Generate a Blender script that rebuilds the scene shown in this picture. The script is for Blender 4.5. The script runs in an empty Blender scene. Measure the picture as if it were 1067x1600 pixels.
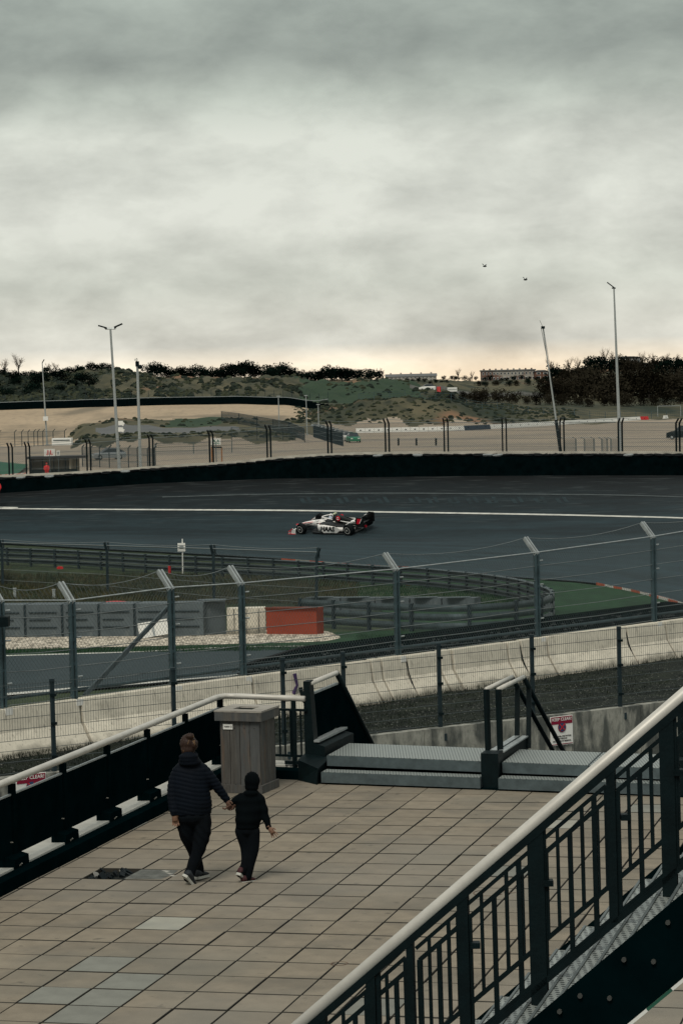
import bpy, bmesh, math, random
from mathutils import Vector, Matrix, Euler
import numpy as np
random.seed(7)
S = bpy.context.scene
COL = S.collection
R = math.radians
# ------------------------------------------------------------------ camera
F = 4000.0; PITCH = math.atan(200 / F); ROLL = R(-1.3); CZ = 9.1
KCR, KSR, KCP, KSP = math.cos(ROLL), math.sin(ROLL), math.cos(PITCH), math.sin(PITCH)
CAM = Vector((0, 0, CZ))
cam = bpy.data.cameras.new('camera'); camo = bpy.data.objects.new('camera', cam); COL.objects.link(camo)
KX = Vector((KCR, KSR * KSP, KSR * KCP)); KY = Vector((-KSR, KCR * KSP, KCR * KCP)); KF = Vector((0, KCP, -KSP))
M = Matrix(((KX.x, KY.x, -KF.x, 0), (KX.y, KY.y, -KF.y, 0), (KX.z, KY.z, -KF.z, CZ), (0, 0, 0, 1)))
camo.matrix_world = M
cam.sensor_fit = 'VERTICAL'; cam.sensor_height = 36; cam.lens = 36 * F / 1600
cam.clip_start = 0.5; cam.clip_end = 20000
S.camera = camo
S.view_settings.view_transform = 'Standard'; S.view_settings.look = 'None'
S.view_settings.exposure = 0.42; S.view_settings.gamma = 1.0; S.view_settings.use_curve_mapping = False
# ------------------------------------------------------------------ sky
SUN_EL, SUN_AZ = R(54), R(-160)      # azimuth clockwise from +Y (camera direction)
world = bpy.data.worlds.new('World'); S.world = world; world.use_nodes = True
nt = world.node_tree; nt.nodes.clear(); N = nt.nodes; L = nt.links
def nn(t, **k):
    n = N.new(t)
    for a, b in k.items(): setattr(n, a, b)
    return n
def math_n(op, a, b=None, c=None):
    m = nn('ShaderNodeMath', operation=op)
    for i, v in enumerate((a, b, c)):
        if v is None: continue
        if isinstance(v, (int, float)): m.inputs[i].default_value = v
        else: L.new(v, m.inputs[i])
    return m.outputs[0]
out = nn('ShaderNodeOutputWorld')
sky = nn('ShaderNodeTexSky', sky_type='NISHITA', sun_disc=False, sun_elevation=SUN_EL, sun_rotation=SUN_AZ)
bg1 = nn('ShaderNodeBackground'); bg1.inputs[1].default_value = 0.08; L.new(sky.outputs[0], bg1.inputs[0])
tc = nn('ShaderNodeTexCoord'); sx = nn('ShaderNodeSeparateXYZ'); L.new(tc.outputs['Generated'], sx.inputs[0])
z = math_n('MAXIMUM', sx.outputs[2], 0.0)
cv = nn('ShaderNodeCombineXYZ'); L.new(sx.outputs[0], cv.inputs[0]); L.new(sx.outputs[1], cv.inputs[1]); L.new(math_n('MULTIPLY', sx.outputs[2], 2.1), cv.inputs[2])
def noise(vec, scale, det, rough, off, dist=0.3):
    mp = nn('ShaderNodeMapping'); mp.inputs['Location'].default_value = off; L.new(vec, mp.inputs[0])
    n = nn('ShaderNodeTexNoise'); n.inputs['Scale'].default_value = scale; n.inputs['Detail'].default_value = det
    n.inputs['Roughness'].default_value = rough; n.inputs['Distortion'].default_value = dist
    L.new(mp.outputs[0], n.inputs['Vector']); return n.outputs[0]
n1 = noise(cv.outputs[0], 7.5, 9, 0.50, (3.3, 1.7, 0.4), .2)
n2 = noise(cv.outputs[0], 21, 9, 0.55, (9.1, 4.2, 2), .25)
# brightness profile over elevation (sin elevation)
prof = nn('ShaderNodeValToRGB'); L.new(math_n('MULTIPLY', z, 1.0), prof.inputs[0])
el = prof.color_ramp.elements
stops = [(0.0, .70, .60, .46), (.008, .74, .66, .53), (.0150, .50, .49, .435), (.04, .43, .44, .39), (.065, .475, .48, .43), (.095, .465, .475, .42),
         (.112, .35, .375, .325), (.127, .225, .245, .213), (.140, .26, .285, .247), (.16, .28, .31, .27), (.25, .34, .36, .33), (1.0, .46, .48, .46)]
el[0].position = stops[0][0]; el[0].color = (*stops[0][1:], 1); el[1].position = 1.0; el[1].color = (*stops[-1][1:], 1)
for p_, r_, g_, b_ in stops[1:-1]:
    e = el.new(p_); e.color = (r_, g_, b_, 1)
mod = math_n('ADD', math_n('MULTIPLY', math_n('SUBTRACT', n1, 0.5), 1.25), math_n('MULTIPLY', math_n('SUBTRACT', n2, 0.5), 0.85))
n3 = noise(cv.outputs[0], 52, 6, 0.6, (1.1, 7.2, 5), .2)
mod = math_n('ADD', math_n('ADD', mod, math_n('MULTIPLY', math_n('SUBTRACT', n3, 0.5), 0.35)), 1.0)
mod = math_n('MINIMUM', math_n('MAXIMUM', mod, 0.5), 1.22)
vm = nn('ShaderNodeVectorMath', operation='SCALE'); L.new(prof.outputs[0], vm.inputs[0]); L.new(mod, vm.inputs['Scale'])
# warm break in the cloud low over the horizon, ahead and to the right
gx = math_n('MAXIMUM', math_n('SUBTRACT', 1.0, math_n('MULTIPLY', math_n('ABSOLUTE', math_n('SUBTRACT', sx.outputs[0], 0.07)), 5.5)), 0.0)
gz = math_n('MAXIMUM', math_n('SUBTRACT', 1.0, math_n('MULTIPLY', z, 62.0)), 0.0)
gl = math_n('MULTIPLY', math_n('MULTIPLY', gx, gz), math_n('GREATER_THAN', sx.outputs[1], 0.0))
va = nn('ShaderNodeVectorMath', operation='SCALE'); va.inputs[0].default_value = (.17, .085, .01); L.new(gl, va.inputs['Scale'])
vs = nn('ShaderNodeVectorMath', operation='ADD'); L.new(vm.outputs[0], vs.inputs[0]); L.new(va.outputs[0], vs.inputs[1]); vm = vs
bg2 = nn('ShaderNodeBackground'); L.new(vm.outputs[0], bg2.inputs[0]); bg2.inputs[1].default_value = 1.0
mx = nn('ShaderNodeMixShader'); mx.inputs[0].default_value = 0.92
L.new(bg1.outputs[0], mx.inputs[1]); L.new(bg2.outputs[0], mx.inputs[2]); L.new(mx.outputs[0], out.inputs[0])
# ------------------------------------------------------------------ sun
sd = bpy.data.lights.new('sun', 'SUN'); sd.energy = 1.5; sd.angle = R(22); sd.color = (1.0, .93, .82)
so = bpy.data.objects.new('sun', sd); COL.objects.link(so)
sdir = Vector((math.sin(SUN_AZ) * math.cos(SUN_EL), math.cos(SUN_AZ) * math.cos(SUN_EL), math.sin(SUN_EL)))
so.rotation_euler = sdir.to_track_quat('Z', 'Y').to_euler()

# ------------------------------------------------------------------ survey helpers (photo measurement -> place)
def ray(px, py):
    a, b = (px - 533.5) / F, (py - 800) / F
    u = KCR * a + KSR * b; v = -KSR * a + KCR * b
    return Vector((u, KCP - v * KSP, -KSP - v * KCP))
def proj(p):
    d = Vector(p) - CAM; zc = d.dot(KF)
    return 533.5 + F * d.dot(KX) / zc, 800 - F * d.dot(KY) / zc
def atY(px, py, Y):
    r = ray(px, py); return CAM + r * (Y / r.y)
def onZ(px, py, zv):
    r = ray(px, py); return CAM + r * ((zv - CZ) / r.z)
GP = [(-50, 2.0), (58, 2.0), (85, .95), (110, .05), (130, -.3), (150, -.5), (400, -.5)]
def lerp_tab(tab, x):
    if x <= tab[0][0]: return tab[0][1]
    for (a, b), (c, d) in zip(tab, tab[1:]):
        if x <= c: return b + (d - b) * (x - a) / (c - a)
    return tab[-1][1]
def zg(Y): return lerp_tab(GP, Y)
def G(px, py, off=0.0):
    r = ray(px, py); Y = 30.0
    def f(Y): return CZ + r.z / r.y * Y - (zg(Y) + off)
    a, b = 30.0, 395.0
    for _ in range(50):
        m = (a + b) / 2
        if f(m) > 0: a = m
        else: b = m
    return CAM + r * (a / r.y)
# terrace plane: grid of slabs i (to the right), j (towards the stair), h above
TO = Vector((-3.11857349, 29.6507274, CZ - 5.7)); TN = Vector((-.00273898, .0073468, .99996926))
EU = Vector((.96910239, -.24661834, .00446635)); EV = Vector((-.24664357, -.96908484, .00644432)); TW, TD = .510723862, .667131847
def TG(i, j, h=0.0): return TO + EU * (i * TW) + EV * (j * TD) + TN * h
def Tpix(px, py, h=0.0):
    r = ray(px, py); Oh = TO + TN * h; t = (Oh - CAM).dot(TN) / r.dot(TN); W = CAM + r * t
    return (W - Oh).dot(EU) / TW, (W - Oh).dot(EV) / TD, W

# ------------------------------------------------------------------ materials
MATS = {}
def mat(name, col, rough=.7, var=.15, scale=4.0, bump=0.0, bscale=None, metal=0.0, col2=None, thr=None, obj_var=0.0, vscale=(1, 1, 1), spec=.25, coords='Object', detail=6):
    if name in MATS: return MATS[name]
    m = bpy.data.materials.new(name); m.use_nodes = True; t = m.node_tree; n = t.nodes; l = t.links
    b = n['Principled BSDF']; b.inputs['Roughness'].default_value = rough; b.inputs['Metallic'].default_value = metal
    b.inputs['Specular IOR Level'].default_value = spec
    c = n.new('ShaderNodeTexCoord'); mp = n.new('ShaderNodeMapping'); mp.inputs['Scale'].default_value = vscale
    if coords == 'World':
        g = n.new('ShaderNodeNewGeometry'); l.new(g.outputs['Position'], mp.inputs[0])
    else: l.new(c.outputs[coords], mp.inputs[0])
    no = n.new('ShaderNodeTexNoise'); no.inputs['Scale'].default_value = scale; no.inputs['Detail'].default_value = detail; no.inputs['Roughness'].default_value = .6
    l.new(mp.outputs[0], no.inputs['Vector'])
    rp = n.new('ShaderNodeValToRGB'); l.new(no.outputs[0], rp.inputs[0])
    e = rp.color_ramp.elements
    lo = [x * (1 - var) for x in col]; hi = [min(1, x * (1 + var)) for x in col]
    if col2 is not None: lo = col; hi = col2
    a, bb = thr if thr else (.3, .7)
    e[0].position = a; e[0].color = (*lo, 1); e[1].position = bb; e[1].color = (*hi, 1)
    outc = rp.outputs[0]
    if obj_var:
        oi = n.new('ShaderNodeObjectInfo'); hs = n.new('ShaderNodeHueSaturation'); mr = n.new('ShaderNodeMapRange')
        mr.inputs['To Min'].default_value = 1 - obj_var; mr.inputs['To Max'].default_value = 1 + obj_var
        l.new(oi.outputs['Random'], mr.inputs[0]); l.new(mr.outputs[0], hs.inputs['Value']); l.new(outc, hs.inputs['Color']); outc = hs.outputs[0]
    l.new(outc, b.inputs['Base Color'])
    if bump:
        n2 = n.new('ShaderNodeTexNoise'); n2.inputs['Scale'].default_value = bscale or scale * 6; n2.inputs['Detail'].default_value = 5
        l.new(mp.outputs[0], n2.inputs['Vector'])
        bp = n.new('ShaderNodeBump'); bp.inputs['Strength'].default_value = bump; bp.inputs['Distance'].default_value = .02
        l.new(n2.outputs[0], bp.inputs['Height']); l.new(bp.outputs[0], b.inputs['Normal'])
    MATS[name] = m; return m
def overlay(m, scale, col, lo, hi, vscale=(1, 1, 1), amt=1.0, kind='noise', coords='Object', detail=4, loc=(0, 0, 0)):
    """lay a second colour over the material where a mask texture passes lo..hi (dirt, specks, stains)"""
    t = m.node_tree; n = t.nodes; l = t.links; b = n['Principled BSDF']; src = b.inputs['Base Color'].links[0].from_socket
    mp = n.new('ShaderNodeMapping'); mp.inputs['Scale'].default_value = vscale; mp.inputs['Location'].default_value = loc
    if coords == 'World':
        g = n.new('ShaderNodeNewGeometry'); l.new(g.outputs['Position'], mp.inputs[0])
    else:
        c = n.new('ShaderNodeTexCoord'); l.new(c.outputs[coords], mp.inputs[0])
    if kind == 'noise':
        x = n.new('ShaderNodeTexNoise'); x.inputs['Scale'].default_value = scale; x.inputs['Detail'].default_value = detail; o = x.outputs[0]
    else:
        x = n.new('ShaderNodeTexVoronoi'); x.inputs['Scale'].default_value = scale; o = x.outputs['Distance']
    l.new(mp.outputs[0], x.inputs['Vector'])
    mr = n.new('ShaderNodeMapRange'); mr.inputs['From Min'].default_value = lo; mr.inputs['From Max'].default_value = hi
    mr.inputs['To Max'].default_value = amt; l.new(o, mr.inputs[0])
    mi = n.new('ShaderNodeMix'); mi.data_type = 'RGBA'; l.new(mr.outputs[0], mi.inputs[0]); l.new(src, mi.inputs[6]); mi.inputs[7].default_value = (*col, 1)
    l.new(mi.outputs[2], b.inputs['Base Color']); return m

m_dark = mat('dark painted steel', (.0022, .0075, .0088), .55, .3, 9, bump=.1, spec=.12)
m_panel = mat('black anthracite board', (.0009, .0052, .0062), .8, .3, 3, bump=.05, spec=.0)
m_hand = mat('pale aluminium handrail', (.50, .485, .44), .42, .12, 6, metal=.15)
overlay(m_hand, 3, (.33, .31, .27), .55, .75, vscale=(1, 1, 1), amt=.6)
m_galv = mat('galvanised steel', (.080, .105, .112), .5, .25, 7, metal=.25, bump=.08)
m_galvp = mat('galvanised fence post', (.050, .082, .092), .55, .3, 5, metal=.2, bump=.06)
m_galvl = mat('bright galvanised steel', (.34, .37, .37), .42, .2, 9, metal=.4)
m_wire = mat('galvanised wire', (.060, .075, .077), .6, .2, 3)
m_cable = mat('weathered steel cable', (.15, .17, .17), .5, .3, 30, metal=.2)
m_greenwire = mat('coated panel wire', (.030, .042, .042), .6, .2, 3)
m_fpost = mat('coated fence post', (.012, .024, .029), .6, .25, 5)
m_tile = mat('concrete paving slab', (.208, .178, .134), .85, .17, 3.2, bump=.35, bscale=60, obj_var=.09)
overlay(m_tile, 1.3, (.12, .11, .09), .48, .70, amt=.65, coords='World', detail=8)
overlay(m_tile, 70, (.10, .095, .08), .62, .72, amt=.5)
overlay(m_tile, 5.5, (.07, .065, .052), .64, .74, amt=.7, coords='World', detail=6)
overlay(m_tile, .45, (.15, .145, .12), .50, .66, amt=.5, coords='World', detail=9)
overlay(m_tile, .22, (.22, .205, .175), .45, .62, amt=.4, coords='World')
m_tilep = mat('pale replacement slab', (.30, .295, .25), .85, .1, 3, bump=.3, bscale=60, obj_var=.05)
overlay(m_tilep, 2, (.22, .225, .20), .5, .7, amt=.5, coords='World')
m_tileg = mat('grey damp slab', (.175, .178, .155), .8, .15, 3, bump=.3, bscale=60, obj_var=.08)
m_joint = mat('dark joint bed', (.006, .008, .007), .95, .3, 20, coords='World')
m_conc = mat('pale barrier concrete', (.57, .535, .445), .85, .10, 2.2, bump=.25, bscale=30, obj_var=.06)
overlay(m_conc, 1.5, (.30, .285, .24), .5, .72, vscale=(1, 1, 3), amt=.5)
overlay(m_conc, 5, (.20, .19, .16), .62, .74, vscale=(3, 3, .6), amt=.7)
m_wallc = mat('weathered wall concrete', (.27, .27, .235), .9, .18, 3, bump=.3, bscale=25)
overlay(m_wallc, 2.2, (.04, .048, .046), .43, .57, vscale=(1.6, 1.6, .55), amt=.85, detail=9)
overlay(m_wallc, 22, (.12, .125, .11), .5, .7, vscale=(1, 1, .4), amt=.6)
m_asph = mat('track asphalt', (.0135, .028, .034), .9, .14, 1.2, bump=.12, bscale=60, coords='World')
m_asph2 = mat('service lane asphalt', (.022, .037, .042), .9, .12, 2.0, bump=.2, bscale=80, coords='World')
m_white = mat('worn white paint', (.46, .46, .42), .8, .25, 2, coords='World')
m_redp = mat('red kerb paint', (.42, .085, .035), .7, .2, 3, coords='World')
m_grass = mat('rough weedy grass', (.006, .020, .006), .95, .2, 1.2, col2=(.040, .056, .022), thr=(.33, .68), bump=.9, bscale=14, coords='World', detail=10, vscale=(1, .35, 1))
m_mown = mat('mown green grass', (.002, .021, .006), .95, .2, 1.1, col2=(.009, .052, .015), thr=(.3, .7), bump=.8, bscale=24, coords='World', detail=9, vscale=(1, .3, 1))
m_bank = mat('weedy earth bank', (.003, .006, .005), .95, .2, 2.5, col2=(.014, .020, .012), thr=(.38, .7), bump=1, bscale=22, coords='World', detail=10)
overlay(m_bank, 8, (.34, .34, .30), .17, .10, kind='v', amt=.8, coords='World')
m_gravel = mat('pale gravel bed', (.20, .18, .14), .95, .2, 6, col2=(.60, .54, .44), thr=(.42, .58), bump=1, bscale=20, coords='World', detail=8, vscale=(1, .35, 1))
m_black = mat('black conveyor belting', (.0012, .0042, .0048), .9, .4, 2, coords='World', spec=.0)
m_tyre = mat('tyre rubber', (.0045, .0065, .0075), .7, .3, 6, spec=.1)
m_tyrew = mat('chalky tyre rim', (.22, .24, .24), .7, .3, 8)
m_blue = mat('blue grey crash barrier cover', (.080, .100, .108), .75, .18, 2.2, bump=.25, bscale=4, obj_var=.08)
overlay(m_blue, 4, (.14, .16, .16), .58, .72, vscale=(1, 1, .5), amt=.5)
m_orange = mat('faded orange red board', (.23, .038, .016), .65, .12, 2)
m_red = mat('red plastic', (.52, .02, .02), .5, .1, 3)
m_whitep = mat('white plastic', (.70, .70, .66), .5, .06, 3)
m_wood = mat('weathered grey timber', (.084, .081, .074), .8, .3, 3.0, bump=.4, bscale=14, vscale=(9, 9, .9), obj_var=.18, detail=9)
overlay(m_wood, 1.2, (.045, .058, .066), .45, .6, vscale=(6, 6, .3), amt=.5)
overlay(m_wood, 2.0, (.17, .10, .055), .60, .74, vscale=(5, 5, .5), amt=.45)
overlay(m_wood, 6.0, (.05, .05, .045), .63, .72, vscale=(3, 3, 1.3), amt=.7)
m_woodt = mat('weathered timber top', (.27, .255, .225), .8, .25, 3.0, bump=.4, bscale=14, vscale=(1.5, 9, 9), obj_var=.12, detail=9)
m_grate = None
m_bolt = mat('zinc bolt', (.32, .31, .27), .4, .1, 3, metal=.5)
m_sand = mat('pale banked sand', (.36, .28, .19), .95, .12, .05, bump=.4, bscale=1.5, coords='World')
overlay(m_sand, .08, (.12, .105, .075), .51, .62, vscale=(.6, .16, 3), amt=.75, coords='World', detail=8)
overlay(m_sand, .9, (.20, .165, .12), .5, .7, vscale=(1, .3, 1), amt=.5, coords='World', detail=8)
m_lot = mat('sandy car park asphalt', (.27, .225, .17), .9, .14, .03, bump=.2, bscale=2, coords='World')
overlay(m_lot, .06, (.15, .14, .12), .5, .62, vscale=(.35, 1, 1), amt=.6, coords='World', detail=8)
m_dune = mat('dune grassland', (.012, .021, .011), .98, .2, .055, col2=(.105, .092, .052), thr=(.36, .66), bump=1, bscale=.8, coords='World', detail=14, vscale=(1, .25, 1.5))
overlay(m_dune, .028, (.21, .115, .065), .585, .64, vscale=(1, .4, 1), amt=.75, coords='World', detail=9)
overlay(m_dune, .25, (.012, .018, .010), .55, .68, vscale=(1, .3, 1.5), amt=.85, coords='World', detail=8)
m_field = mat('green slope', (.010, .030, .014), .95, .2, .05, col2=(.026, .050, .022), bump=.5, bscale=.8, coords='World', detail=9)
m_leafd = mat('dark evergreen leaves', (.0035, .0085, .0065), .95, .4, 1.5, spec=0.0, obj_var=.25)
m_leafb = mat('winter brush twigs', (.018, .016, .011), .95, .4, 1.5, spec=0.0, obj_var=.25)
m_leafg = mat('olive bush leaves', (.028, .038, .020), .9, .4, 1.5, spec=0.0, obj_var=.25)
m_trunk = mat('bark', (.03, .026, .022), .9, .3, 4)
m_twig = mat('bare orange brown twigs', (.11, .075, .05), .9, .3, 4)
m_brick = mat('red brown brick facade', (.13, .065, .045), .85, .2, 1)
m_cream = mat('pale render facade', (.36, .34, .30), .8, .1, 1)
m_roof = mat('grey roof covering', (.12, .125, .125), .7, .2, 1)
m_roofd = mat('dark roof tiles', (.03, .032, .034), .7, .2, 1)
m_glass = mat('dark window glass', (.03, .04, .045), .15, .2, 1)
m_wframe = mat('white window frame', (.60, .60, .58), .5, .05, 1)
def foot_dirt(m, col, z0, z1, amt=.8):
    t = m.node_tree; n = t.nodes; l = t.links; b = n['Principled BSDF']; src = b.inputs['Base Color'].links[0].from_socket
    c = n.new('ShaderNodeTexCoord'); s_ = n.new('ShaderNodeSeparateXYZ'); l.new(c.outputs['Object'], s_.inputs[0]); x = n.new('ShaderNodeTexNoise'); x.inputs['Scale'].default_value = 2.5; x.inputs['Detail'].default_value = 6; l.new(c.outputs['Object'], x.inputs['Vector'])
    ad = n.new('ShaderNodeMath'); ad.operation = 'MULTIPLY_ADD'; ad.inputs[1].default_value = -.5; l.new(x.outputs[0], ad.inputs[0]); l.new(s_.outputs[2], ad.inputs[2])
    mr = n.new('ShaderNodeMapRange'); mr.inputs['From Min'].default_value = z1 - .25; mr.inputs['From Max'].default_value = z0 - .25; mr.inputs['To Max'].default_value = amt; l.new(ad.outputs[0], mr.inputs[0])
    mi = n.new('ShaderNodeMix'); mi.data_type = 'RGBA'; l.new(mr.outputs[0], mi.inputs[0]); l.new(src, mi.inputs[6]); mi.inputs[7].default_value = (*col, 1); l.new(mi.outputs[2], b.inputs['Base Color'])
foot_dirt(m_conc, (.13, .125, .10), .10, .28, .8)
overlay(m_conc, 9, (.24, .22, .18), .56, .72, vscale=(2.5, 2.5, .35), amt=.55)
# grating with raised holes
def grate_mat():
    m = bpy.data.materials.new('perforated galvanised tread'); m.use_nodes = True; t = m.node_tree; n = t.nodes; l = t.links
    b = n['Principled BSDF']; b.inputs['Roughness'].default_value = .45; b.inputs['Metallic'].default_value = .25
    c = n.new('ShaderNodeTexCoord'); mp = n.new('ShaderNodeMapping'); mp.inputs['Scale'].default_value = (24, 24, 24); l.new(c.outputs['Object'], mp.inputs[0])
    fr = n.new('ShaderNodeVectorMath'); fr.operation = 'FRACTION'; l.new(mp.outputs[0], fr.inputs[0])
    sb = n.new('ShaderNodeVectorMath'); sb.operation = 'SUBTRACT'; sb.inputs[1].default_value = (.5, .5, 0); l.new(fr.outputs[0], sb.inputs[0])
    ml = n.new('ShaderNodeVectorMath'); ml.operation = 'MULTIPLY'; ml.inputs[1].default_value = (1, 1, 0); l.new(sb.outputs[0], ml.inputs[0])
    ln = n.new('ShaderNodeVectorMath'); ln.operation = 'LENGTH'; l.new(ml.outputs[0], ln.inputs[0])
    rp = n.new('ShaderNodeValToRGB'); l.new(ln.outputs['Value'], rp.inputs[0]); e = rp.color_ramp.elements
    e[0].position = .26; e[0].color = (.035, .045, .045, 1); e[1].position = .34; e[1].color = (.27, .30, .285, 1)
    no = n.new('ShaderNodeTexNoise'); no.inputs['Scale'].default_value = 2.5; l.new(c.outputs['Object'], no.inputs['Vector'])
    mm = n.new('ShaderNodeMix'); mm.data_type = 'RGBA'; mm.blend_type = 'MULTIPLY'; mm.inputs[0].default_value = .7
    l.new(rp.outputs[0], mm.inputs[6]); l.new(no.outputs[1], mm.inputs[7]); l.new(rp.outputs[0], b.inputs['Base Color'])
    bp = n.new('ShaderNodeBump'); bp.inputs['Strength'].default_value = .6; bp.inputs['Distance'].default_value = .01; l.new(ln.outputs['Value'], bp.inputs['Height']); l.new(bp.outputs[0], b.inputs['Normal'])
    return m
m_grate = grate_mat()
# track bands: streaks that run along the racing line (UV: u along, v across)
def track_mat():
    m = m_asph; t = m.node_tree; n = t.nodes; l = t.links; b = n['Principled BSDF']; src = b.inputs['Base Color'].links[0].from_socket
    c = n.new('ShaderNodeTexCoord'); mp = n.new('ShaderNodeMapping'); mp.inputs['Scale'].default_value = (1.2, 26, 1); l.new(c.outputs['UV'], mp.inputs[0])
    x = n.new('ShaderNodeTexNoise'); x.inputs['Scale'].default_value = 1; x.inputs['Detail'].default_value = 7; x.inputs['Roughness'].default_value = .65; l.new(mp.outputs[0], x.inputs['Vector'])
    rp = n.new('ShaderNodeValToRGB'); l.new(x.outputs[0], rp.inputs[0]); e = rp.color_ramp.elements
    e[0].position = .3; e[0].color = (.50, .50, .50, 1); e[1].position = .72; e[1].color = (1.5, 1.5, 1.5, 1)
    mi = n.new('ShaderNodeMix'); mi.data_type = 'RGBA'; mi.blend_type = 'MULTIPLY'; mi.inputs[0].default_value = 1; l.new(src, mi.inputs[6]); l.new(rp.outputs[0], mi.inputs[7])
    # rubbered-in dark racing line, tone darkening up to the wall, scuffs
    sp_ = n.new('ShaderNodeSeparateXYZ'); l.new(c.outputs['UV'], sp_.inputs[0])
    r2 = n.new('ShaderNodeValToRGB'); l.new(sp_.outputs[1], r2.inputs[0]); q = r2.color_ramp.elements
    q[0].position = 0; q[0].color = (1.15, 1.2, 1.2, 1); q[1].position = 1; q[1].color = (.12, .12, .12, 1)
    for p_, v_ in ((.35, 1.1), (.60, .95), (.655, .62), (.68, .85), (.78, .60), (.90, .32)):
        k = q.new(p_); k.color = (v_, v_, v_, 1)
    m2 = n.new('ShaderNodeMix'); m2.data_type = 'RGBA'; m2.blend_type = 'MULTIPLY'; m2.inputs[0].default_value = 1; l.new(mi.outputs[2], m2.inputs[6]); l.new(r2.outputs[0], m2.inputs[7])
    mp3 = n.new('ShaderNodeMapping'); mp3.inputs['Scale'].default_value = (4, 110, 1); l.new(c.outputs['UV'], mp3.inputs[0])
    x3 = n.new('ShaderNodeTexNoise'); x3.inputs['Scale'].default_value = 1; x3.inputs['Detail'].default_value = 3; l.new(mp3.outputs[0], x3.inputs['Vector'])
    mr = n.new('ShaderNodeMapRange'); mr.inputs['From Min'].default_value = .56; mr.inputs['From Max'].default_value = .68; mr.inputs['To Max'].default_value = .15; l.new(x3.outputs[0], mr.inputs[0])
    band = n.new('ShaderNodeMapRange'); band.inputs['From Min'].default_value = .68; band.inputs['From Max'].default_value = .74; l.new(sp_.outputs[1], band.inputs[0])
    mu = n.new('ShaderNodeMath'); mu.operation = 'MULTIPLY'; l.new(mr.outputs[0], mu.inputs[0]); l.new(band.outputs[0], mu.inputs[1])
    m3 = n.new('ShaderNodeMix'); m3.data_type = 'RGBA'; l.new(mu.outputs[0], m3.inputs[0]); l.new(m2.outputs[2], m3.inputs[6]); m3.inputs[7].default_value = (.12, .14, .14, 1)
    l.new(m3.outputs[2], b.inputs['Base Color'])
track_mat()

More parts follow.
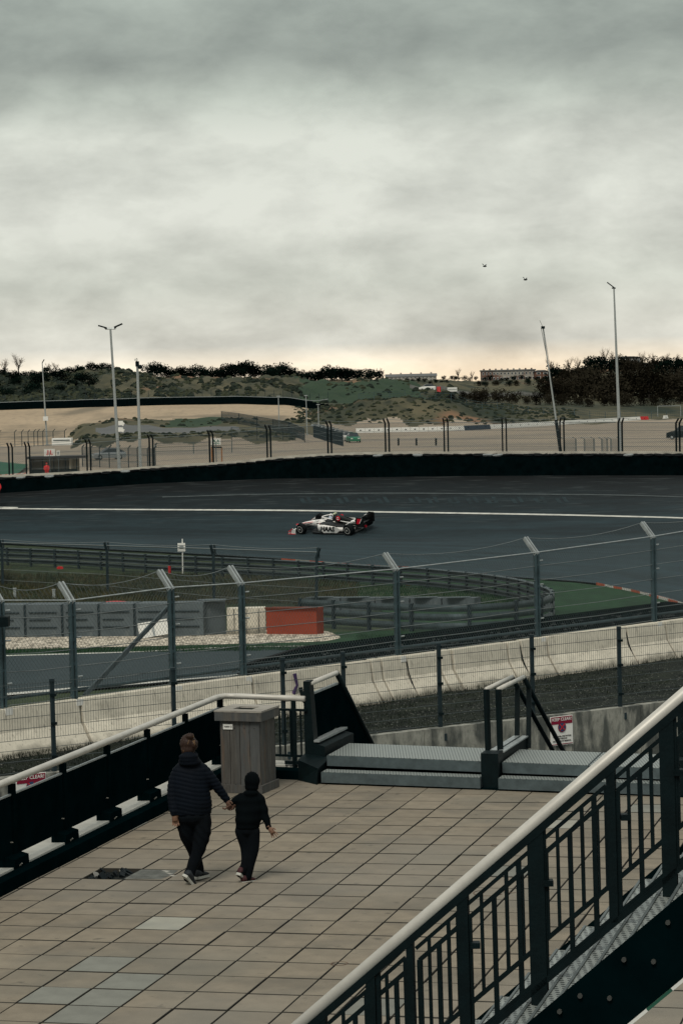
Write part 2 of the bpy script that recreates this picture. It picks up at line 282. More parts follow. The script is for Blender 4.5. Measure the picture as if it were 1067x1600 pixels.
# ------------------------------------------------------------------ mesh helpers
ORG = {}
def empty(name, label, cat, loc=(0, 0, 0), group=None):
    o = bpy.data.objects.new(name, None); o.empty_display_size = .3; COL.objects.link(o); o.location = loc
    o['label'] = label; o['category'] = cat
    if group: o['group'] = group
    ORG[o.name] = Vector(loc); return o
def tag(o, label=None, cat=None, group=None, kind=None):
    if label: o['label'] = label
    if cat: o['category'] = cat
    if group: o['group'] = group
    if kind: o['kind'] = kind
    return o
class MB:
    def __init__(s): s.v = []; s.f = []; s.m = []; s.uv = None
    def add(s, vs, fs, mi=0):
        k = len(s.v); s.v += [tuple(x) for x in vs]; s.f += [tuple(i + k for i in f) for f in fs]; s.m += [mi] * len(fs); return s
    def hexa(s, p, mi=0):   # p: 4 bottom, 4 top (ccw from above)
        return s.add(p, [(3, 2, 1, 0), (4, 5, 6, 7), (0, 1, 5, 4), (1, 2, 6, 5), (2, 3, 7, 6), (3, 0, 4, 7)], mi)
    def box(s, c, size, rot=None, mi=0):
        c = Vector(c); a, b, d = [x / 2 for x in size]
        p = [Vector(q) for q in ((-a, -b, -d), (a, -b, -d), (a, b, -d), (-a, b, -d), (-a, -b, d), (a, -b, d), (a, b, d), (-a, b, d))]
        if rot is not None: p = [rot @ q for q in p]
        return s.hexa([c + q for q in p], mi)
    def bar(s, p0, p1, w, h, up=(0, 0, 1), mi=0):
        p0, p1 = Vector(p0), Vector(p1); d = (p1 - p0).normalized(); up = Vector(up)
        x = d.cross(up); 
        if x.length < 1e-4: x = d.cross(Vector((0, 1, 0)))
        x.normalize(); y = x.cross(d).normalized(); x *= w / 2; y *= h / 2
        return s.hexa([p0 - x - y, p1 - x - y, p1 + x - y, p0 + x - y, p0 - x + y, p1 - x + y, p1 + x + y, p0 + x + y][:], mi)
    def tube(s, pts, r, n=6, mi=0, cap=True):
        pts = [Vector(p) for p in pts]; rs = r if isinstance(r, (list, tuple)) else [r] * len(pts); k = len(s.v); m = len(pts)
        pu = None
        for i, p in enumerate(pts):
            d = (pts[min(i + 1, m - 1)] - pts[max(i - 1, 0)]).normalized()
            if pu is None: pu = Vector((0, 0, 1)) if abs(d.z) < .9 else Vector((1, 0, 0))
            x = d.cross(pu); x = x.normalized() if x.length > 1e-5 else Vector((1, 0, 0)); y = x.cross(d).normalized(); pu = y if False else pu
            for a in range(n):
                t = 2 * math.pi * a / n; s.v.append(tuple(p + (x * math.cos(t) + y * math.sin(t)) * rs[i]))
        for i in range(m - 1):
            for a in range(n):
                b = (a + 1) % n; s.f.append((k + i * n + a, k + i * n + b, k + (i + 1) * n + b, k + (i + 1) * n + a)); s.m.append(mi)
        if cap:
            s.f.append(tuple(k + a for a in range(n))[::-1]); s.f.append(tuple(k + (m - 1) * n + a for a in range(n))); s.m += [mi, mi]
        return s
    def loft(s, rings, mi=0, cap=True):
        k = len(s.v); n = len(rings[0])
        for r in rings: s.v += [tuple(q) for q in r]
        for i in range(len(rings) - 1):
            for a in range(n):
                b = (a + 1) % n; s.f.append((k + i * n + a, k + i * n + b, k + (i + 1) * n + b, k + (i + 1) * n + a)); s.m.append(mi)
        if cap:
            s.f.append(tuple(k + a for a in range(n))[::-1]); s.f.append(tuple(k + (len(rings) - 1) * n + a for a in range(n))); s.m += [mi, mi]
        return s
    def ell(s, c, r, n=10, m=7, rot=None, mi=0):
        c = Vector(c); rings = []
        for i in range(m + 1):
            t = -math.pi / 2 + math.pi * (i + .02) / (m + .04); ring = []
            for a in range(n):
                u = 2 * math.pi * a / n; q = Vector((r[0] * math.cos(t) * math.cos(u), r[1] * math.cos(t) * math.sin(u), r[2] * math.sin(t)))
                if rot is not None: q = rot @ q
                ring.append(c + q)
            rings.append(ring)
        return s.loft(rings, mi)
    def prism(s, poly, vec, mi=0):
        n = len(poly); v = Vector(vec); P = [Vector(p) for p in poly]
        s.add(P + [p + v for p in P], [tuple(range(n))[::-1], tuple(range(n, 2 * n))] + [(a, (a + 1) % n, (a + 1) % n + n, a + n) for a in range(n)], mi); return s
    def mesh(s, name, mats, org=None, smooth=False):
        me = bpy.data.meshes.new(name); o = org or Vector((0, 0, 0))
        me.from_pydata([(x - o[0], y - o[1], z_ - o[2]) for x, y, z_ in s.v], [], s.f)
        for m_ in (mats if isinstance(mats, (list, tuple)) else [mats]): me.materials.append(m_)
        if any(s.m): me.polygons.foreach_set('material_index', s.m)
        if smooth: me.polygons.foreach_set('use_smooth', [True] * len(me.polygons))
        if s.uv:
            ul = me.uv_layers.new(name='UVMap')
            for lp in me.loops: ul.data[lp.index].uv = s.uv[lp.vertex_index]
        me.update(); return me
    def build(s, name, mats, parent=None, smooth=False, kind=None, label=None, recenter=False):
        org = ORG[parent.name] if parent is not None else None
        base = Vector((0, 0, 0))
        if org is None and recenter:
            a = np.array(s.v); base = Vector(((a[:, 0].min() + a[:, 0].max()) / 2, (a[:, 1].min() + a[:, 1].max()) / 2, a[:, 2].min())); org = base
        me = s.mesh(name, mats, org, smooth); o = bpy.data.objects.new(name, me); COL.objects.link(o)
        if parent is not None: o.parent = parent
        elif recenter: o.location = base
        ORG[o.name] = org if org is not None else Vector((0, 0, 0))
        if kind: o['kind'] = kind
        if label: o['label'] = label
        return o
def shared(name, me, loc, parent, rot=None):   # piece sharing mesh data, at world location
    o = bpy.data.objects.new(name, me); COL.objects.link(o); o.parent = parent; o.location = Vector(loc) - ORG[parent.name]
    if rot is not None: o.rotation_euler = rot
    return o
def copy_tree(o, parent=None, loc=None, rotz=None, label=None, scale=None):
    c = o.copy(); COL.objects.link(c)
    if parent is not None: c.parent = parent
    if loc is not None: c.location = loc
    if rotz is not None: c.rotation_euler = (0, 0, rotz)
    if scale is not None: c.scale = scale if isinstance(scale, tuple) else (scale,) * 3
    if label: c['label'] = label
    for ch in list(o.children): copy_tree(ch, c)
    return c
def resample(pts, n):
    P = [Vector(p) for p in pts]; d = [0]
    for a, b in zip(P, P[1:]): d.append(d[-1] + (b - a).length)
    o = []
    for k in range(n):
        t = d[-1] * k / (n - 1)
        for i in range(len(P) - 1):
            if t <= d[i + 1] + 1e-9:
                u = (t - d[i]) / max(1e-9, d[i + 1] - d[i]); o.append(P[i].lerp(P[i + 1], u)); break
    return o
def crom(pts, n):      # smooth curve through points
    P = [Vector(p) for p in pts]; P = [P[0] * 2 - P[1]] + P + [P[-1] * 2 - P[-2]]; o = []
    for i in range(1, len(P) - 2):
        for k in range(n):
            t = k / n; a, b, c, d = P[i - 1], P[i], P[i + 1], P[i + 2]
            o.append(.5 * ((2 * b) + (c - a) * t + (2 * a - 5 * b + 4 * c - d) * t * t + (3 * b - a - 3 * c + d) * t ** 3))
    o.append(P[-2]); return o
def strip(name, far, near, m, off=.004, nu=60, nv=8, kind='structure', onground=True):
    A = resample(crom([G(*p) for p in far], 6), nu); B = resample(crom([G(*p) for p in near], 6), nu); mb = MB()
    for i in range(nu):
        for k in range(nv):
            p = A[i].lerp(B[i], k / (nv - 1)); mb.v.append((p.x, p.y, zg(p.y) + off))
    for i in range(nu - 1):
        for k in range(nv - 1):
            a = i * nv + k; mb.f.append((a, a + 1, a + nv + 1, a + nv)); mb.m.append(0)
    o = mb.build(name, m)
    if kind: o['kind'] = kind
    return o
def remeshed(mb, name, mats, parent, voxel=.012, smooth_it=4, disp=None):
    me = mb.mesh(name, mats, ORG[parent.name] if parent is not None else None)
    o = bpy.data.objects.new(name, me); COL.objects.link(o)
    r = o.modifiers.new('r', 'REMESH'); r.mode = 'VOXEL'; r.voxel_size = voxel; r.use_smooth_shade = True
    if smooth_it:
        sm = o.modifiers.new('s', 'SMOOTH'); sm.iterations = smooth_it; sm.factor = .5
    dg = bpy.context.evaluated_depsgraph_get(); ev = o.evaluated_get(dg); m2 = bpy.data.meshes.new_from_object(ev)
    o.modifiers.clear(); o.data = m2
    if disp:
        for v in m2.vertices: v.co = disp(v.co.copy(), v.normal.copy())
        m2.update()
    m2.polygons.foreach_set('use_smooth', [True] * len(m2.polygons))
    if not m2.materials:
        for q in (mats if isinstance(mats, (list, tuple)) else [mats]): m2.materials.append(q)
    if parent is not None: o.parent = parent; ORG[o.name] = ORG[parent.name]
    return o
def text_mesh(txt, size, origin, xdir, ydir, m, name, parent, bold=0.0, shear=0.0, align='CENTER', width=None, ext=.001):
    cu = bpy.data.curves.new('t', 'FONT'); cu.body = txt; cu.size = size; cu.align_x = align; cu.align_y = 'CENTER'; cu.offset = bold; cu.extrude = ext; cu.shear = shear; cu.resolution_u = 2
    to = bpy.data.objects.new('t', cu); COL.objects.link(to); bpy.context.view_layer.update()
    me = bpy.data.meshes.new_from_object(to.evaluated_get(bpy.context.evaluated_depsgraph_get())); bpy.data.objects.remove(to)
    xd, yd = Vector(xdir).normalized(), Vector(ydir).normalized(); nd = xd.cross(yd); org = ORG[parent.name]
    xs = [v.co.x for v in me.vertices]; sc = width / (max(xs) - min(xs)) if width else 1
    for v in me.vertices: v.co = Vector(origin) + xd * v.co.x * sc + yd * v.co.y + nd * v.co.z - org
    me.materials.clear(); me.materials.append(m); me.name = name
    o = bpy.data.objects.new(name, me); COL.objects.link(o); o.parent = parent; ORG[o.name] = org; return o
# ================================================================== GROUND, TRACK
def yw(X): return 49.55 + .665 * X            # line of the low retaining wall
mb = MB(); xs = [-300, -120, -60] + [(-40 + 2 * i) for i in range(41)] + [60, 120, 300]
ts = [0, 1, 2, 3, 4, 5, 6, 8, 10, 12, 15, 20, 26, 32, 38, 45, 52, 60, 70, 80, 90, 100, 110, 130, 150, 200, 300, 420]
for x in xs:
    y0 = max(15, min(75, yw(x)))
    for t in ts: mb.v.append((x, y0 + t, zg(y0 + t) - .06))
nv = len(ts)
for i in range(len(xs) - 1):
    for k in range(nv - 1):
        a = i * nv + k; mb.f.append((a, a + nv, a + nv + 1, a + 1)); mb.m.append(0)
tag(mb.build('infield_ground', m_grass), kind='structure')
mb = MB()   # weedy bank between the low wall and the concrete barrier
for i, x in enumerate(range(-40, 42, 2)):
    for k in range(9):
        y = yw(x) + (56.2 + 1.007 * x - yw(x) - .2) * k / 8; y = max(y, yw(x))
        mb.v.append((x, y, 2.03 + .14 * (1 - k / 8) + .06 * math.sin(x * 3.1 + k) * math.sin(k * 1.7 + x)))
for i in range(40):
    for k in range(8):
        a = i * 9 + k; mb.f.append((a, a + 9, a + 10, a + 1)); mb.m.append(0)
tag(mb.build('weedy_bank', m_bank), kind='structure')
mb = MB()
mb.add([(-300, -80, .9), (300, -80, .9), (300, 75, .9), (40, yw(40) + .05, .9), (-40, yw(-40) + .05, .9), (-300, 15, .9)], [(0, 1, 2, 3, 4, 5)])
tag(mb.build('lower_path', m_asph2), kind='structure')

WALL = [(-260, 180, 2.6, 1.1), (-120, 179, 2.9, 1.1), (0, 178, 3.14, 1.11), (135, 177, 3.35, 1.04), (233, 176, 3.60, 1.07), (360, 174, 3.88, 1.18), (430, 173, 4.14, 1.36), (509, 172, 4.31, 1.53), (600, 170, 4.38, 1.55),
        (700, 169, 4.33, 1.5), (850, 168, 4.23, 1.47), (960, 169, 4.09, 1.46), (1067, 170, 3.94, 1.45), (1200, 174, 3.5, 1.4), (1400, 182, 2.8, 1.4)]
def azp(px, D, zv):   # world point in the photo column px at distance D
    r = ray(px, 600); return Vector((r.x / r.y * D, D, zv))
wp = crom([Vector((px, D, 0)) for px, D, zt, h in WALL], 8); wz = crom([Vector((px, zt, h)) for px, D, zt, h in WALL], 8)
WP = [(a.x, a.y, b.y, b.z) for a, b in zip(wp, wz)]      # px, D, ztop, h
def wl(px):
    for a, b in zip(WP, WP[1:]):
        if px <= b[0]:
            t = (px - a[0]) / (b[0] - a[0]); return [a[k] + (b[k] - a[k]) * t for k in range(4)]
    return list(WP[-1])
INN = [(-260, 844), (-100, 847), (0, 850), (200, 861), (400, 872), (560, 884), (650, 889), (800, 903), (900, 910), (950, 916), (1000, 926), (1067, 945), (1150, 985), (1250, 1050)]
inn = crom([Vector((*p, 0)) for p in INN], 8)
def innp(px):
    for a, b in zip(inn, inn[1:]):
        if px <= b.x:
            t = (px - a.x) / (b.x - a.x); return G(px, a.y + (b.y - a.y) * t)
    return G(px, inn[-1].y)
def gsh(s): return 0.0 if s < .60 else ((s - .60) / .40) ** 1.22
def track_pt(px, s, off=0.0):
    A = innp(px); p, D, zt, h = wl(px); B = azp(px, D, zt - h); q = A.lerp(B, s); q.z = A.z + (B.z - A.z) * gsh(s) + off + .03; return q
def track_at(px, py, off=0.0):
    a, b = 0.0, 1.0
    for _ in range(40):
        m = (a + b) / 2
        if proj(track_pt(px, m))[1] > py: a = m
        else: b = m
    return track_pt(px, a, off), a
mb = MB(); mb.uv = []; cols = list(range(-250, 1251, 10)); nv = 90
for i, px in enumerate(cols):
    for k in range(nv):
        s_ = k / (nv - 1); mb.v.append(tuple(track_pt(px, s_))); mb.uv.append((px / 220.0, s_))
for i in range(len(cols) - 1):
    for k in range(nv - 1):
        a = i * nv + k; mb.f.append((a, a + nv, a + nv + 1, a + 1)); mb.m.append(0)
tag(mb.build('race_track', m_asph, smooth=True), kind='structure')
def track_line(name, pts, w, m, step=12):
    mb = MB(); pl = crom([Vector((*p, 0)) for p in pts], 10); k = 0
    for q in pl:
        c, s_ = track_at(q.x, q.y); ww = w / 34.0
        mb.v.append(tuple(track_pt(q.x, s_ - ww / 2, .022))); mb.v.append(tuple(track_pt(q.x, s_ + ww / 2, .022)))
    for i in range(len(pl) - 1):
        a = 2 * i; mb.f.append((a, a + 2, a + 3, a + 1)); mb.m.append(0)
    return tag(mb.build(name, m), kind='structure')
track_line('track_line', [(-240, 791), (-100, 793), (0, 795), (200, 796.5), (450, 798), (600, 800.5), (700, 802), (850, 804.5), (960, 807), (1067, 810), (1240, 818)], .30, m_white)
track_line('bank_seam_line', [(250, 777), (420, 772.5), (600, 771), (760, 772), (960, 774), (1067, 777)], .22, mat('faint grey paint', (.050, .062, .064), .8, .3, 3, coords='World'))
track_line('pit_line_paint', [(-60, 792.4), (-10, 792.9), (24, 793.6)], .30, m_white)
# ghost of an advertisement painted on the banking: worn pale patches
mb = MB()
for i, px in enumerate([470, 500, 528, 560, 590, 640, 668, 700, 730, 760, 800, 836, 870]):
    for dx, dy, wx, wy in ((0, 0, 3.5, 8), (10, -2, 3, 9), (4, 3, 10, 1.6)):
        q = [track_at(px + dx + a * wx + b * 3, 783 + dy + b * wy / 2)[0] for a, b in ((-1, 1), (1, 1), (1, -1), (-1, -1))]
        if wy > 5 or i % 2: mb.add([x + Vector((0, 0, .012)) for x in q], [(0, 1, 2, 3)])
tag(mb.build('worn_track_print', mat('worn print ghost', (.0115, .0225, .0265), .9, .4, 1.5, coords='World')), kind='structure')
# kerbs along the inner edge
def kerb(name, p0, p1, stripe, w, m1=m_redp, m2=m_white, h=.05):
    mb = MB(); pxs = np.arange(p0, p1, stripe)
    for i, px in enumerate(pxs):
        e = min(px + stripe, p1); wa = w(px); wb = w(e); A = innp(px); B = innp(e); A.z += .05; B.z += .05
        oa = Vector((0, -wa, 0)); ob = Vector((0, -wb, 0))
        za = A + oa; zb = B + ob; za.z = zg(za.y) + .06 + h; zb.z = zg(zb.y) + .06 + h
        mb.add([A, B, zb, za, za - Vector((0, .02, .2)), zb - Vector((0, .02, .2))], [(0, 3, 2, 1), (3, 4, 5, 2)], i % 2)
    return tag(mb.build(name, [m1, m2]), kind='structure')
kerb('apex_kerb', 930, 1200, 11, lambda p: max(.3, min(8, (p - 925) / 110 * 6.0)), m2=mat('white kerb paint', (.62, .60, .55), .7, .12, 3, coords='World'))
kerb('exit_kerb', 440, 760, 22, lambda p: .42, m2=mat('dull kerb paint', (.30, .29, .25), .8, .2, 2, coords='World'))
tag(MB().add([q for px in range(-240, 1230, 10) for q in (innp(px) + Vector((0, 0, .075)), innp(px) + Vector((0, .38, .05)))], [(2 * i, 2 * i + 2, 2 * i + 3, 2 * i + 1) for i in range(146)]).build('inner_edge_line', m_white), kind='structure')
def strip_cols(name, far, near, m, off, kind='structure', n=10):
    fx, fy = [p[0] for p in far], [p[1] for p in far]; nx, ny = [p[0] for p in near], [p[1] for p in near]; mb = MB(); px = np.arange(fx[0], fx[-1] + 1, 8.)
    for x in px:
        A = G(x, np.interp(x, fx, fy)); B = G(x, np.interp(x, nx, ny))
        for k in range(n): p = A.lerp(B, k / (n - 1)); mb.v.append((p.x, p.y, zg(p.y) + off))
    for i in range(len(px) - 1):
        for k in range(n - 1): a = i * n + k; mb.f.append((a, a + 1, a + n + 1, a + n)); mb.m.append(0)
    return tag(mb.build(name, m), kind=kind)
strip_cols('apex_grass', [(440, 876), (560, 885), (650, 890), (800, 904), (900, 911), (950, 917), (1000, 927), (1067, 946), (1120, 970)], [(440, 906), (560, 925), (650, 1000), (800, 1000), (900, 990), (950, 980), (1000, 975), (1067, 968), (1120, 985)], m_mown, .012)
strip('infield_rough', [(560, 914), (640, 919), (720, 927), (790, 939), (826, 952)], [(560, 944), (640, 946), (720, 950), (790, 953), (826, 956)], m_grass, .03, 40)
strip('mown_strip', [(-100, 1000), (0, 1000), (200, 1000), (400, 1000), (530, 988), (640, 985)], [(-100, 1028), (0, 1026), (200, 1021), (360, 1013), (480, 1011), (640, 1008)], m_mown, .010)
strip('gravel_bed', [(-100, 988), (0, 988), (200, 987), (400, 985), (500, 986), (531, 995)], [(-100, 1018), (0, 1016), (200, 1011), (400, 1006), (500, 1003), (531, 998)], m_gravel, .018)
strip('service_lane', [(-100, 1030), (0, 1026), (200, 1020), (360, 1012.5), (480, 1010.5), (600, 1008), (760, 1003)], [(-100, 1092), (0, 1086), (118, 1076), (260, 1065), (380, 1055), (520, 1035), (760, 1008)], m_asph2, .014)
strip('lane_edge_line', [(-100, 1091), (0, 1085), (118, 1075), (260, 1064), (380, 1054), (450, 1045)], [(-100, 1095), (0, 1088.5), (118, 1078), (260, 1066.5), (380, 1056), (450, 1047)], m_white, .02, nv=3)
strip('lane_top_line', [(-100, 1029), (0, 1025), (200, 1019), (360, 1011.5), (480, 1009.6), (610, 1007)], [(-100, 1030.5), (0, 1026.5), (200, 1020.4), (360, 1012.8), (480, 1010.8), (610, 1008)], m_white, .02, nv=3)

# ------------------------------------------------------------------ outer tyre wall with belt, catch fence
wt = empty('tyre_wall', 'long black belt faced tyre wall along the outside of the banked curve', 'barrier', azp(600, 167, 2.9))
mb = MB(); pxs = list(range(-240, 1390, 12)); NW = len(pxs)
prof_ = lambda h: [(0, 0), (.05, h * .98), (.35, h), (1.3, h), (1.3, -1.0), (0, -1.0)]
W_ = []
for px in pxs:
    p, D, zt, h = wl(px); W_.append(azp(px, D, zt - h))
rings = []
for i, q in enumerate(W_):
    d = (W_[min(i + 1, NW - 1)] - W_[max(i - 1, 0)]); nrm = Vector((-d.y, d.x, 0)).normalized(); h = wl(pxs[i])[3] - .16
    if nrm.y < 0: nrm = -nrm
    rings.append([q + nrm * a + Vector((0, 0, b)) for a, b in prof_(h)])
k = len(rings[0]); mb.loft(rings); mb.build('belt_face', m_black, wt)
mt = MB(); mw = MB(); px = -60.0
tyre = MB()
def torus(mb, c, R_, r_, n=12, m=5, mi=0):
    c = Vector(c); k = len(mb.v)
    for a in range(n):
        t = 2 * math.pi * a / n
        for b in range(m):
            u = 2 * math.pi * b / m; rr = R_ + r_ * math.cos(u); mb.v.append((c.x + rr * math.cos(t), c.y + rr * math.sin(t), c.z + r_ * math.sin(u)))
    for a in range(n):
        for b in range(m):
            mb.f.append((k + a * m + b, k + ((a + 1) % n) * m + b, k + ((a + 1) % n) * m + (b + 1) % m, k + a * m + (b + 1) % m)); mb.m.append(mi)
torus(tyre, (0, 0, 0), .27, .085); tyre_me = tyre.mesh('tyre', [m_tyre]); tyre2_me = tyre.mesh('tyre', [m_tyrew])
px = 560.0; n_t = 0; rest = MB()
cols_t = []
x = -60.0
while x < 1110:
    p, D, zt, h = wl(x); cols_t.append((x, D, zt)); x += .66 / D * F
cols_t.sort(key=lambda c: abs(c[0] - 760))
for n_t, (x, D, zt) in enumerate(cols_t):
    for row in range(2):
        c = azp(x + row * .33 / D * F, D + .32 + .6 * row, zt - .10 + random.uniform(-.012, .012) + (-.02 if row else 0))
        tl = (random.uniform(-.12, .12), random.uniform(-.1, .1), 0)
        if n_t < 290 // 2: shared('tyre', tyre2_me if random.random() < .10 else tyre_me, c, wt, tl)
        else: torus(rest, c, .27, .085)
tag(rest.build('tyres', m_tyre, wt), kind='stuff')
mc = MB(); 
cap_ = [azp(px, wl(px)[1] + 1.35, wl(px)[2] + .03) for px in pxs]
for a, b in zip(cap_, cap_[1:]): mc.bar(a, b, .5, .16)
mc.build('concrete_kerb', mat('pale kerb concrete', (.42, .40, .34), .85, .25, 1.0, coords='World'), wt)

def catch_fence(name, label, posts, hpost, back, group=None, mesh_r=.0045, cell=.12, m_p=m_dark, ztop=None, double=True, lean=.35, rows=5):
    f = empty(name, label, 'fence', posts[0])
    tips = []
    for i, q in enumerate(posts):
        d = (posts[min(i + 1, len(posts) - 1)] - posts[max(i - 1, 0)]); d.z = 0; d.normalize(); nr = Vector((-d.y, d.x, 0)); 
        if nr.y < 0: nr = -nr
        nr = nr * (-1 if back else 1); e = q + Vector((0, 0, hpost)); t = e + nr * lean + Vector((0, 0, lean * .8)); tips.append((q, e, t))
        pm = MB()
        for sgn in ((-1, 1) if double else (0,)):
            o_ = d * (.13 * sgn); pm.bar(q + o_, e + o_, .09, .11, up=tuple(nr)); pm.bar(e + o_ - Vector((0, 0, .03)), t + o_, .08, .09, up=tuple(d))
        pm.box(q + Vector((0, 0, .05)), (.5, .2, .1)); pm.build('post', m_p, f)
    for r_ in range(rows):
        mb = MB(); hh = hpost * (r_ + 1) / rows
        for (q, e, t), (q2, e2, t2) in zip(tips, tips[1:]): mb.tube([q + Vector((0, 0, hh)), q2 + Vector((0, 0, hh))], .018 if r_ == rows - 1 else .010, 4, cap=False)
        mb.build('cable', m_cable, f)
    mb = MB()
    for (q, e, t), (q2, e2, t2) in zip(tips, tips[1:]):
        mb.tube([t.lerp(t2, k / 6) - Vector((0, 0, .5 * (k / 6) * (1 - k / 6))) for k in range(7)], .012, 4, cap=False)
    mb.build('top_wire', m_cable, f)
    mb = MB()
    for (q, e, t), (q2, e2, t2) in zip(tips, tips[1:]):
        Ln = (q2 - q).length; n = int(Ln / cell); hn = hpost / cell
        for a in range(-int(hn), n):
            for sg in (0, 1):
                s0, s1 = a * cell, a * cell + hpost; z0, z1 = 0.0, hpost
                if s0 < 0: z0 += -s0; s0 = 0
                if s1 > Ln: z1 -= s1 - Ln; s1 = Ln
                if s1 <= s0: continue
                if sg: A = q.lerp(q2, 1 - s0 / Ln); B = q.lerp(q2, 1 - s1 / Ln)
                else: A = q.lerp(q2, s0 / Ln); B = q.lerp(q2, s1 / Ln)
                mb.tube([A + Vector((0, 0, z0)), B + Vector((0, 0, z1))], mesh_r, 3, cap=False)
    tag(mb.build('chain_link_mesh', m_wire, f), kind='stuff')
    return f
fp = []
for px in (-160, -60, 14, 41, 136, 234, 328, 418, 513, 603, 695, 786, 876, 967, 1057, 1150, 1240):
    p, D, zt, h = wl(px); fp.append(azp(px, D + 1.45, zt - .1))
catch_fence('catch_fence', 'long catch fence with paired dark posts standing behind the tyre wall', fp, 2.15, True, cell=.14, mesh_r=.0075, rows=4)
# ================================================================== FAR TERRAIN
DN = [300, 380, 400, 440, 470, 500, 540, 600, 640, 700, 800, 880, 950, 1150, 1300, 1600, 2500, 7000]
TT = {-320: [.1, .1, .1, .1, .1, .3, 2.0, 5.0, 5.7, 7.0, 11, 14.5, 15, 13, 12, 11, 9, 6],
      0:    [.1, .1, .1, .1, .1, .3, 2.0, 4.7, 5.7, 7.0, 11, 13.6, 14.0, 13, 12, 11, 9, 6],
      60:   [.1, .1, .1, .1, .1, .3, 2.0, 4.8, 5.7, 7.0, 11, 14.2, 14.2, 13, 12, 11, 9, 6],
      105:  [.1, .1, .1, .3, .5, .8, 2.0, 4.8, 5.7, 7.5, 11.5, 14.5, 14, 12, 10, 9, 8, 6],
      135:  [.1, .1, 1.3, 1.9, 2.6, 2.0, 2.6, 4.9, 5.8, 7.5, 12, 15.2, 14.5, 12, 10, 9, 8, 6],
      185:  [.1, .1, 1.5, 1.9, 3.0, 3.4, 2.9, 4.9, 5.8, 8.0, 13, 16.3, 15, 11, 9, 8, 8, 6],
      230:  [.1, .1, 1.5, 1.8, 2.4, 2.6, 2.9, 5.0, 5.8, 8.0, 12.5, 14.2, 13, 10, 9, 8, 8, 6],
      262:  [.1, .1, 1.5, 1.8, 2.0, 2.4, 2.9, 5.0, 5.8, 7.6, 11, 12.3, 11.5, 10, 9, 8, 8, 6],
      360:  [.1, .1, 1.5, 1.8, 1.9, 2.3, 2.9, 4.9, 5.6, 7.6, 11, 11.9, 11.5, 10, 9, 8, 8, 6],
      440:  [.1, .1, 1.0, 1.2, 1.4, 1.7, 2.3, 4.4, 5.4, 7.6, 11, 11.6, 11, 10, 9, 8, 8, 6],
      490:  [.1, .0, .0, .0, .4, 1.2, 2.6, 3.4, 4.6, 6.5, 9.6, 10.2, 10, 10, 9, 8, 8, 6],
      530:  [.1, .0, .0, .0, .0, .8, 3.8, 4.0, 4.3, 6.0, 9.2, 9.7, 9.6, 9.5, 9, 8, 8, 6],
      570:  [.1, .0, .0, .0, .0, .6, 5.5, 4.6, 4.2, 6.0, 9.2, 9.7, 9.6, 9.5, 9, 8, 8, 6],
      620:  [.1, .0, .0, .0, .0, .3, 6.0, 5.0, 4.2, 6.0, 9.0, 9.5, 9.5, 9.5, 9, 8, 8, 6],
      690:  [.1, .0, .0, .0, .0, .1, 4.9, 4.6, 4.0, 5.2, 6.5, 7.2, 8.5, 9.3, 9, 8, 8, 6],
      760:  [.1, .0, .0, .0, .0, .1, 2.9, 3.5, 3.4, 4.0, 4.8, 5.6, 7.0, 9.0, 9, 8, 8, 6],
      850:  [.1, .0, .0, .0, .0, .0, 1.4, 2.4, 2.8, 3.2, 4.2, 5.0, 6.6, 9.0, 9.5, 9, 8, 6],
      960:  [.1, .0, .0, .0, .0, .0, .2, 1.1, 2.0, 3.0, 5.0, 7.5, 10, 12.5, 14.5, 13, 9, 6],
      1067: [.1, .0, .0, .0, .0, .0, .2, .8, 2.0, 3.0, 5.0, 7.5, 10, 12.5, 13.5, 12, 9, 6],
      1400: [.1, .0, .0, .0, .0, .0, .2, .8, 2.0, 3.0, 5.0, 7.5, 10, 12.5, 13.5, 12, 9, 6]}
TK = sorted(TT)
def sm(t): return t * t * (3 - 2 * t)
def zf(px, D):
    px = max(TK[0], min(TK[-1] - .01, px)); j = 0
    while TK[j + 1] <= px: j += 1
    t = sm((px - TK[j]) / (TK[j + 1] - TK[j])); A, B = TT[TK[j]], TT[TK[j + 1]]
    if D <= DN[0]: return A[0] * (1 - t) + B[0] * t
    k = 0
    while k < len(DN) - 2 and DN[k + 1] <= D: k += 1
    u = min(1, (D - DN[k]) / (DN[k + 1] - DN[k])); u = u if D < 620 else u
    za = A[k] + (A[k + 1] - A[k]) * u; zb = B[k] + (B[k + 1] - B[k]) * u; z_ = za * (1 - t) + zb * t
    w = px * .02; amp = 0 if D < 640 else (min(1, (D - 640) / 60) * (1.0 if px < 700 else .5))
    if 480 < D < 600 and px > 480: amp = .30 * min(1, z_ / 2)
    z_ += amp * (.55 * math.sin(w * 2.1 + D * .031) + .45 * math.sin(w * 4.7 - D * .051 + 1.3) + .3 * math.sin(w * 11 + D * .09) + .2 * math.sin(w * 23 + D * .21 + 2))
    return z_
def far_pt(px, D, off=0): return azp(px, D, zf(px, D) + off)
rowsD = list(range(190, 380, 10)) + list(range(380, 640, 2)) + list(range(640, 660, 4)) + list(range(660, 1000, 8)) + [1020, 1060, 1100, 1150, 1200, 1300, 1450, 1600, 2000, 2500, 4000, 7000]
colp = list(range(-320, 1400, 4))
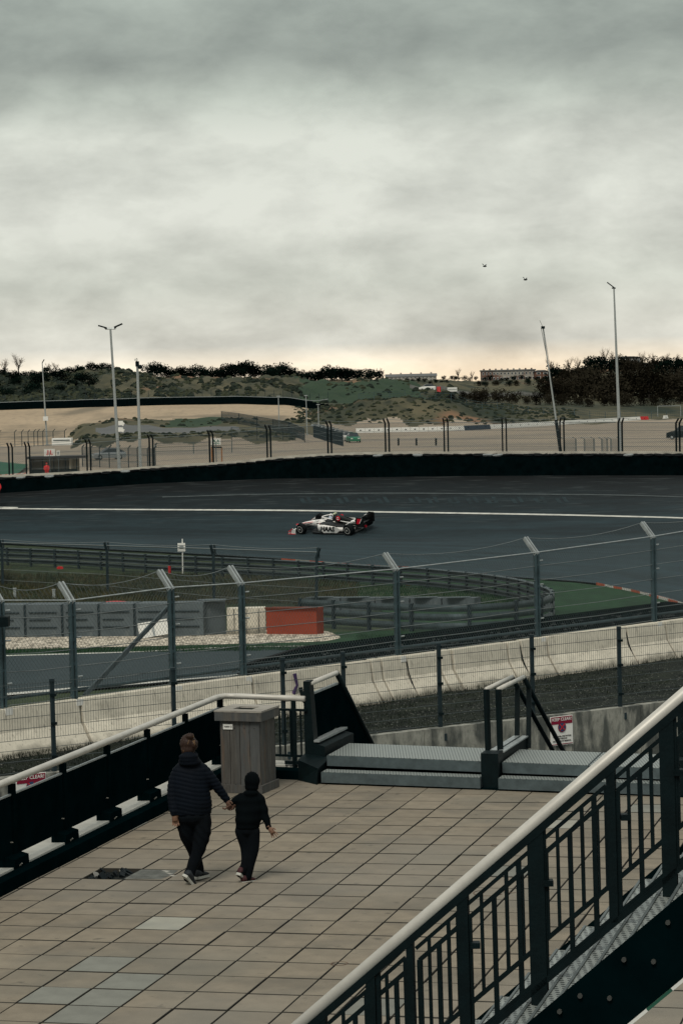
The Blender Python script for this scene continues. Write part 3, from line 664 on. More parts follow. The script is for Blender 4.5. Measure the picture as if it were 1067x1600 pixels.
def region(px, D):
    jx = px + 6 * math.sin(D * .07) + 3 * math.sin(D * .19); jd = D + 5 * math.sin(px * .05) + 3 * math.sin(px * .13)
    if D > 1000: return 'dunes'
    if px < 500:
        if D > 604: return 'field' if (jx > 470 and 640 < jd < 860) else 'dunes'
        if jx < 112: return 'sand' if jd > 425 else 'lot'
        if jx > 462 and jd < 450: return 'lot'
        if jd < 392: return 'lot'
        if 425 < jd < 462 and 148 < jx < 372: return 'road'
        if 262 < jx < 345 and 468 < jd < 530: return 'field'
        if jd > 520 and jx < 478: return 'sand'
        return 'dunes'
    if jd < 508: return 'lot'
    if 960 < px and jd < 540: return 'lot'
    if jx < 655 and 640 < jd < 870: return 'field'
    return 'dunes'
parts_ = {k: MB() for k in ('lot', 'sand', 'road', 'field', 'dunes')}
idx = {k: {} for k in parts_}
P_ = {}
for i, px in enumerate(colp):
    Dw = wl(px)[1] + 2.2
    for k, D in enumerate(rowsD):
        if D < Dw: P_[i, k] = azp(px, Dw, zf(px, 190) - .0)
        else: P_[i, k] = far_pt(px, D)
for i in range(len(colp) - 1):
    for k in range(len(rowsD) - 1):
        if rowsD[k + 1] <= wl(colp[i])[1]: continue
        rg = region(colp[i] + 2, (rowsD[k] + rowsD[k + 1]) / 2); mb = parts_[rg]; ix = idx[rg]; f = []
        for key in ((i, k), (i + 1, k), (i + 1, k + 1), (i, k + 1)):
            if key not in ix: ix[key] = len(mb.v); mb.v.append(tuple(P_[key]))
            f.append(ix[key])
        mb.f.append(tuple(f)); mb.m.append(0)
for k, nm, m_ in (('lot', 'car_park', m_lot), ('sand', 'sand_bank', m_sand), ('road', 'service_road', mat('grey far asphalt', (.10, .105, .105), .9, .15, .2, coords='World')), ('field', 'green_field', m_field), ('dunes', 'dunes', m_dune)):
    tag(parts_[k].build(nm, m_, smooth=True), kind='structure')
tag(MB().add([(-16000, -3000, -2.5), (16000, -3000, -2.5), (16000, 16000, -2.5), (-16000, 16000, -2.5)], [(0, 1, 2, 3)]).build('plain', m_dune), kind='structure')

# ------------------------------------------------------------------ scrub on the dunes (nobody could count it)
def blob(mb, c, r, n=7, m=4, sq=.7):
    c = Vector(c); k = len(mb.v); rings = []
    for i in range(m):
        t = -math.pi / 2 * .15 + (math.pi * .62) * i / (m - 1); ring = []
        for a in range(n):
            u = 2 * math.pi * a / n + i; rr = r * random.uniform(.75, 1.2)
            ring.append(c + Vector((rr * math.cos(t) * math.cos(u), rr * math.cos(t) * math.sin(u), rr * sq * math.sin(t))))
        rings.append(ring)
    mb.loft(rings, cap=True)
mb = MB(); mb2 = MB()
for _ in range(9000):
    px = random.uniform(-60, 720); D = random.choice([random.uniform(640, 900), random.uniform(640, 800)])
    if region(px, D) != 'dunes': 
        if random.random() < .85: continue
    cl_ = math.sin(px * .061 + D * .033) + math.sin(px * .13 - D * .047 + 1) + .8 * math.sin(px * .31 + D * .11)
    if px > 130 and cl_ < (.4 if px > 240 else -.3): continue
    r_ = random.choice([.22, .3, .4, .5, .7, 1.0]) * random.uniform(.8, 1.3) * (1.9 if px < 130 else 1.15)
    blob(mb if random.random() < .6 else mb2, far_pt(px, D, -.1), r_)
for _ in range(900):
    px = random.uniform(455, 900); D = random.uniform(505, 600)
    blob(mb if random.random() < .5 else mb2, far_pt(px, D, -.05), random.uniform(.2, .75))
for _ in range(260):
    px = random.uniform(112, 455); D = random.choice([random.uniform(396, 422), random.uniform(396, 425), random.uniform(465, 520)])
    blob(mb2 if random.random() < .5 else mb, far_pt(px, D, -.05), random.uniform(.2, .7))
tag(mb.build('dark_scrub', mat('dark heath scrub', (.010, .017, .011), .95, .4, 2)), kind='stuff'); tag(mb2.build('olive_scrub', mat('olive marram tufts', (.030, .036, .019), .95, .4, 2)), kind='stuff')

# ------------------------------------------------------------------ trees
def crown_mesh(name, m, h, w, n=520, leaf=.45, seed=0, z0=.25, ragged=.35, flat=False):
    rnd = random.Random(seed); mb = MB(); lumps = [(rnd.uniform(-.33, .33) * w, rnd.uniform(-.33, .33) * w, rnd.uniform(z0 + .12, .85) * h, rnd.uniform(.18, .34) * w) for _ in range(11)]
    for _ in range(n):
        lx, ly, lz, lr = lumps[rnd.randrange(len(lumps))]
        d = Vector((rnd.gauss(0, 1), rnd.gauss(0, 1), rnd.gauss(0, 1))).normalized() * lr * (rnd.uniform(.55, 1.0 + ragged))
        c = Vector((lx, ly, lz)) + Vector((d.x, d.y, d.z * .8)); c.z = max(c.z, .05 * h)
        a = Vector((rnd.gauss(0, 1), rnd.gauss(0, 1), rnd.gauss(0, 1))).normalized(); b = a.orthogonal().normalized(); s_ = leaf * rnd.uniform(.5, 1.3)
        mb.add([c - a * s_, c + b * s_ * .7, c + a * s_, c - b * s_ * .7], [(0, 1, 2, 3)])
    return mb
def tree_proto(name, label, cat, m, h, w, n, leaf, seed, z0=.25):
    t = empty(name, label, cat, (0, 0, 0))
    crown_mesh(name, m, h, w, n, leaf, seed, z0).build('crown', m, t)
    tr = MB(); tr.tube([(0, 0, -.5), (.1, 0, h * .3), (.0, .1, h * .65)], [.035 * h, .025 * h, .01 * h], 6)
    rnd = random.Random(seed)
    for k in range(5):
        u = rnd.uniform(0, 6.3); tr.tube([(.05, 0, h * (.2 + .08 * k)), (math.cos(u) * w * .3, math.sin(u) * w * .3, h * (.4 + .08 * k))], [.014 * h, .006 * h], 4)
    tr.build('trunk', m_trunk, t); return t
def bare_proto(name, label, m, h, seed):
    t = empty(name, label, 'tree', (0, 0, 0)); tr = MB(); tw = MB(); rnd = random.Random(seed)
    tr.tube([(0, 0, -.5), (.1, 0, h * .5)], [.03 * h, .018 * h], 6)
    for k in range(9):
        u = rnd.uniform(0, 6.3); b0 = Vector((.03 * h * .2, 0, h * rnd.uniform(.25, .5))); l_ = h * rnd.uniform(.3, .5); d = Vector((math.cos(u) * .5, math.sin(u) * .5, 1)).normalized(); b1 = b0 + d * l_
        tr.tube([b0, b0.lerp(b1, .5) + Vector((0, 0, .1)), b1], [.012 * h, .008 * h, .004 * h], 4)
        for q in range(16):
            s0 = b0.lerp(b1, rnd.uniform(.3, 1)); e = Vector((rnd.gauss(0, .5), rnd.gauss(0, .5), rnd.uniform(.2, 1))).normalized(); tw.tube([s0, s0 + e * h * rnd.uniform(.08, .22)], [.0035 * h, .002 * h], 3, cap=False)
    tr.build('trunk', m_trunk, t); tw.build('twigs', m, t); return t
protos = [tree_proto('evergreen_tree', 'x', 'tree', m_leafd, 8, 9, 900, .42, s_, .1) for s_ in (1, 2, 3)]
bush = [tree_proto('winter_bush', 'x', 'bush', m_leafb, 7, 9, 1300, .34, s_ + 10, .05) for s_ in (1, 2)]
bushg = [tree_proto('green_bush', 'x', 'bush', m_leafd, 5, 7, 900, .32, s_ + 20, .02) for s_ in (1, 2)]
bare = [bare_proto('bare_tree', 'x', m_twig, 9, s_ + 30) for s_ in (1, 2)]
MARK = [(0, 'the left picture edge'), (67, 'the thin left lamp post'), (173, 'the twin floodlight pole'), (215, 'the camera mast'), (330, 'the green figured sign'), (435, 'the bank wall end'), (513, 'the mound left foot'), (640, 'the terraced houses'),
        (757, 'the apartment row'), (860, 'the leaning mast'), (960, 'the tall lamp post'), (1067, 'the right picture edge')]
ORD = ['first', 'second', 'third', 'fourth', 'fifth', 'sixth', 'seventh', 'eighth', 'ninth', 'tenth', 'eleventh', 'twelfth', 'thirteenth', 'fourteenth', 'fifteenth', 'sixteenth', 'seventeenth', 'eighteenth', 'nineteenth', 'twentieth']
def plant(items, desc, group):
    """items: (px, D, scale, proto list). label = what, row, and its count from a landmark"""
    items = sorted(items, key=lambda a: a[0]); cnt = {}
    for px, D, sc, pr in items:
        mk = max((m_ for m_ in MARK if m_[0] <= max(px, 0)), key=lambda m_: m_[0]); cnt[mk] = cnt.get(mk, 0) + 1
        lab = '%s, %s right of %s' % (desc, ORD[min(19, cnt[mk] - 1)], mk[1])
        p = pr[random.randrange(len(pr))]; s_ = (sc * random.uniform(.9, 1.15), sc * random.uniform(.9, 1.15), sc * random.uniform(.92, 1.1))
        o = copy_tree(p, None, far_pt(px, D), random.uniform(0, 6.28), lab, s_); o['group'] = group
it = []
x = 236
while x < 705: it.append((x, 935 + random.uniform(-15, 25), random.uniform(.50, .72) if x < 596 else .2, protos)); x += random.uniform(6, 10)
plant(it, 'skyline evergreen', 'evergreens along the skyline behind the dunes')
it = [(x + random.uniform(-3, 3), 870 + random.uniform(-20, 20), random.uniform(.25, .5), bushg + protos) for x in range(-70, 180, 9)]
plant(it, 'shrub on the left hill crest', 'shrubs on the crest of the left hill')
it = [(x + random.uniform(-5, 5), random.uniform(700, 800), random.uniform(.45, .75), bushg) for x in range(-70, 140, 13)]
plant(it, 'bush on the left hill slope', 'bushes on the slope of the left hill')
it = [(x + random.uniform(-4, 4), 1120 + random.uniform(-30, 40), random.uniform(.22, .34) if x < 862 else random.uniform(.4, .6), protos) for x in range(692, 1110, 11)]
plant(it, 'tree of the hindmost row', 'trees below the far houses')
it = [(x + random.uniform(-4, 4), 960 + random.uniform(-30, 30), random.uniform(.65, .95) if x > 860 else .3, bush + protos) for x in range(745, 1120, 16)]
plant(it, 'brownish tree of the middle row', 'trees in the middle of the right hand wood')
it = [(x + random.uniform(-4, 4), 720 + random.uniform(-20, 20), random.uniform(.95, 1.3) if x > 890 else random.uniform(.5, .8), bush) for x in range(850, 1130, 15)]
plant(it, 'large winter bush', 'bushes at the front of the right hand wood')
it = [(x + random.uniform(-4, 4), 640 + random.uniform(-10, 10), random.uniform(.3, .5), bush) for x in range(700, 1130, 20)]
plant(it, 'low brown bush by the car park', 'low bushes at the edge of the car park')
it = [(8, 900, .8, bare), (30, 905, .95, bare), (78, 905, .6, bare), (88, 900, .55, bare), (345, 950, .6, bare), (533, 960, .6, bare), (563, 960, .55, bare), (588, 960, .5, bare), (716, 1180, .7, bare), (738, 1180, .6, bare),
      (859, 1140, 1.05, bare), (866, 1150, .9, bare), (889, 1130, .9, bare), (902, 1140, 1.0, bare), (946, 1130, 1.15, bare), (955, 1120, 1.0, bare), (1002, 1120, .9, bare), (1018, 1120, .8, bare), (1040, 1120, .9, bare), (1060, 1120, .8, bare)]
plant(it, 'leafless tree against the sky', 'leafless trees on the skyline')
for p in protos + bush + bushg + bare:
    for c in list(p.children): bpy.data.objects.remove(c)
    bpy.data.objects.remove(p)

# ------------------------------------------------------------------ far houses
def house(name, label, px0, px1, ytop, ybase, D, depth, m_w, m_r, nw, nfl, roof='gable', chim=0, cat='building', wfrac=.5):
    a, b = atY(px0, ybase, D), atY(px1, ybase, D); zb = a.z - 3; top = atY((px0 + px1) / 2, ytop, D).z; a.z = b.z = 0; x0, x1 = a.x, b.x; Ht = top; rh = (top - (zb + 3)) * (.34 if roof == 'gable' else .12)
    e = empty(name, label, cat, ((x0 + x1) / 2, D, zb)); we = Ht - rh
    MB().hexa([(x0, D, zb), (x1, D, zb), (x1, D + depth, zb), (x0, D + depth, zb), (x0, D, we), (x1, D, we), (x1, D + depth, we), (x0, D + depth, we)]).build('wall', m_w, e)
    rf = MB(); o_ = .4
    if roof == 'gable': rf.add([(x0 - o_, D - o_, we), (x1 + o_, D - o_, we), (x1 + o_, D + depth + o_, we), (x0 - o_, D + depth + o_, we), (x0 - o_, D + depth / 2, Ht), (x1 + o_, D + depth / 2, Ht)], [(0, 1, 5, 4), (2, 3, 4, 5), (1, 2, 5), (3, 0, 4), (3, 2, 1, 0)])
    elif roof == 'hip': rf.add([(x0 - o_, D - o_, we), (x1 + o_, D - o_, we), (x1 + o_, D + depth + o_, we), (x0 - o_, D + depth + o_, we), (x0 + (x1 - x0) * .22, D + depth / 2, Ht), (x1 - (x1 - x0) * .22, D + depth / 2, Ht)], [(0, 1, 5, 4), (2, 3, 4, 5), (1, 2, 5), (3, 0, 4), (3, 2, 1, 0)])
    else: rf.box(((x0 + x1) / 2, D + depth / 2, we + rh / 2), (x1 - x0 + .8, depth + .8, rh))
    r_ = rf.build('roof', m_r, e)
    for c in range(chim):
        q = x0 + (x1 - x0) * (c + .5) / chim; MB().box((q, D + depth / 2 + .1, Ht + .3), (.9, 1.0, .8)).build('chimney', m_w, r_)
    fh = (we - (zb + 3)) / nfl; ww = (x1 - x0) / nw * wfrac
    wm = MB().box((0, 0, 0), (ww, .16, fh * .52)).mesh('window', [m_wframe]); gm = MB().box((0, -.1, 0), (ww * .78, .06, fh * .40)).mesh('pane', [m_glass])
    for fl in range(nfl):
        for k in range(nw):
            w = shared('window', wm, (x0 + (x1 - x0) * (k + .5) / nw, D - .03, zb + 3 + fh * (fl + .52)), e)
            g = bpy.data.objects.new('pane', gm); COL.objects.link(g); g.parent = w
    return e
house('terraced_houses', 'long pale terraced houses with grey roof behind the dune ridge', 603, 682, 584, 597, 1400, 9, m_cream, m_roof, 13, 2, 'gable', 5)
house('apartment_row', 'long pale and brick apartment row with flat grey roof on the skyline', 752, 836, 577.5, 596, 1380, 10, mat('mottled brick and render', (.15, .09, .07), .85, .2, .08, col2=(.33, .31, .27), thr=(.44, .5)), m_roof, 15, 2, 'flat', 9)
house('brick_block', 'square red brick block with white windows at the end of the apartment row', 836, 857, 578, 598, 1370, 12, m_brick, m_roofd, 2, 3, 'hip', 0, wfrac=.6)
house('brown_house', 'small brown house half hidden by trees right of the leaning mast', 905, 938, 573, 592, 1300, 10, m_brick, m_roofd, 5, 2, 'hip', 1)
house('hilltop_house', 'big dark roofed house on the hilltop beside the tall lamp post', 964, 1000, 556.5, 571, 1300, 14, m_roofd, m_roofd, 7, 1, 'hip', 0, wfrac=.7)
house('gabled_house', 'dark gabled house among trees at the far right skyline', 1000, 1032, 567, 586, 1290, 10, m_brick, m_roofd, 5, 2, 'gable', 1)
for i, (a, b, yt, yb, lab) in enumerate([(748, 771, 599, 604, 'left of two low orange roofed sheds below the apartment row'), (774, 795, 602, 607, 'right of two low orange roofed sheds below the apartment row')]):
    house('orange_shed', lab, a, b, yt, yb, 1050, 7, m_brick, mat('orange tin roof', (.30, .075, .04), .7, .1, 1), 3, 1, 'gable', 0, 'shed')
# low grey wall and road on the far right of the mound
w_ = empty('concrete_wall', 'long pale grey wall crossing behind the central mound', 'wall', azp(760, 760, 4))
for k, px in enumerate(range(640, 872, 8)): 
    a, b = azp(px, 760, zf(px, 760)), azp(px + 7.7, 760, zf(px + 7.7, 760)); MB().hexa([a, b, b + Vector((0, .3, 0)), a + Vector((0, .3, 0))] + [q + Vector((0, 0, 1.1)) for q in (a, b, b + Vector((0, .3, 0)), a + Vector((0, .3, 0)))]).build('panel', mat('grey far wall', (.17, .175, .165), .9, .2, 1, obj_var=.12), w_)
# far tyre wall on the sand bank
ft = empty('tyre_wall', 'far dark tyre wall along the crest of the sand bank', 'barrier', azp(250, 603, 5))
mb = MB()
for px in range(-310, 516, 6):
    q0, q1 = azp(px, 603, zf(px, 603)), azp(px + 6, 603, zf(px + 6, 603)); hh = 1.75 * min(1, (522 - px) / 40)
    mb.hexa([q0 - Vector((0, 0, .5)), q1 - Vector((0, 0, .5)), q1 + Vector((0, 1.5, -.5)), q0 + Vector((0, 1.5, -.5)), q0 + Vector((0, 0, hh)), q1 + Vector((0, 0, hh)), q1 + Vector((0, 1.5, hh)), q0 + Vector((0, 1.5, hh))])
mb.build('belt_face', m_black, ft)
mb = MB()
for px in range(-310, 510, 6): mb.bar(azp(px, 604.8, zf(px, 604) + 1.8), azp(px + 6, 604.8, zf(px + 6, 604) + 1.8), .2, .12)
mb.build('top_rail', m_galvl, ft)
ff = empty('mesh_fence', 'thin far fence on top of the far tyre wall', 'fence', azp(250, 606, 5))
for px in range(-20, 520, 14): MB().bar(azp(px, 606, zf(px, 606)), azp(px, 606, zf(px, 606) + 3.4), .1, .1).build('post', m_fpost, ff)
# ------------------------------------------------------------------ row of white blocks across the car park
lots = [(556, 676.5), (700, 673.5), (755, 671), (872, 664.5), (996, 657.5), (1045, 655)]
def lot_pt(px):
    for a, b in zip(lots, lots[1:]):
        if px <= b[0]: t = (px - a[0]) / (b[0] - a[0]); return onZ(px, a[1] + (b[1] - a[1]) * t, .05)
    return onZ(px, lots[-1][1], .05)
def wblock(a, b, m):
    mb = MB(); d = (b - a).normalized(); nr = Vector((-d.y, d.x, 0)); g = .04; a = a + d * g; b = b - d * g; U = Vector((0, 0, 1))
    for q0, q1, w0, w1 in ((0, .35, .32, .28), (.35, .85, .20, .10)): mb.hexa([a - nr * w0 + U * q0, b - nr * w0 + U * q0, b + nr * w0 + U * q0, a + nr * w0 + U * q0, a - nr * w1 + U * q1, b - nr * w1 + U * q1, b + nr * w1 + U * q1, a + nr * w1 + U * q1])
    return mb
px = 556.0; i = 0
side = ['left', 'right']
while px < 1040:
    e = min(1042, px + 14.3 - (px - 556) * .004); a, b = lot_pt(px), lot_pt(e); c = (a + b) / 2; red = 994 < px < 1008; dark = 722 < px < 752
    if not (1008 <= px < 1028):
        mid = px
        near_ = ('red block' if red else 'blue grey block' if dark else 'white block') + ' of the far row, '
        lm = [(500, 'right of the green car'), (700, 'right of the central mound'), (765, 'right of the blue grey gap'), (872, 'right of the leaning radio mast'), (962, 'right of the tall lamp post')]
        L0 = max(q for q in lm if q[0] <= px); cnt = int((px - L0[0]) / 14.3)
        t = empty('barrier_block', '%s%s %s' % (near_, ORD[min(19, cnt)], L0[1]), 'barrier', c, 'white blocks in a row across the car park')
        bd = wblock(a, b, None); bd.build('body', m_red if red else (mat('blue grey block', (.03, .05, .07), .6, .2, 1) if dark else m_whitep), t)
        d = (b - a).normalized(); MB().box(c + Vector((0, -.2, .42)), (.28, .12, .3)).build('forklift_slot', m_dark, t)
    px = e; i += 1
# ================================================================== THINGS BEHIND THE TRACK
def pole(name, label, cat, px0, py0, px1, py1, D, r0, r1, m=m_galvl, base=None):
    b = atY(px1, py1, D); t = atY(px0, py0, D); bz = base if base is not None else zf(px1, D); b2 = b + (b - t) * ((b.z - bz) / max(.1, (t.z - b.z))); e = empty(name, label, cat, b2)
    mb = MB(); mb.tube([b2, b2.lerp(t, .5), t], [r0, (r0 + r1) / 2, r1], 8); mb.tube([b2 + Vector((0, 0, -.1)), b2 + Vector((0, 0, .25))], r0 * 1.8, 8)
    mb.build('pole', m, e, smooth=False); return e, t, b2
e, t, b = pole('floodlight_pole', 'tall grey pole with two tilted floodlight arms, left of the camera mast', 'lamp post', 173, 514, 187, 733, 250, .17, .10)
s_ = 250 / F
for sg, dx, dy in ((-1, -17, -3), (1, 17, -4)):
    a = t + Vector((0, 0, .05)); hp = t + Vector((dx * s_ * .55, 0, -dy * s_ * .4)); MB().tube([a, hp], .05, 5).build('arm', m_galvl, e)
    hd = MB(); hd.bar(t + Vector((dx * s_ * .35, 0, -dy * s_ * .6 + .0)), t + Vector((dx * s_ * 1.1, 0, -dy * s_ * 1.9)), .5, .14); hd.build('floodlight', m_dark, e)
MB().tube([t - Vector((.5, 0, 0)), t + Vector((.5, 0, 0))], .07, 6).build('bracket', m_galvl, e)
for py in (661, 671):
    c = atY(189, py, 249.6); lm = MB(); lm.box(c, (.45, .35, .42)); lm.box(c + Vector((.22, -.1, -.1)), (.25, .5, .3), Euler((0, .5, 0)).to_matrix()); lm.build('loudspeaker', m_whitep, e)
e, t, b = pole('street_lamp', 'thin lamp post with small cranked head, leftmost of all the poles', 'lamp post', 66.5, 567, 74, 690, 420, .15, .08)
MB().bar(t, t + Vector((.35, 0, .55)), .2, .14).build('lamp_head', m_dark, e)
MB().box(atY(72, 654, 419.6), (.8, .4, .7)).build('camera_box', m_whitep, e)
e, t, b = pole('camera_mast', 'straight grey mast with a dark camera dome on top', 'mast', 215, 571, 220, 732, 250, .16, .12)
hm = MB(); hm.box(t + Vector((0, 0, .15)), (.35, .3, .5)); hm.ell(t + Vector((.28, -.1, -.15)), (.25, .25, .22), 8, 6); hm.tube([t, t + Vector((-.05, 0, .7))], .06, 5); hm.build('camera', m_dark, e)
MB().box(t + Vector((-.1, -.2, .55)), (.3, .2, .2)).build('lamp', m_whitep, e)
e, t, b = pole('street_lamp', 'single tall lamp post with one slanted head, at the right', 'lamp post', 958.5, 450, 968.5, 712, 300, .21, .09)
hd = MB(); hd.bar(t + Vector((.15, 0, -.05)), t + Vector((-.78, 0, .68)), .30, .10); hd.build('lamp_head', m_dark, e)
MB().bar(t + Vector((-.25, 0, .0)), t + Vector((.2, 0, -.02)), .15, .14).build('bracket', m_dark, e)
e, t, b = pole('radio_mast', 'thin leaning lattice mast with whip antenna, left of the tall lamp post', 'mast', 847.5, 511, 873, 690, 300, .13, .06)
MB().tube([t, t + Vector((-.35, 0, .8))], .02, 4).build('whip_antenna', m_dark, e); MB().box(t + Vector((.02, -.05, -.05)), (.42, .3, .3)).build('camera_head', m_dark, e)
MB().tube([t + Vector((-.2, 0, -.1)), t + (b - t) * .45 + Vector((.15, 0, 0))], .025, 4).build('guy_wire', m_dark, e); MB().tube([t + Vector((.1, 0, -.2)), t + (b - t) * .62 + Vector((.28, 0, 0))], .02, 4).build('guy_wire', m_dark, e)
MB().bar(t + (b - t) * .72, b, .36, .36).build('lower_mast', m_dark, e)
for i, (px, a, bb, lab) in enumerate([(435, 619, 664, 'short thin post left of the central mound'), (478, 618, 655, 'thinnest post, at the left foot of the central mound'), (497, 632, 676, 'short pale post in front of the central mound')]):
    e, t, b = pole('lamp_post', lab, 'lamp post', px, a, px + 1.2, bb, 450, .10, .07); MB().box(t, (.6, .3, .15)).build('lamp_head', m_galvl, e)
def sign_on(e, c, w, h, drawn, m=m_whitep, name='sign_board'):
    o = MB().box(c, (w, .06, h)).build(name, m, e)
    mb = MB()
    for (x, y, a, b, r) in drawn: mb.box(Vector(c) + Vector((x * w, -.04, y * h)), (a * w, .02, b * h), Euler((0, r, 0)).to_matrix())
    return o, mb
# marshal hut
D = 262; c0 = onZ(45, 742, .6); hx0 = atY(47, 740, D).x; hx1 = atY(124, 740, D).x; zt = atY(90, 716, D).z; zb = .1
hut = empty('marshal_hut', 'low open fronted marshal hut with dark flat roof behind the left catch fence', 'hut', ((hx0 + hx1) / 2, D, zb))
MB().box(((hx0 + hx1) / 2, D + 2.2, (zt + zb) / 2), (hx1 - hx0 - .3, .12, zt - zb)).build('back_wall', mat('cream hut panel', (.36, .32, .24), .8, .1, 1), hut)
for q in (hx0 + .15, hx1 - .9): MB().box((q, D + 1.1, (zt + zb) / 2), (.12, 2.2, zt - zb)).build('side_wall', mat('cream hut panel', (.36, .32, .24), .8, .1, 1), hut)
MB().box(((hx0 + hx1) / 2 + .3, D + 1.0, zt + .1), (hx1 - hx0 + .9, 3.2, .22)).build('roof', m_roofd, hut)
MB().box(((hx0 + hx1) / 2, D + .05, zb + .5), (hx1 - hx0 - .3, .1, .9)).build('counter', m_dark, hut)
for q in np.linspace(hx0 + .2, hx1 - .2, 5): MB().box((q, D - .1, (zt + zb) / 2), (.1, .1, zt - zb)).build('post', m_dark, hut)
sg = empty('sign', 'white square sign with red vertical marks above the marshal hut', 'sign', atY(78, 708, 261))
c = atY(78, 707, 260.5); o, mk = sign_on(sg, c, 1.1, .72, [(-.14, .02, .10, .62, 0), (.10, .02, .10, .62, 0), (-.25, -.26, .14, .14, .5), (.24, -.26, .14, .14, -.5)]); mk.build('red_mark', m_red, o); MB().tube([c - Vector((0, 0, 3)), c], .05, 5).build('pole', m_galv, sg)
sg = empty('sign', 'small white notice with a grey figure, right of the red marked sign', 'sign', atY(91, 708, 261))
c = atY(91.5, 708, 260.5); o, mk = sign_on(sg, c, .36, .5, [(0, .1, .3, .3, 0), (0, -.2, .5, .12, 0)]); mk.build('figure', m_galv, o); MB().tube([c - Vector((0, 0, 3)), c], .03, 5).build('pole', m_galv, sg)
sg = empty('sign', 'white sign with small green running figures on the catch fence', 'sign', atY(337, 690, 206))
c = atY(337.5, 690, 205.5); o, mk = sign_on(sg, c, .78, .52, [(-.2, .05, .06, .5, .5), (-.12, .1, .06, .4, -.5), (.18, .05, .06, .5, .5), (.26, .1, .06, .4, -.5), (-.16, -.28, .3, .08, 0), (.2, -.28, .3, .08, 0)]); mk.build('green_figure', mat('sign green', (.02, .16, .10), .5, .1, 1), o)
MB().tube([c - Vector((.0, 0, 2)), c], .04, 5).build('pole', m_galv, sg)
fr = empty('post_frame', 'rusty orange U frame under the green figured sign', 'frame', atY(337, 722, 207))
for q in (331.5, 347): MB().bar(atY(q, 722, 207), atY(q - .5, 699, 207), .1, .1).build('upright', mat('rusty orange paint', (.28, .12, .04), .7, .2, 3), fr)
MB().bar(atY(331, 699, 207), atY(347, 699, 207), .12, .12).build('crossbar', m_dark, fr)
# marshal in red
def small_person(label, px, pfoot, D, top, m, pants=m_dark):
    b = atY(px, pfoot, D); h = (pfoot - top) / F * D; e = empty('person', label, 'person', b)
    mb = MB(); mb.ell(b + Vector((0, 0, h * .62)), (h * .16, h * .12, h * .24), 10, 8); mb.tube([b + Vector((-.13 * h, 0, .78 * h)), b + Vector((-.19 * h, -.05, .6 * h)), b + Vector((-.12 * h, -.12, .46 * h))], [h * .05, h * .045, h * .035], 7); mb.tube([b + Vector((.13 * h, 0, .78 * h)), b + Vector((.19 * h, -.05, .6 * h)), b + Vector((.12 * h, -.12, .46 * h))], [h * .05, h * .045, h * .035], 7)
    for s in (-1, 1): mb.tube([b + Vector((s * .07 * h, 0, .5 * h)), b + Vector((s * .08 * h, 0, .26 * h)), b + Vector((s * .08 * h, 0, 0))], [h * .08, h * .055, h * .04], 7)
    remeshed(mb, 'body', m, e, voxel=.035, smooth_it=2); MB().ell(b + Vector((0, 0, .93 * h)), (h * .062, h * .07, h * .08), 8, 6).build('head', mat('skin', (.35, .2, .14), .6, .1, 3), e)
    MB().ell(b + Vector((0, .01, .95 * h)), (h * .072, h * .08, h * .07), 8, 6).build('cap', m, e); return e
small_person('marshal in bright red overalls leaning in the low hut', 74, 745, 261, 723, m_red)
small_person('marshal in red overalls at the left end of the banked tyre wall', -4, 783, 175.5, 748, m_red)
# simple car
def car_build(label, c, ang, m_body, m_low=None, L_=4.3, W=1.8, H=1.45, group=None, name='parked_car'):
    e = empty(name, label, 'car', c, group); Rz = Matrix.Rotation(ang, 3, 'Z'); c = Vector(c)
    def T(x, y, z_): return c + Rz @ Vector((x, y, z_))
    def ring(x, w0, w1, z0, z1, zm): return [T(x, -w0, z0), T(x, w0, z0), T(x, w0 * 1.02, zm), T(x, w1, z1), T(x, -w1, z1), T(x, -w0 * 1.02, zm)]
    h = W / 2
    b = MB(); b.loft([ring(x, h * a, h * a * .92, .22, z1 * H, .5 * H) for x, a, z1 in ((-L_ / 2, .86, .60), (-L_ / 2 + .15, .95, .66), (-1.4, 1, .66), (.6, 1, .64), (1.5, .98, .60), (L_ / 2 - .15, .9, .50), (L_ / 2, .78, .42))]); b.build('body', m_body, e)
    g = MB(); g.loft([[T(x, -w0, .60 * H), T(x, w0, .60 * H), T(x, w1, z1 * H), T(x, -w1, z1 * H)] for x, w0, w1, z1 in ((-L_ * .46, h * .86, h * .82, .66), (-L_ * .30, h * .9, h * .70, .97), (L_ * .05, h * .9, h * .70, 1.0), (L_ * .24, h * .88, h * .82, .64))]); g.build('cabin_glass', m_glass, e)
    MB().loft([[T(x, -w, z1), T(x, w, z1), T(x, w, z1 + .04), T(x, -w, z1 + .04)] for x, w, z1 in ((-L_ * .29, h * .68, .97 * H), (L_ * .06, h * .68, H))]).build('roof', m_body, e)
    for x in (-L_ * .3, L_ * .31):
        for s in (-1, 1):
            w = MB().tube([T(x, s * (h - .18), .32), T(x, s * (h + .01), .32)], .32, 12).build('wheel', m_tyre, e); MB().tube([T(x, s * (h - .02), .32), T(x, s * (h + .02), .32)], .19, 8).build('rim', m_galvl, w)
    for s in (-1, 1):
        MB().box(T(L_ / 2 - .06, s * h * .6, .5 * H * .85), (.18, .36, .14), Rz).build('headlight', m_whitep, e)
    return e
car_build('silver car behind the mesh fence beside the twin floodlight pole', onZ(170, 718, .1), R(200), mat('silver paint', (.30, .33, .34), .3, .05, 1, metal=.3))
m_cgreen = mat('green car paint', (.01, .16, .08), .35, .1, 1)
labs = ['green and white car at the near end of the parked row', 'white car parked directly behind the green one'] + ['white car, %s behind the green one in the parked row' % ORD[k] for k in range(1, 9)]
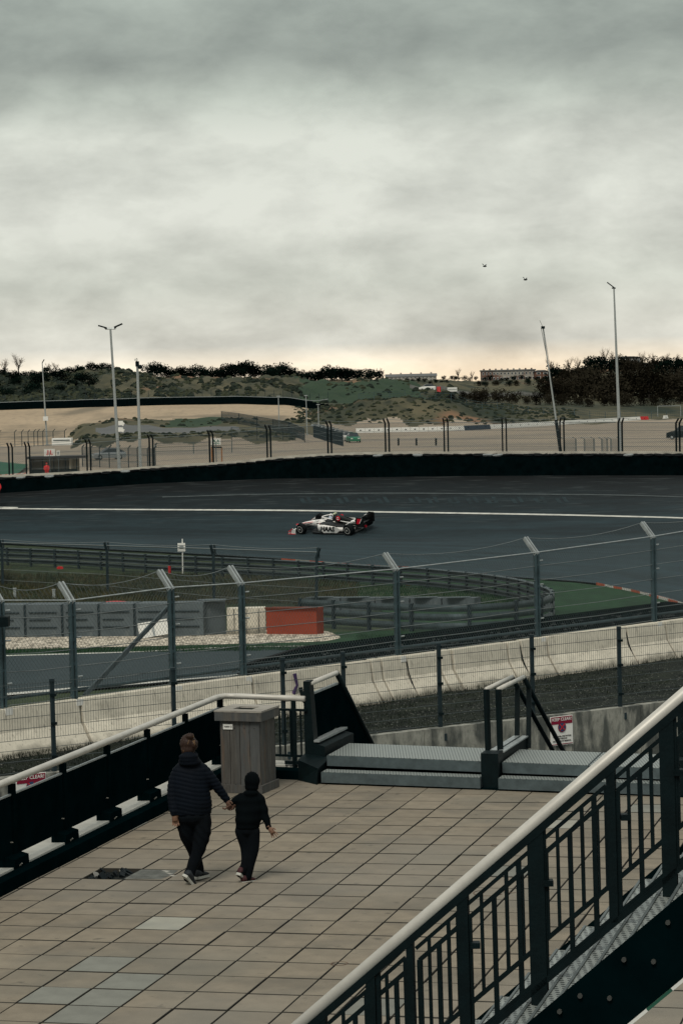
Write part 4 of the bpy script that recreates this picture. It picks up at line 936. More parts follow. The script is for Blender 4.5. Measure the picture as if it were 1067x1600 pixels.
for k in range(9):
    px, py = 552 - 7.2 * k, 691 - 2.1 * k; car_build(labs[k], onZ(px, py, .05), R(-82 + 3 * (k % 3)), m_whitep if k else m_cgreen, group='white cars parked in a row beside the car park')
car_build('white van parked on the far road left of the red box', azp(667, 740, zf(667, 740)), R(180), m_whitep, L_=4.8, H=1.9, name='van')
car_build('dark car at the right picture edge in the car park', onZ(1064, 686, .05), R(170), m_dark, H=1.9)
e = empty('container', 'small red container on the far road right of the white van', 'container', azp(685, 735, zf(685, 735))); q = azp(685, 735, zf(685, 735) + .7); MB().box(q, (1.0, 1.5, 1.5)).build('body', m_red, e); MB().box(q - Vector((0, .77, 0)), (.05, .06, 1.3)).build('door_bar', m_whitep, e)
e = empty('container', 'long white container on the far road behind the mound', 'container', azp(706, 745, zf(706, 745))); q = azp(706, 745, zf(706, 745) + 1.2); MB().box(q, (2.8, 2, 1.2)).build('body', m_whitep, e); MB().box(q - Vector((0, 1.02, 0)), (2.6, .06, .08)).build('rail', m_galv, e)
e = empty('container', 'long white low cabin behind the marshal hut', 'cabin', onZ(98, 700, .1)); q = atY(98, 690, 330); MB().box(q, (2.5, 2, .9)).build('body', m_whitep, e); MB().box(q - Vector((0, 1.02, -.2)), (2.1, .06, .12)).build('stripe', m_galv, e)
for k, (px, py, lab) in enumerate([(622.5, 696, 'left'), (650.5, 696, 'middle'), (681, 696, 'right')]):
    b = onZ(px, py, .05); e = empty('bollard', '%s of three short dark posts standing in the car park' % lab, 'bollard', b, 'three dark posts in the car park')
    MB().box(b + Vector((0, 0, .5)), (.26, .26, 1.0)).build('post', m_dark, e); MB().box(b + Vector((0, 0, 1.03)), (.30, .30, .06)).build('cap', m_galv, e)
cl = ['leftmost', 'second', 'third', 'fourth and rightmost']
for k, (px, w) in enumerate([(891, 18), (921, 15), (945, 8), (962, 14)]):
    b = onZ(px, 706, .05); D = b.y; h = 23 / F * D; wd = w / F * D
    e = empty('mesh_cage', '%s of four wire cages behind the catch fence at the right' % cl[k], 'cage', b, 'wire cages in the car park')
    for x in (-wd / 2, wd / 2):
        for y in (0, 1.2): MB().bar(b + Vector((x, y, 0)), b + Vector((x, y, h * .85)), .07, .07).build('post', m_galvp, e)
    MB().bar(b + Vector((-wd / 2, 0, h * .85)), b + Vector((-wd / 2 - .5, 0, h)), .07, .07).build('arm', m_galvp, e); MB().bar(b + Vector((wd / 2, 0, h * .85)), b + Vector((wd / 2 - .5, 0, h)), .07, .07).build('arm', m_galvp, e); MB().bar(b + Vector((-wd / 2 - .5, 0, h)), b + Vector((wd / 2 - .5, 0, h)), .05, .05).build('top_bar', m_galvl, e)
    mb = MB()
    for q in np.arange(-wd / 2, wd / 2, .12): mb.bar(b + Vector((q, 0, 0)), b + Vector((q, 0, h * .85)), .02, .02)
    for q in np.arange(.1, h * .85, .14): mb.bar(b + Vector((-wd / 2, 0, q)), b + Vector((wd / 2, 0, q)), .02, .02)
    tag(mb.build('wire_mesh', m_wire, e), kind='stuff')
def plain_fence(name, label, P, h, m_p, crank=.35, dens=.16, wire=.018, mesh=True, bars=3):
    f = empty(name, label, 'fence', P[0])
    for i, q in enumerate(P):
        pm = MB(); pm.bar(q, q + Vector((0, 0, h)), .11, .11); 
        if crank: pm.bar(q + Vector((0, 0, h)), q + Vector((crank, 0, h + crank)), .10, .10)
        pm.build('post', m_p, f)
    for k in range(bars):
        mb = MB(); z_ = h * (k + 1) / bars
        for a, b in zip(P, P[1:]): mb.bar(a + Vector((0, 0, z_)), b + Vector((0, 0, z_)), .05, .05)
        mb.build('rail', m_galvp, f)
    if mesh:
        mb = MB()
        for a, b in zip(P, P[1:]):
            L_ = (b - a).length; n = int(L_ / dens)
            for k in range(n): q = a.lerp(b, k / n); mb.bar(q, q + Vector((0, 0, h)), wire, wire)
        tag(mb.build('wire_mesh', m_fpost, f), kind='stuff')
    return f
plain_fence('mesh_fence', 'dark cranked post fence left, near the thin lamp post', [onZ(px, 698 - (px - 24) * .02, .1) for px in (-20, 0, 24, 35, 45, 54, 60, 68, 84, 102)], 2.4, m_fpost)
plain_fence('mesh_fence', 'dark mesh enclosure fence around the foot of the camera mast', [azp(px, D, .1) for px, D in ((126, 300), (140, 298), (153, 296), (168, 294), (182, 292), (198, 290), (212, 288), (228, 286), (238, 284), (240, 300))], 2.3, m_fpost, .3, .12)
plain_fence('mesh_fence', 'low mesh fence running along the grass bank to the parked cars', [far_pt(px, D) for px, D in ((345, 500), (372, 482), (400, 462), (425, 445), (450, 425), (474, 405), (474, 396), (440, 393), (400, 392), (360, 391))], 2.0, m_fpost, 0, .2, .02)
plain_fence('mesh_fence', 'low mesh fence crossing behind the car park middle', [azp(px, D, .05) for px, D in ((240, 345), (300, 347), (360, 350), (420, 352))], 1.6, m_galvp, 0, .25, .012)
plain_fence('mesh_fence', 'mesh fence beside the white parked cars', [onZ(px, py, .05) for px, py in ((490, 683), (500, 686), (512, 690), (524, 694), (536, 697))], 2.0, m_fpost, 0, .2, .02)
plain_fence('mesh_fence', 'long pale mesh fence behind the white barrier blocks', [azp(px, 545, zf(px, 545)) for px in range(560, 1070, 24)], 1.6, m_galvp, 0, .4, .012)
gl = empty('goal_frame', 'pale rectangular goal frame at the far right behind the car park', 'goal', azp(1045, 560, .2))
for px in (1026, 1062): q = azp(px, 560, zf(px, 560)); MB().bar(q, q + Vector((0, 0, 2.3)), .12, .12).build('post', m_galvl, gl)
MB().bar(azp(1026, 560, zf(1026, 560) + 2.3), azp(1062, 560, zf(1062, 560) + 2.3), .12, .12).build('crossbar', m_galvl, gl)
tag(MB().add([azp(-40, 262, .55), azp(22, 262, .55), azp(42, 300, .5), azp(-40, 330, .5)], [(0, 1, 2, 3)]).build('green_runoff', mat('green painted asphalt', (.012, .085, .045), .8, .15, .5)), kind='structure')
mb = MB()
for k in range(14): a, b = azp(-10 + k * 5, 258 + k * .6, .62), azp(-5 + k * 5, 258.6 + k * .6, .62); mb.add([a, b, b + Vector((0, 3, .02)), a + Vector((0, 3, .02))], [(0, 1, 2, 3)], k % 2)
tag(mb.build('far_kerb', [m_redp, m_white]), kind='structure')
for i, (px, py, lab) in enumerate([(757, 416, 'tiny dark bird high in the sky, the upper left one'), (820.5, 437, 'tiny dark bird in the sky, the lower right one')]):
    c = atY(px, py, 180); e = empty('bird', lab, 'bird', c); b = MB(); b.ell(c, (.14, .06, .06), 8, 6)
    b.add([c + Vector(q) for q in ((-.04, 0, .02), (-.1, .02, .16), (-.22, .0, .2), (.03, .02, .04), (.06, 0, .13), (.16, 0, .12))], [(0, 1, 2), (0, 3, 5, 4)]); b.build('body', m_dark, e)
# ================================================================== INFIELD
def guardrail(name, label, pts, n_rails=3, z0=.22, postgap=2.0, group=None, step=.8):
    P = resample(crom([G(*p) for p in pts], 8), 120); Ltot = sum((b - a).length for a, b in zip(P, P[1:])); e = empty(name, label, 'guardrail', P[0], group)
    prof = [(.0, -.11), (.10, -.085), (.10, -.06), (-.03, -.025), (-.03, .025), (.10, .06), (.10, .085), (.0, .11), (-.03, .115), (-.06, .03), (-.06, -.03), (-.03, -.115)]
    for r_ in range(n_rails):
        rings = []
        for i, q in enumerate(P):
            d = P[min(i + 1, 119)] - P[max(i - 1, 0)]; d.z = 0; d.normalize(); nr = Vector((-d.y, d.x, 0)); zc = zg(q.y) + z0 + .29 * r_
            rings.append([Vector((q.x, q.y, zc)) + nr * a * -1 + Vector((0, 0, b)) for a, b in prof])
        MB().loft(rings).build('rail', m_rail, e)
    Q = resample(P, max(3, int(Ltot / postgap)))
    for i, q in enumerate(Q):
        d = Q[min(i + 1, len(Q) - 1)] - Q[max(i - 1, 0)]; d.z = 0; d.normalize(); nr = Vector((-d.y, d.x, 0))
        for s in (1,):
            c = Vector((q.x, q.y, zg(q.y))) + nr * -.0; MB().bar(c - Vector((0, 0, .2)) - Vector((0, .09, 0)), c - Vector((0, .09, 0)) + Vector((0, 0, .29 * n_rails + .06)), .12, .10, up=tuple(nr)).build('post', m_fpost, e)
    return e
m_rail = mat('galvanised guardrail', (.052, .074, .080), .5, .35, 3, metal=.4, coords='World')
guardrail('guardrail', 'long triple guardrail sweeping along the inside of the track from the left', [(-80, 876), (0, 881), (125, 887), (250, 895), (360, 900), (480, 907), (576, 914), (677, 921), (745, 929), (803, 939), (838, 949)])
guardrail('guardrail', 'rounded loop of triple guardrail curling back beside the apex grass', [(838, 949), (858, 957), (864, 964), (858, 972), (830, 979), (769, 986), (700, 988.5), (600, 985), (497, 978), (470, 976)], 3, .2, group=None)
# low grey blocks and a grey fence behind the near guardrail
bl = ['first', 'second', 'third', 'fourth', 'fifth', 'sixth']
xs_ = [474, 532, 586, 640, 690, 742]
def run_block(name, label, cat, a, b, h, w, m, group, extra=None):
    a, b = Vector(a), Vector(b); d = (b - a); d.z = 0; d.normalize(); nr = Vector((-d.y, d.x, 0)); e = empty(name, label, cat, (a + b) / 2, group); g = d * .03
    p = [a + g, b - g, b - g + nr * w, a + g + nr * w]; mb = MB(); mb.hexa([q - Vector((0, 0, .1)) for q in p] + [q + Vector((0, 0, h)) for q in p]); mb.build('body', m, e); return e, d, nr
for k in range(5):
    e, d, nr = run_block('concrete_block', '%s low grey block from the left, behind the near guardrail' % bl[k], 'barrier', G(xs_[k], 951 + (xs_[k] - 474) * .004), G(xs_[k + 1], 951 + (xs_[k + 1] - 474) * .004), .42, .6, m_blue, 'low grey blocks behind the near guardrail')
    MB().box(e.location + Vector((0, 0, .45)), (.9, .3, .03)).build('lifting_plate', m_galv, e)
# blue grey padded barrier on the left
seam = [-76, -18, 40, 98, 155, 211, 266, 320]
for k in range(7):
    a, b = seam[k], seam[k + 1]
    e, d, nr = run_block('padded_barrier', '%s blue grey padded barrier section counted from the left picture edge' % (ORD[k - 1] if k else 'partly cut off'), 'barrier', G(a, 996.5 - a * .008), G(b, 996.5 - b * .008), 1.08, .9, m_blue, 'blue grey padded barriers beside the gravel')
    A, B = G(a, 996.5 - a * .008), G(b, 996.5 - b * .008)
    for hz in (.33, .58, .82):
        MB().bar(A.lerp(B, .12) + Vector((0, -.015, hz)) - nr * .01, A.lerp(B, .86 if hz != .58 else .7) + Vector((0, -.015, hz)) - nr * .01, .03, .03).build('strap', m_fpost, e)
    MB().bar(A + d * .02 - nr * .012 + Vector((0, 0, 0)), A + d * .02 - nr * .012 + Vector((0, 0, 1.08)), .05, .06).build('seam_flap', m_fpost, e)
e, d, nr = run_block('padded_barrier', 'shorter creased end section of the blue grey barrier beside the pale concrete', 'barrier', G(320, 993), G(355, 991.5), 1.12, .9, m_blue, 'blue grey padded barriers beside the gravel')
MB().box(e.location + Vector((0, 0, 1.14)), (.7, .5, .05)).build('cover_flap', m_blue, e)
e, d, nr = run_block('concrete_block', 'cream concrete block between the grey barrier and the orange board', 'barrier', G(354, 992), G(417, 990.5), .86, .5, m_conc, None)
for k in range(3): MB().box(e.location + d * (-.4 + .4 * k) + Vector((0, -.03, .42)), (.02, .03, .84)).build('edge_joint', m_wallc, e)
e, d, nr = run_block('orange_board', 'rusty orange red board in front of the near guardrail end', 'board', G(415.5, 991.5), G(496.5, 992), .86, .5, m_orange, None)
MB().bar(G(415.5, 991.5) + Vector((0, -.02, .87)), G(496.5, 992) + Vector((0, -.02, .87)), .12, .04).build('top_trim', mat('dark rust edge', (.12, .03, .015), .7, .2, 2), e)
q = G(240, 997); e = empty('white_box', 'tilted white box leaning against the padded barrier', 'box', q); Rm = Euler((R(-12), R(-8), R(8))).to_matrix(); MB().box(q + Vector((0, .1, .28)), (.95, .25, .5), Rm).build('body', m_whitep, e); MB().box(q + Vector((0, -.05, .3)), (.06, .06, .48), Rm).build('rib', m_galvl, e)
q = G(180, 948); e = empty('tarp', 'bright red tarp lying behind the padded barrier', 'tarp', q); m_ = MB(); m_.loft([[q + Vector((x, .4 * math.cos(t), .12 * max(0, math.sin(t)) * (1 - (x / .75) ** 2 * .8) + .12)) for t in np.linspace(0, math.pi, 7)] for x in np.linspace(-.72, .72, 9)]); m_.build('sheet', m_red, e)
q = G(95, 890); e = empty('kerb_stone', 'small red block on the grass under the far guardrail', 'block', q); MB().box(q + Vector((0, -.2, .1)), (.32, .25, .10), Euler((0, 0, .2)).to_matrix()).build('body', m_red, e); MB().box(q + Vector((0, -.2, .16)), (.2, .16, .03)).build('lid', m_red, e)
q = G(265.5, 897); e = empty('extinguisher', 'slim red extinguisher post at the far guardrail near the white sign', 'extinguisher', q); MB().tube([q, q + Vector((0, 0, .42))], .075, 8).build('body', m_red, e); MB().tube([q + Vector((0, 0, .42)), q + Vector((0, 0, .5))], .03, 6).build('valve', m_dark, e)
for k, (px, py, lab) in enumerate([(24, 935, 'left'), (85, 937, 'right')]):
    q = G(px, py); e = empty('marker_post', '%s of two short pale marker posts in the weeds behind the padded barrier' % lab, 'post', q, 'short pale marker posts'); MB().box(q + Vector((0, 0, .2)), (.12, .12, .45)).build('post', m_galvl, e); MB().box(q + Vector((0, 0, .44)), (.15, .15, .04)).build('cap', m_galvl, e)
q = G(286, 899); e = empty('sign', 'small white square sign on a thin white post at the far guardrail', 'sign', q); t = atY(285.3, 842, q.y); MB().tube([q, t], .035, 6).build('pole', m_whitep, e); c = atY(284, 855, q.y); o = MB().box(c + Vector((0, -.05, 0)), (.38, .04, .42)).build('board', m_whitep, e); MB().box(c + Vector((0, -.08, .02)), (.2, .02, .16)).build('symbol', m_galvl, o)
for k, (px, py, w, lab) in enumerate([(605, 912, .35, 'faded red scrap on the grass left of the middle post'), (640, 915, .2, 'small red scrap on the grass by the guardrail'), (688, 953, .3, 'white lump on the end of the low grey blocks')]):
    q = G(px, py); e = empty('scrap', lab, 'litter', q); m_ = MB(); m_.ell(q + Vector((0, 0, .05)), (w, .12, .07), 7, 5); m_.build('piece', m_whitep if k == 2 else m_redp, e)
# fence standing inside the infield
mf = [(-160, 912, 838), (5, 915, 843), (169, 925, 847), (335, 943, 851), (494, 953, 856)]
P = [G(px, py) for px, py, t in mf]
f = empty('mesh_fence', 'middle distance fence with double cranked posts ending beside the orange board', 'fence', P[0]); tops = []; el_ = []
for (px, py, ty), q in zip(mf, P):
    t = atY(px - 1 if px < 400 else px + 1.5, ty, q.y); e_ = t - Vector((.0, 0, .35)); tops.append(t); el_.append(e_); pm = MB(); pm.bar(q, e_ + Vector((-.02, 0, 0)), .11, .12); pm.bar(e_ + Vector((-.04, 0, -.05)), t + Vector((-.12 if px < 400 else .1, -.1, 0)), .08, .08); pm.bar(e_ + Vector((.06, 0, -.05)), t + Vector((.02, .1, 0)), .07, .08); pm.build('post', m_fpost, f)
for fr_, nm, r_ in ((1.0, 'top_wire', .012), (.93, 'top_tube', .024), (.6, 'cable', .010), (.35, 'cable', .010), (.12, 'cable', .010)):
    mb = MB()
    for i in range(len(P) - 1):
        A = P[i].lerp(tops[i], fr_); B = P[i + 1].lerp(tops[i + 1], fr_); sag = .35 if nm == 'top_wire' else 0
        mb.tube([A.lerp(B, k / 6) - Vector((0, 0, sag * k / 6 * (1 - k / 6))) for k in range(7)], r_, 4, cap=False)
    mb.build(nm, m_cable, f)
mb = MB()
for i in range(len(P) - 1):
    n = 90
    for k in range(-24, n):
        for sg in (0, 1):
            s0, s1 = k / n, (k + 24) / n; z0, z1 = 0, .92
            if s0 < 0: z0 = -s0 / (24 / n) * .92; s0 = 0
            if s1 > 1: z1 = .92 - (s1 - 1) / (24 / n) * .92; s1 = 1
            if sg: s0, s1 = 1 - s0, 1 - s1
            mb.tube([P[i].lerp(P[i + 1], s0).lerp(tops[i].lerp(tops[i + 1], s0), z0), P[i].lerp(P[i + 1], s1).lerp(tops[i].lerp(tops[i + 1], s1), z1)], .0035, 3, cap=False)
tag(mb.build('chain_link_mesh', m_wire, f), kind='stuff')
# grass tufts: rough vegetation, uncountable
def tufts(name, n, fn, m, h=.35, seed=3):
    rnd = random.Random(seed); mb = MB()
    for _ in range(n):
        q = fn(rnd)
        if q is None: continue
        for b in range(4):
            a = rnd.uniform(0, 6.28); d = Vector((math.cos(a), math.sin(a), 0)); hh = h * rnd.uniform(.4, 1.2); w = Vector((-d.y, d.x, 0)) * .02 * (h / .3); o_ = Vector((rnd.gauss(0, .06), rnd.gauss(0, .06), 0))
            mb.add([q + o_ - w, q + o_ + w, q + o_ + d * hh * .35 + Vector((0, 0, hh))], [(0, 1, 2)])
    return tag(mb.build(name, m), kind='stuff')
m_tuft = mat('dry grass blades', (.014, .024, .009), .9, .3, .8, col2=(.085, .075, .038), thr=(.4, .62), coords='World')
m_tuftg = mat('green grass blades', (.006, .030, .010), .9, .3, .8, col2=(.016, .060, .020), thr=(.4, .62), coords='World')
m_tuftd = mat('dark weed blades', (.003, .008, .004), .9, .3, .8, col2=(.018, .026, .012), thr=(.45, .68), coords='World')
def f1(r_):
    px = r_.uniform(-40, 560); return G(px, r_.uniform(898, 945) if px < 460 else r_.uniform(908, 948))
tufts('rough_grass', 9000, f1, m_tuft, .20)
tufts('rough_grass', 2600, lambda r_: G(r_.uniform(560, 800), r_.uniform(918, 946)), m_tuftg, .16, 4)
def f3(r_):
    px = r_.uniform(-10, 640); return G(px, (1019 - px * .012) + r_.uniform(-3.5, 3.5)) if px < 560 else G(px, r_.uniform(993, 1006))
tufts('lawn_edge_grass', 3500, f3, m_tuftg, .10, 5)
def f4(r_):
    x = r_.uniform(-9, 12); y = yw(x) + r_.random() * (56.0 + 1.007 * x - yw(x)); return Vector((x, y, 2.05 + .1 * (1 - (y - yw(x)) / 7)))
tufts('bank_weeds', 9000, f4, m_tuftd, .07, 6)
def f5(r_):
    x = r_.uniform(-9, 12); y = 55.6 + 1.007 * x + r_.gauss(0, .12); return Vector((x, y, 2.02))
tufts('wall_foot_weeds', 1500, f5, m_tuftd, .14, 7)
# bare weed shrub at the left behind the fence
rnd = random.Random(5); q = G(4, 912); e = empty('weed_shrub', 'pale dry shrub at the left picture edge behind the fence', 'shrub', q); mb = MB()
for k in range(160): d = Vector((rnd.gauss(0, .35), rnd.gauss(0, .3), rnd.uniform(.2, .9))); mb.tube([q + Vector((rnd.gauss(0, .25), 0, 0)), q + d * 1.2 + Vector((rnd.gauss(0, .3), 0, 0))], [.012, .004], 3, cap=False)
mb.build('stems', m_tuft, e)
q2 = Vector((-3.4, 52.0, 2.1))
# ------------------------------------------------------------------ black tyre barrier behind the concrete wall
def bline(t): return Vector((t, 56.2 + 1.007 * t, 2.0))       # concrete barrier line by X
BD = Vector((1, 1.007, 0)).normalized(); BN = Vector((-BD.y, BD.x, 0))   # BN points to the track
def on_bline(px, z_=2.95):
    r = ray(px, 1000); k = r.x / r.y; X = 56.2 * k / (1 - 1.007 * k); return Vector((X, 56.2 + 1.007 * X, z_))
tb = empty('tyre_wall', 'dark rubber belted tyre wall directly behind the pale concrete barrier', 'barrier', on_bline(700, 2.0) + BN * 2)
rings = []
for k in range(50):
    px = 396 + k * 16; c = on_bline(px, 2.0); w = 2.5 * min(1, (px - 392) / 240 + .10); h = 1.02 * min(1, (px - 385) / 45)
    rings.append([c + BN * .45 + Vector((0, 0, -.6)), c + BN * (.45 + w) + Vector((0, 0, -.6)), c + BN * (.45 + w) + Vector((0, 0, h * .93)), c + BN * (.45 + w - .06) + Vector((0, 0, h)), c + BN * .5 + Vector((0, 0, h * .9))])
MB().loft(rings).build('belt_cover', m_black, tb)
mb = MB()
for k in range(350):
    px = rnd.uniform(400, 1120); c = on_bline(px, 2.0); w = 2.5 * min(1, (px - 392) / 240 + .10); c = c + BN * (.5 + rnd.random() * w) + Vector((0, 0, .97)); mb.ell(c, (rnd.uniform(.02, .05), .04, .02), 5, 3)
tag(mb.build('rubber_debris', mat('pale grit', (.05, .06, .06), .9, .3, 3), tb), kind='stuff')
for k in range(70):
    px = 404 + k * 3.2; c = on_bline(px, 2.0); w = 2.5 * min(1, (px - 392) / 240 + .10); h = 1.02 * min(1, (px - 385) / 45); MB().box(c + BN * (.45 + w * .93) + Vector((0, 0, h + .008)), (.10, .10, .03), Matrix.Rotation(math.atan2(BD.y, BD.x), 3, 'Z')).build('belt_rib', m_tyre, tb)
# ------------------------------------------------------------------ concrete barrier blocks
jp = [-70, 118, 387, 573, 590, 630, 681, 700, 786, 807, 848, 973, 1034, 1150]
names = ['partly hidden left end block of the pale concrete barrier, left of the first joint', 'long pale concrete barrier block behind the rising black handrail', 'pale concrete barrier block behind the timber litter bin', 'narrow concrete filler piece right of the bin, first of the thin ones', 'pale concrete block right of the small black stair panel', 'pale concrete block carrying the fence post above the left platform', 'second thin concrete filler piece, above the platform steps', 'pale concrete block left of the paired stair handrails', 'thin concrete filler piece above the paired stair handrails', 'short concrete block carrying the fence post above the stair handrails', 'pale concrete barrier block above the keep clear sign', 'short concrete block carrying the right fence post', 'pale concrete barrier block at the right picture edge']
bprof = [(-.50, 0), (-.50, .08), (-.17, .54), (-.10, .985), (-.085, 1.0), (.085, 1.0), (.10, .985), (.17, .54), (.50, .08), (.50, 0)]
for k in range(len(jp) - 1):
    a, b = on_bline(jp[k], 1.96), on_bline(jp[k + 1], 1.96); a = a + BD * .03; b = b - BD * .03
    e = empty('concrete_barrier', names[k], 'barrier', (a + b) / 2, 'pale concrete barrier blocks'); lift = random.uniform(-.012, .012); sh = random.uniform(-.02, .02)
    def rg(c, s=1.0, top=1.0): return [c + BN * (x * s + sh) + Vector((0, 0, z_ * top + lift)) for x, z_ in bprof]
    MB().loft([rg(a + BD * .0, .93, .985), rg(a + BD * .03), rg(b - BD * .03), rg(b, .93, .985)]).build('body', m_conc, e)
    if (b - a).length > 2:
        for u in (.25, .75): c = a.lerp(b, u) - BN * .40 + Vector((0, 0, .02)); MB().bar(c - BD * .2, c + BD * .2, .06, .1).build('lifting_pocket', m_joint, e)
    if k in (4, 8, 10):
        c = b - BN * .15 + Vector((0, 0, .2)); MB().tube([c + Vector((0, 0, .75)) + BN * .06, c + Vector((0, 0, .38)) - BN * .04, c - BN * .20], [.012, random.uniform(.01, .02), .025], 5).build('joint_strap', m_dark, e)
rb = empty('purple_strap', 'purple and dark rag tied at a joint of the barrier beside the bin', 'strap', on_bline(449, 2.4)); c = on_bline(449, 2.9) - BN * .2; MB().tube([c, c - Vector((-.05, 0, .25)), c - Vector((.05, 0, .45)), c - Vector((0, 0, .6))], [.05, .03, .055, .02], 6).build('rag', mat('purple cloth', (.05, .03, .09), .9, .2, 4), rb); MB().tube([c - Vector((-.12, 0, .3)), c - Vector((-.2, 0, .75))], [.05, .03], 6).build('rag', m_dark, rb)
# ------------------------------------------------------------------ tall debris fence on the concrete barrier
tf = empty('debris_fence', 'tall cranked debris fence with diamond mesh on the pale concrete barrier', 'fence', on_bline(622, 2.95))
tp = [(-130, 1115, 945), (6, 1108, 938), (117, 1093, 938), (272, 1078, 918), (382, 1065, 911), (624, 1033, 889), (843, 1004, 863), (1025, 972, 838), (1190, 952, 810)]
PB = []; PE = []; PT = []
for px, yb, ye in tp:
    c = on_bline(px) + BN * .06; yb_, ye_ = yb, ye; base = Vector((c.x, c.y, 2.95)); e_ = atY(px - 1.5, ye, c.y); el = Vector((c.x, c.y, e_.z)); t = el + BN * .34 + Vector((0, 0, .34)); PB.append(base); PE.append(el); PT.append(t)
    pm = MB(); w = .10
    for s in (-1, 1): pm.bar(base + BD * .045 * s - Vector((0, 0, .6)), el + BD * .045 * s, .035, .09, up=tuple(BN)); pm.bar(el + BD * .045 * s - BN * .02 - Vector((0, 0, .05)), t + BD * .045 * s, .09, .04, up=tuple(BD), mi=1)
    for u in (.1, .35, .6, .85): pm.box(base.lerp(el, u), (.08, .06, .05), Matrix.Rotation(math.atan2(BD.y, BD.x), 3, 'Z'))
    p_ = pm.build('post', [m_galvp, m_galvl], tf)
    MB().box(base - BN * .17 - Vector((0, 0, .06)), (.17, .02, .13), Matrix.Rotation(math.atan2(BD.y, BD.x), 3, 'Z')).build('tag_plate', m_whitep, p_)
    for u in (.22, .62, .9): MB().tube([base.lerp(el, u) + BD * .1, base.lerp(el, u) + BD * .22], .02, 5).build('clamp', m_galvl, p_)
H5 = [0.02, .17, .33, .50, .67, .84]
for u in H5:
    mb = MB()
    for i in range(len(PB) - 1): A, B = PB[i].lerp(PE[i], u), PB[i + 1].lerp(PE[i + 1], u); mb.tube([A, A.lerp(B, .5) - Vector((0, 0, .02)), B], .0085, 4, cap=False)
    mb.build('cable', m_cable, tf)
mb = MB()
for i in range(len(PB) - 1): mb.tube([PE[i], PE[i + 1]], .016, 5, cap=False)
mb.build('top_tube', m_galvl, tf)
mb = MB()
for i in range(len(PB) - 1): mb.tube([PB[i] + BN * .12 + Vector((0, 0, .16)), PB[i + 1] + BN * .12 + Vector((0, 0, .16))], .035, 6, cap=False)
mb.build('bottom_tube', m_galvp, tf)
mb = MB()
for i in range(len(PB) - 1): mb.tube([PT[i].lerp(PT[i + 1], k / 8) - Vector((0, 0, .62 * (k / 8) * (1 - k / 8))) for k in range(9)], .008, 4, cap=False)
mb.build('top_wire', m_cable, tf)
mb = MB(); cell = .085
for i in range(len(PB) - 1):
    L_ = (PB[i + 1] - PB[i]).length; H_ = (PE[i].z - PB[i].z); n = int(L_ / cell); hn = H_ / 1.35 / cell
    for a in range(-int(hn), n):
        for sg in (0, 1):
            s0, s1 = a, a + hn; z0, z1 = 0., 1.
            if s0 < 0: z0 = -s0 / hn; s0 = 0
            if s1 > n: z1 = 1 - (s1 - n) / hn; s1 = n
            if s1 <= s0: continue
            s0, s1 = s0 / n, s1 / n
            if sg: s0, s1 = 1 - s0, 1 - s1
            mb.tube([PB[i].lerp(PB[i + 1], s0).lerp(PE[i].lerp(PE[i + 1], s0), z0), PB[i].lerp(PB[i + 1], s1).lerp(PE[i].lerp(PE[i + 1], s1), z1)], .0030, 3, cap=False)
    m2 = int(L_ / .11)      # cranked skirt: loose wires from the tube to the sagging top wire
    for k in range(m2):
        u = k / m2; sg = -.62 * u * (1 - u); A = PE[i].lerp(PE[i + 1], u); B = PT[i].lerp(PT[i + 1], u) + Vector((0, 0, sg)); j = Vector((rnd.uniform(-.03, .03), 0, 0)); B2 = PT[i].lerp(PT[i + 1], min(1, u + .10 / L_ * 1.2)) + Vector((0, 0, sg))
        mb.tube([A, A.lerp(B, .5) + j, B], .0032, 3, cap=False); mb.tube([A, B2], .0028, 3, cap=False)
tag(mb.build('diamond_mesh', m_wire, tf), kind='stuff')
st = MB(); a = PE[3] - Vector((0, 0, .42)) + BN * .1; b = on_bline(135, 2.95) + BN * .1; b.z = atY(135, 1087, b.y).z; st.bar(a, b, .05, .09); st.build('diagonal_brace', m_galv, tf)
cb = empty('camera_box', 'dark box on a bracket at the left picture edge on the debris fence', 'box', PE[1]); q = PB[1] + Vector((-.1, -.4, 0)); q.z = atY(5, 971, q.y).z; MB().box(q + Vector((0, 0, 0)), (.62, .3, .19)).build('housing', m_dark, cb); MB().bar(q, q + Vector((.0, .4, 0)), .08, .05).build('bracket', m_dark, cb)
# ------------------------------------------------------------------ low retaining wall, panel fence
def on_wall(px, z_):   # point on the low wall line at photo column px
    r = ray(px, 1150); k = r.x / r.y; X = 49.55 * k / (1 - .665 * k); return Vector((X, 49.55 + .665 * X, z_))
WD = Vector((1, .665, 0)).normalized(); WN = Vector((WD.y, -WD.x, 0))  # WN toward the camera
lw = empty('retaining_wall', 'low stained concrete retaining wall below the panel fence', 'wall', on_wall(600, .9))
jw = [-150, -40, 90, 240, 357, 510, 657, 775, 887, 995, 1110, 1260]
for a, b in zip(jw, jw[1:]):
    A, B = on_wall(a, .88) + WD * .008, on_wall(b, .88) - WD * .008; h = 2.22 - .88 + random.uniform(-.008, .008); o_ = WN * random.uniform(0, .012)
    p = [A + WN * .12 + o_, B + WN * .12 + o_, B - WN * .08, A - WN * .08]; MB().hexa(p + [q + Vector((0, 0, h)) for q in p]).build('wall_panel', m_wallc, lw)
pf = empty('panel_fence', 'grey wire panel fence with thin posts on the low wall', 'fence', on_wall(600, 2.22))
pp = [(-150, 0), (-60, 0), (84, 1060), (273, 1043), (444, 1028), (538.5, 1020), (688, 1010), (833, 996), (969, 980), (1110, 965)]
PP = [on_wall(px, 2.15) for px, _ in pp]; FH = 1.72
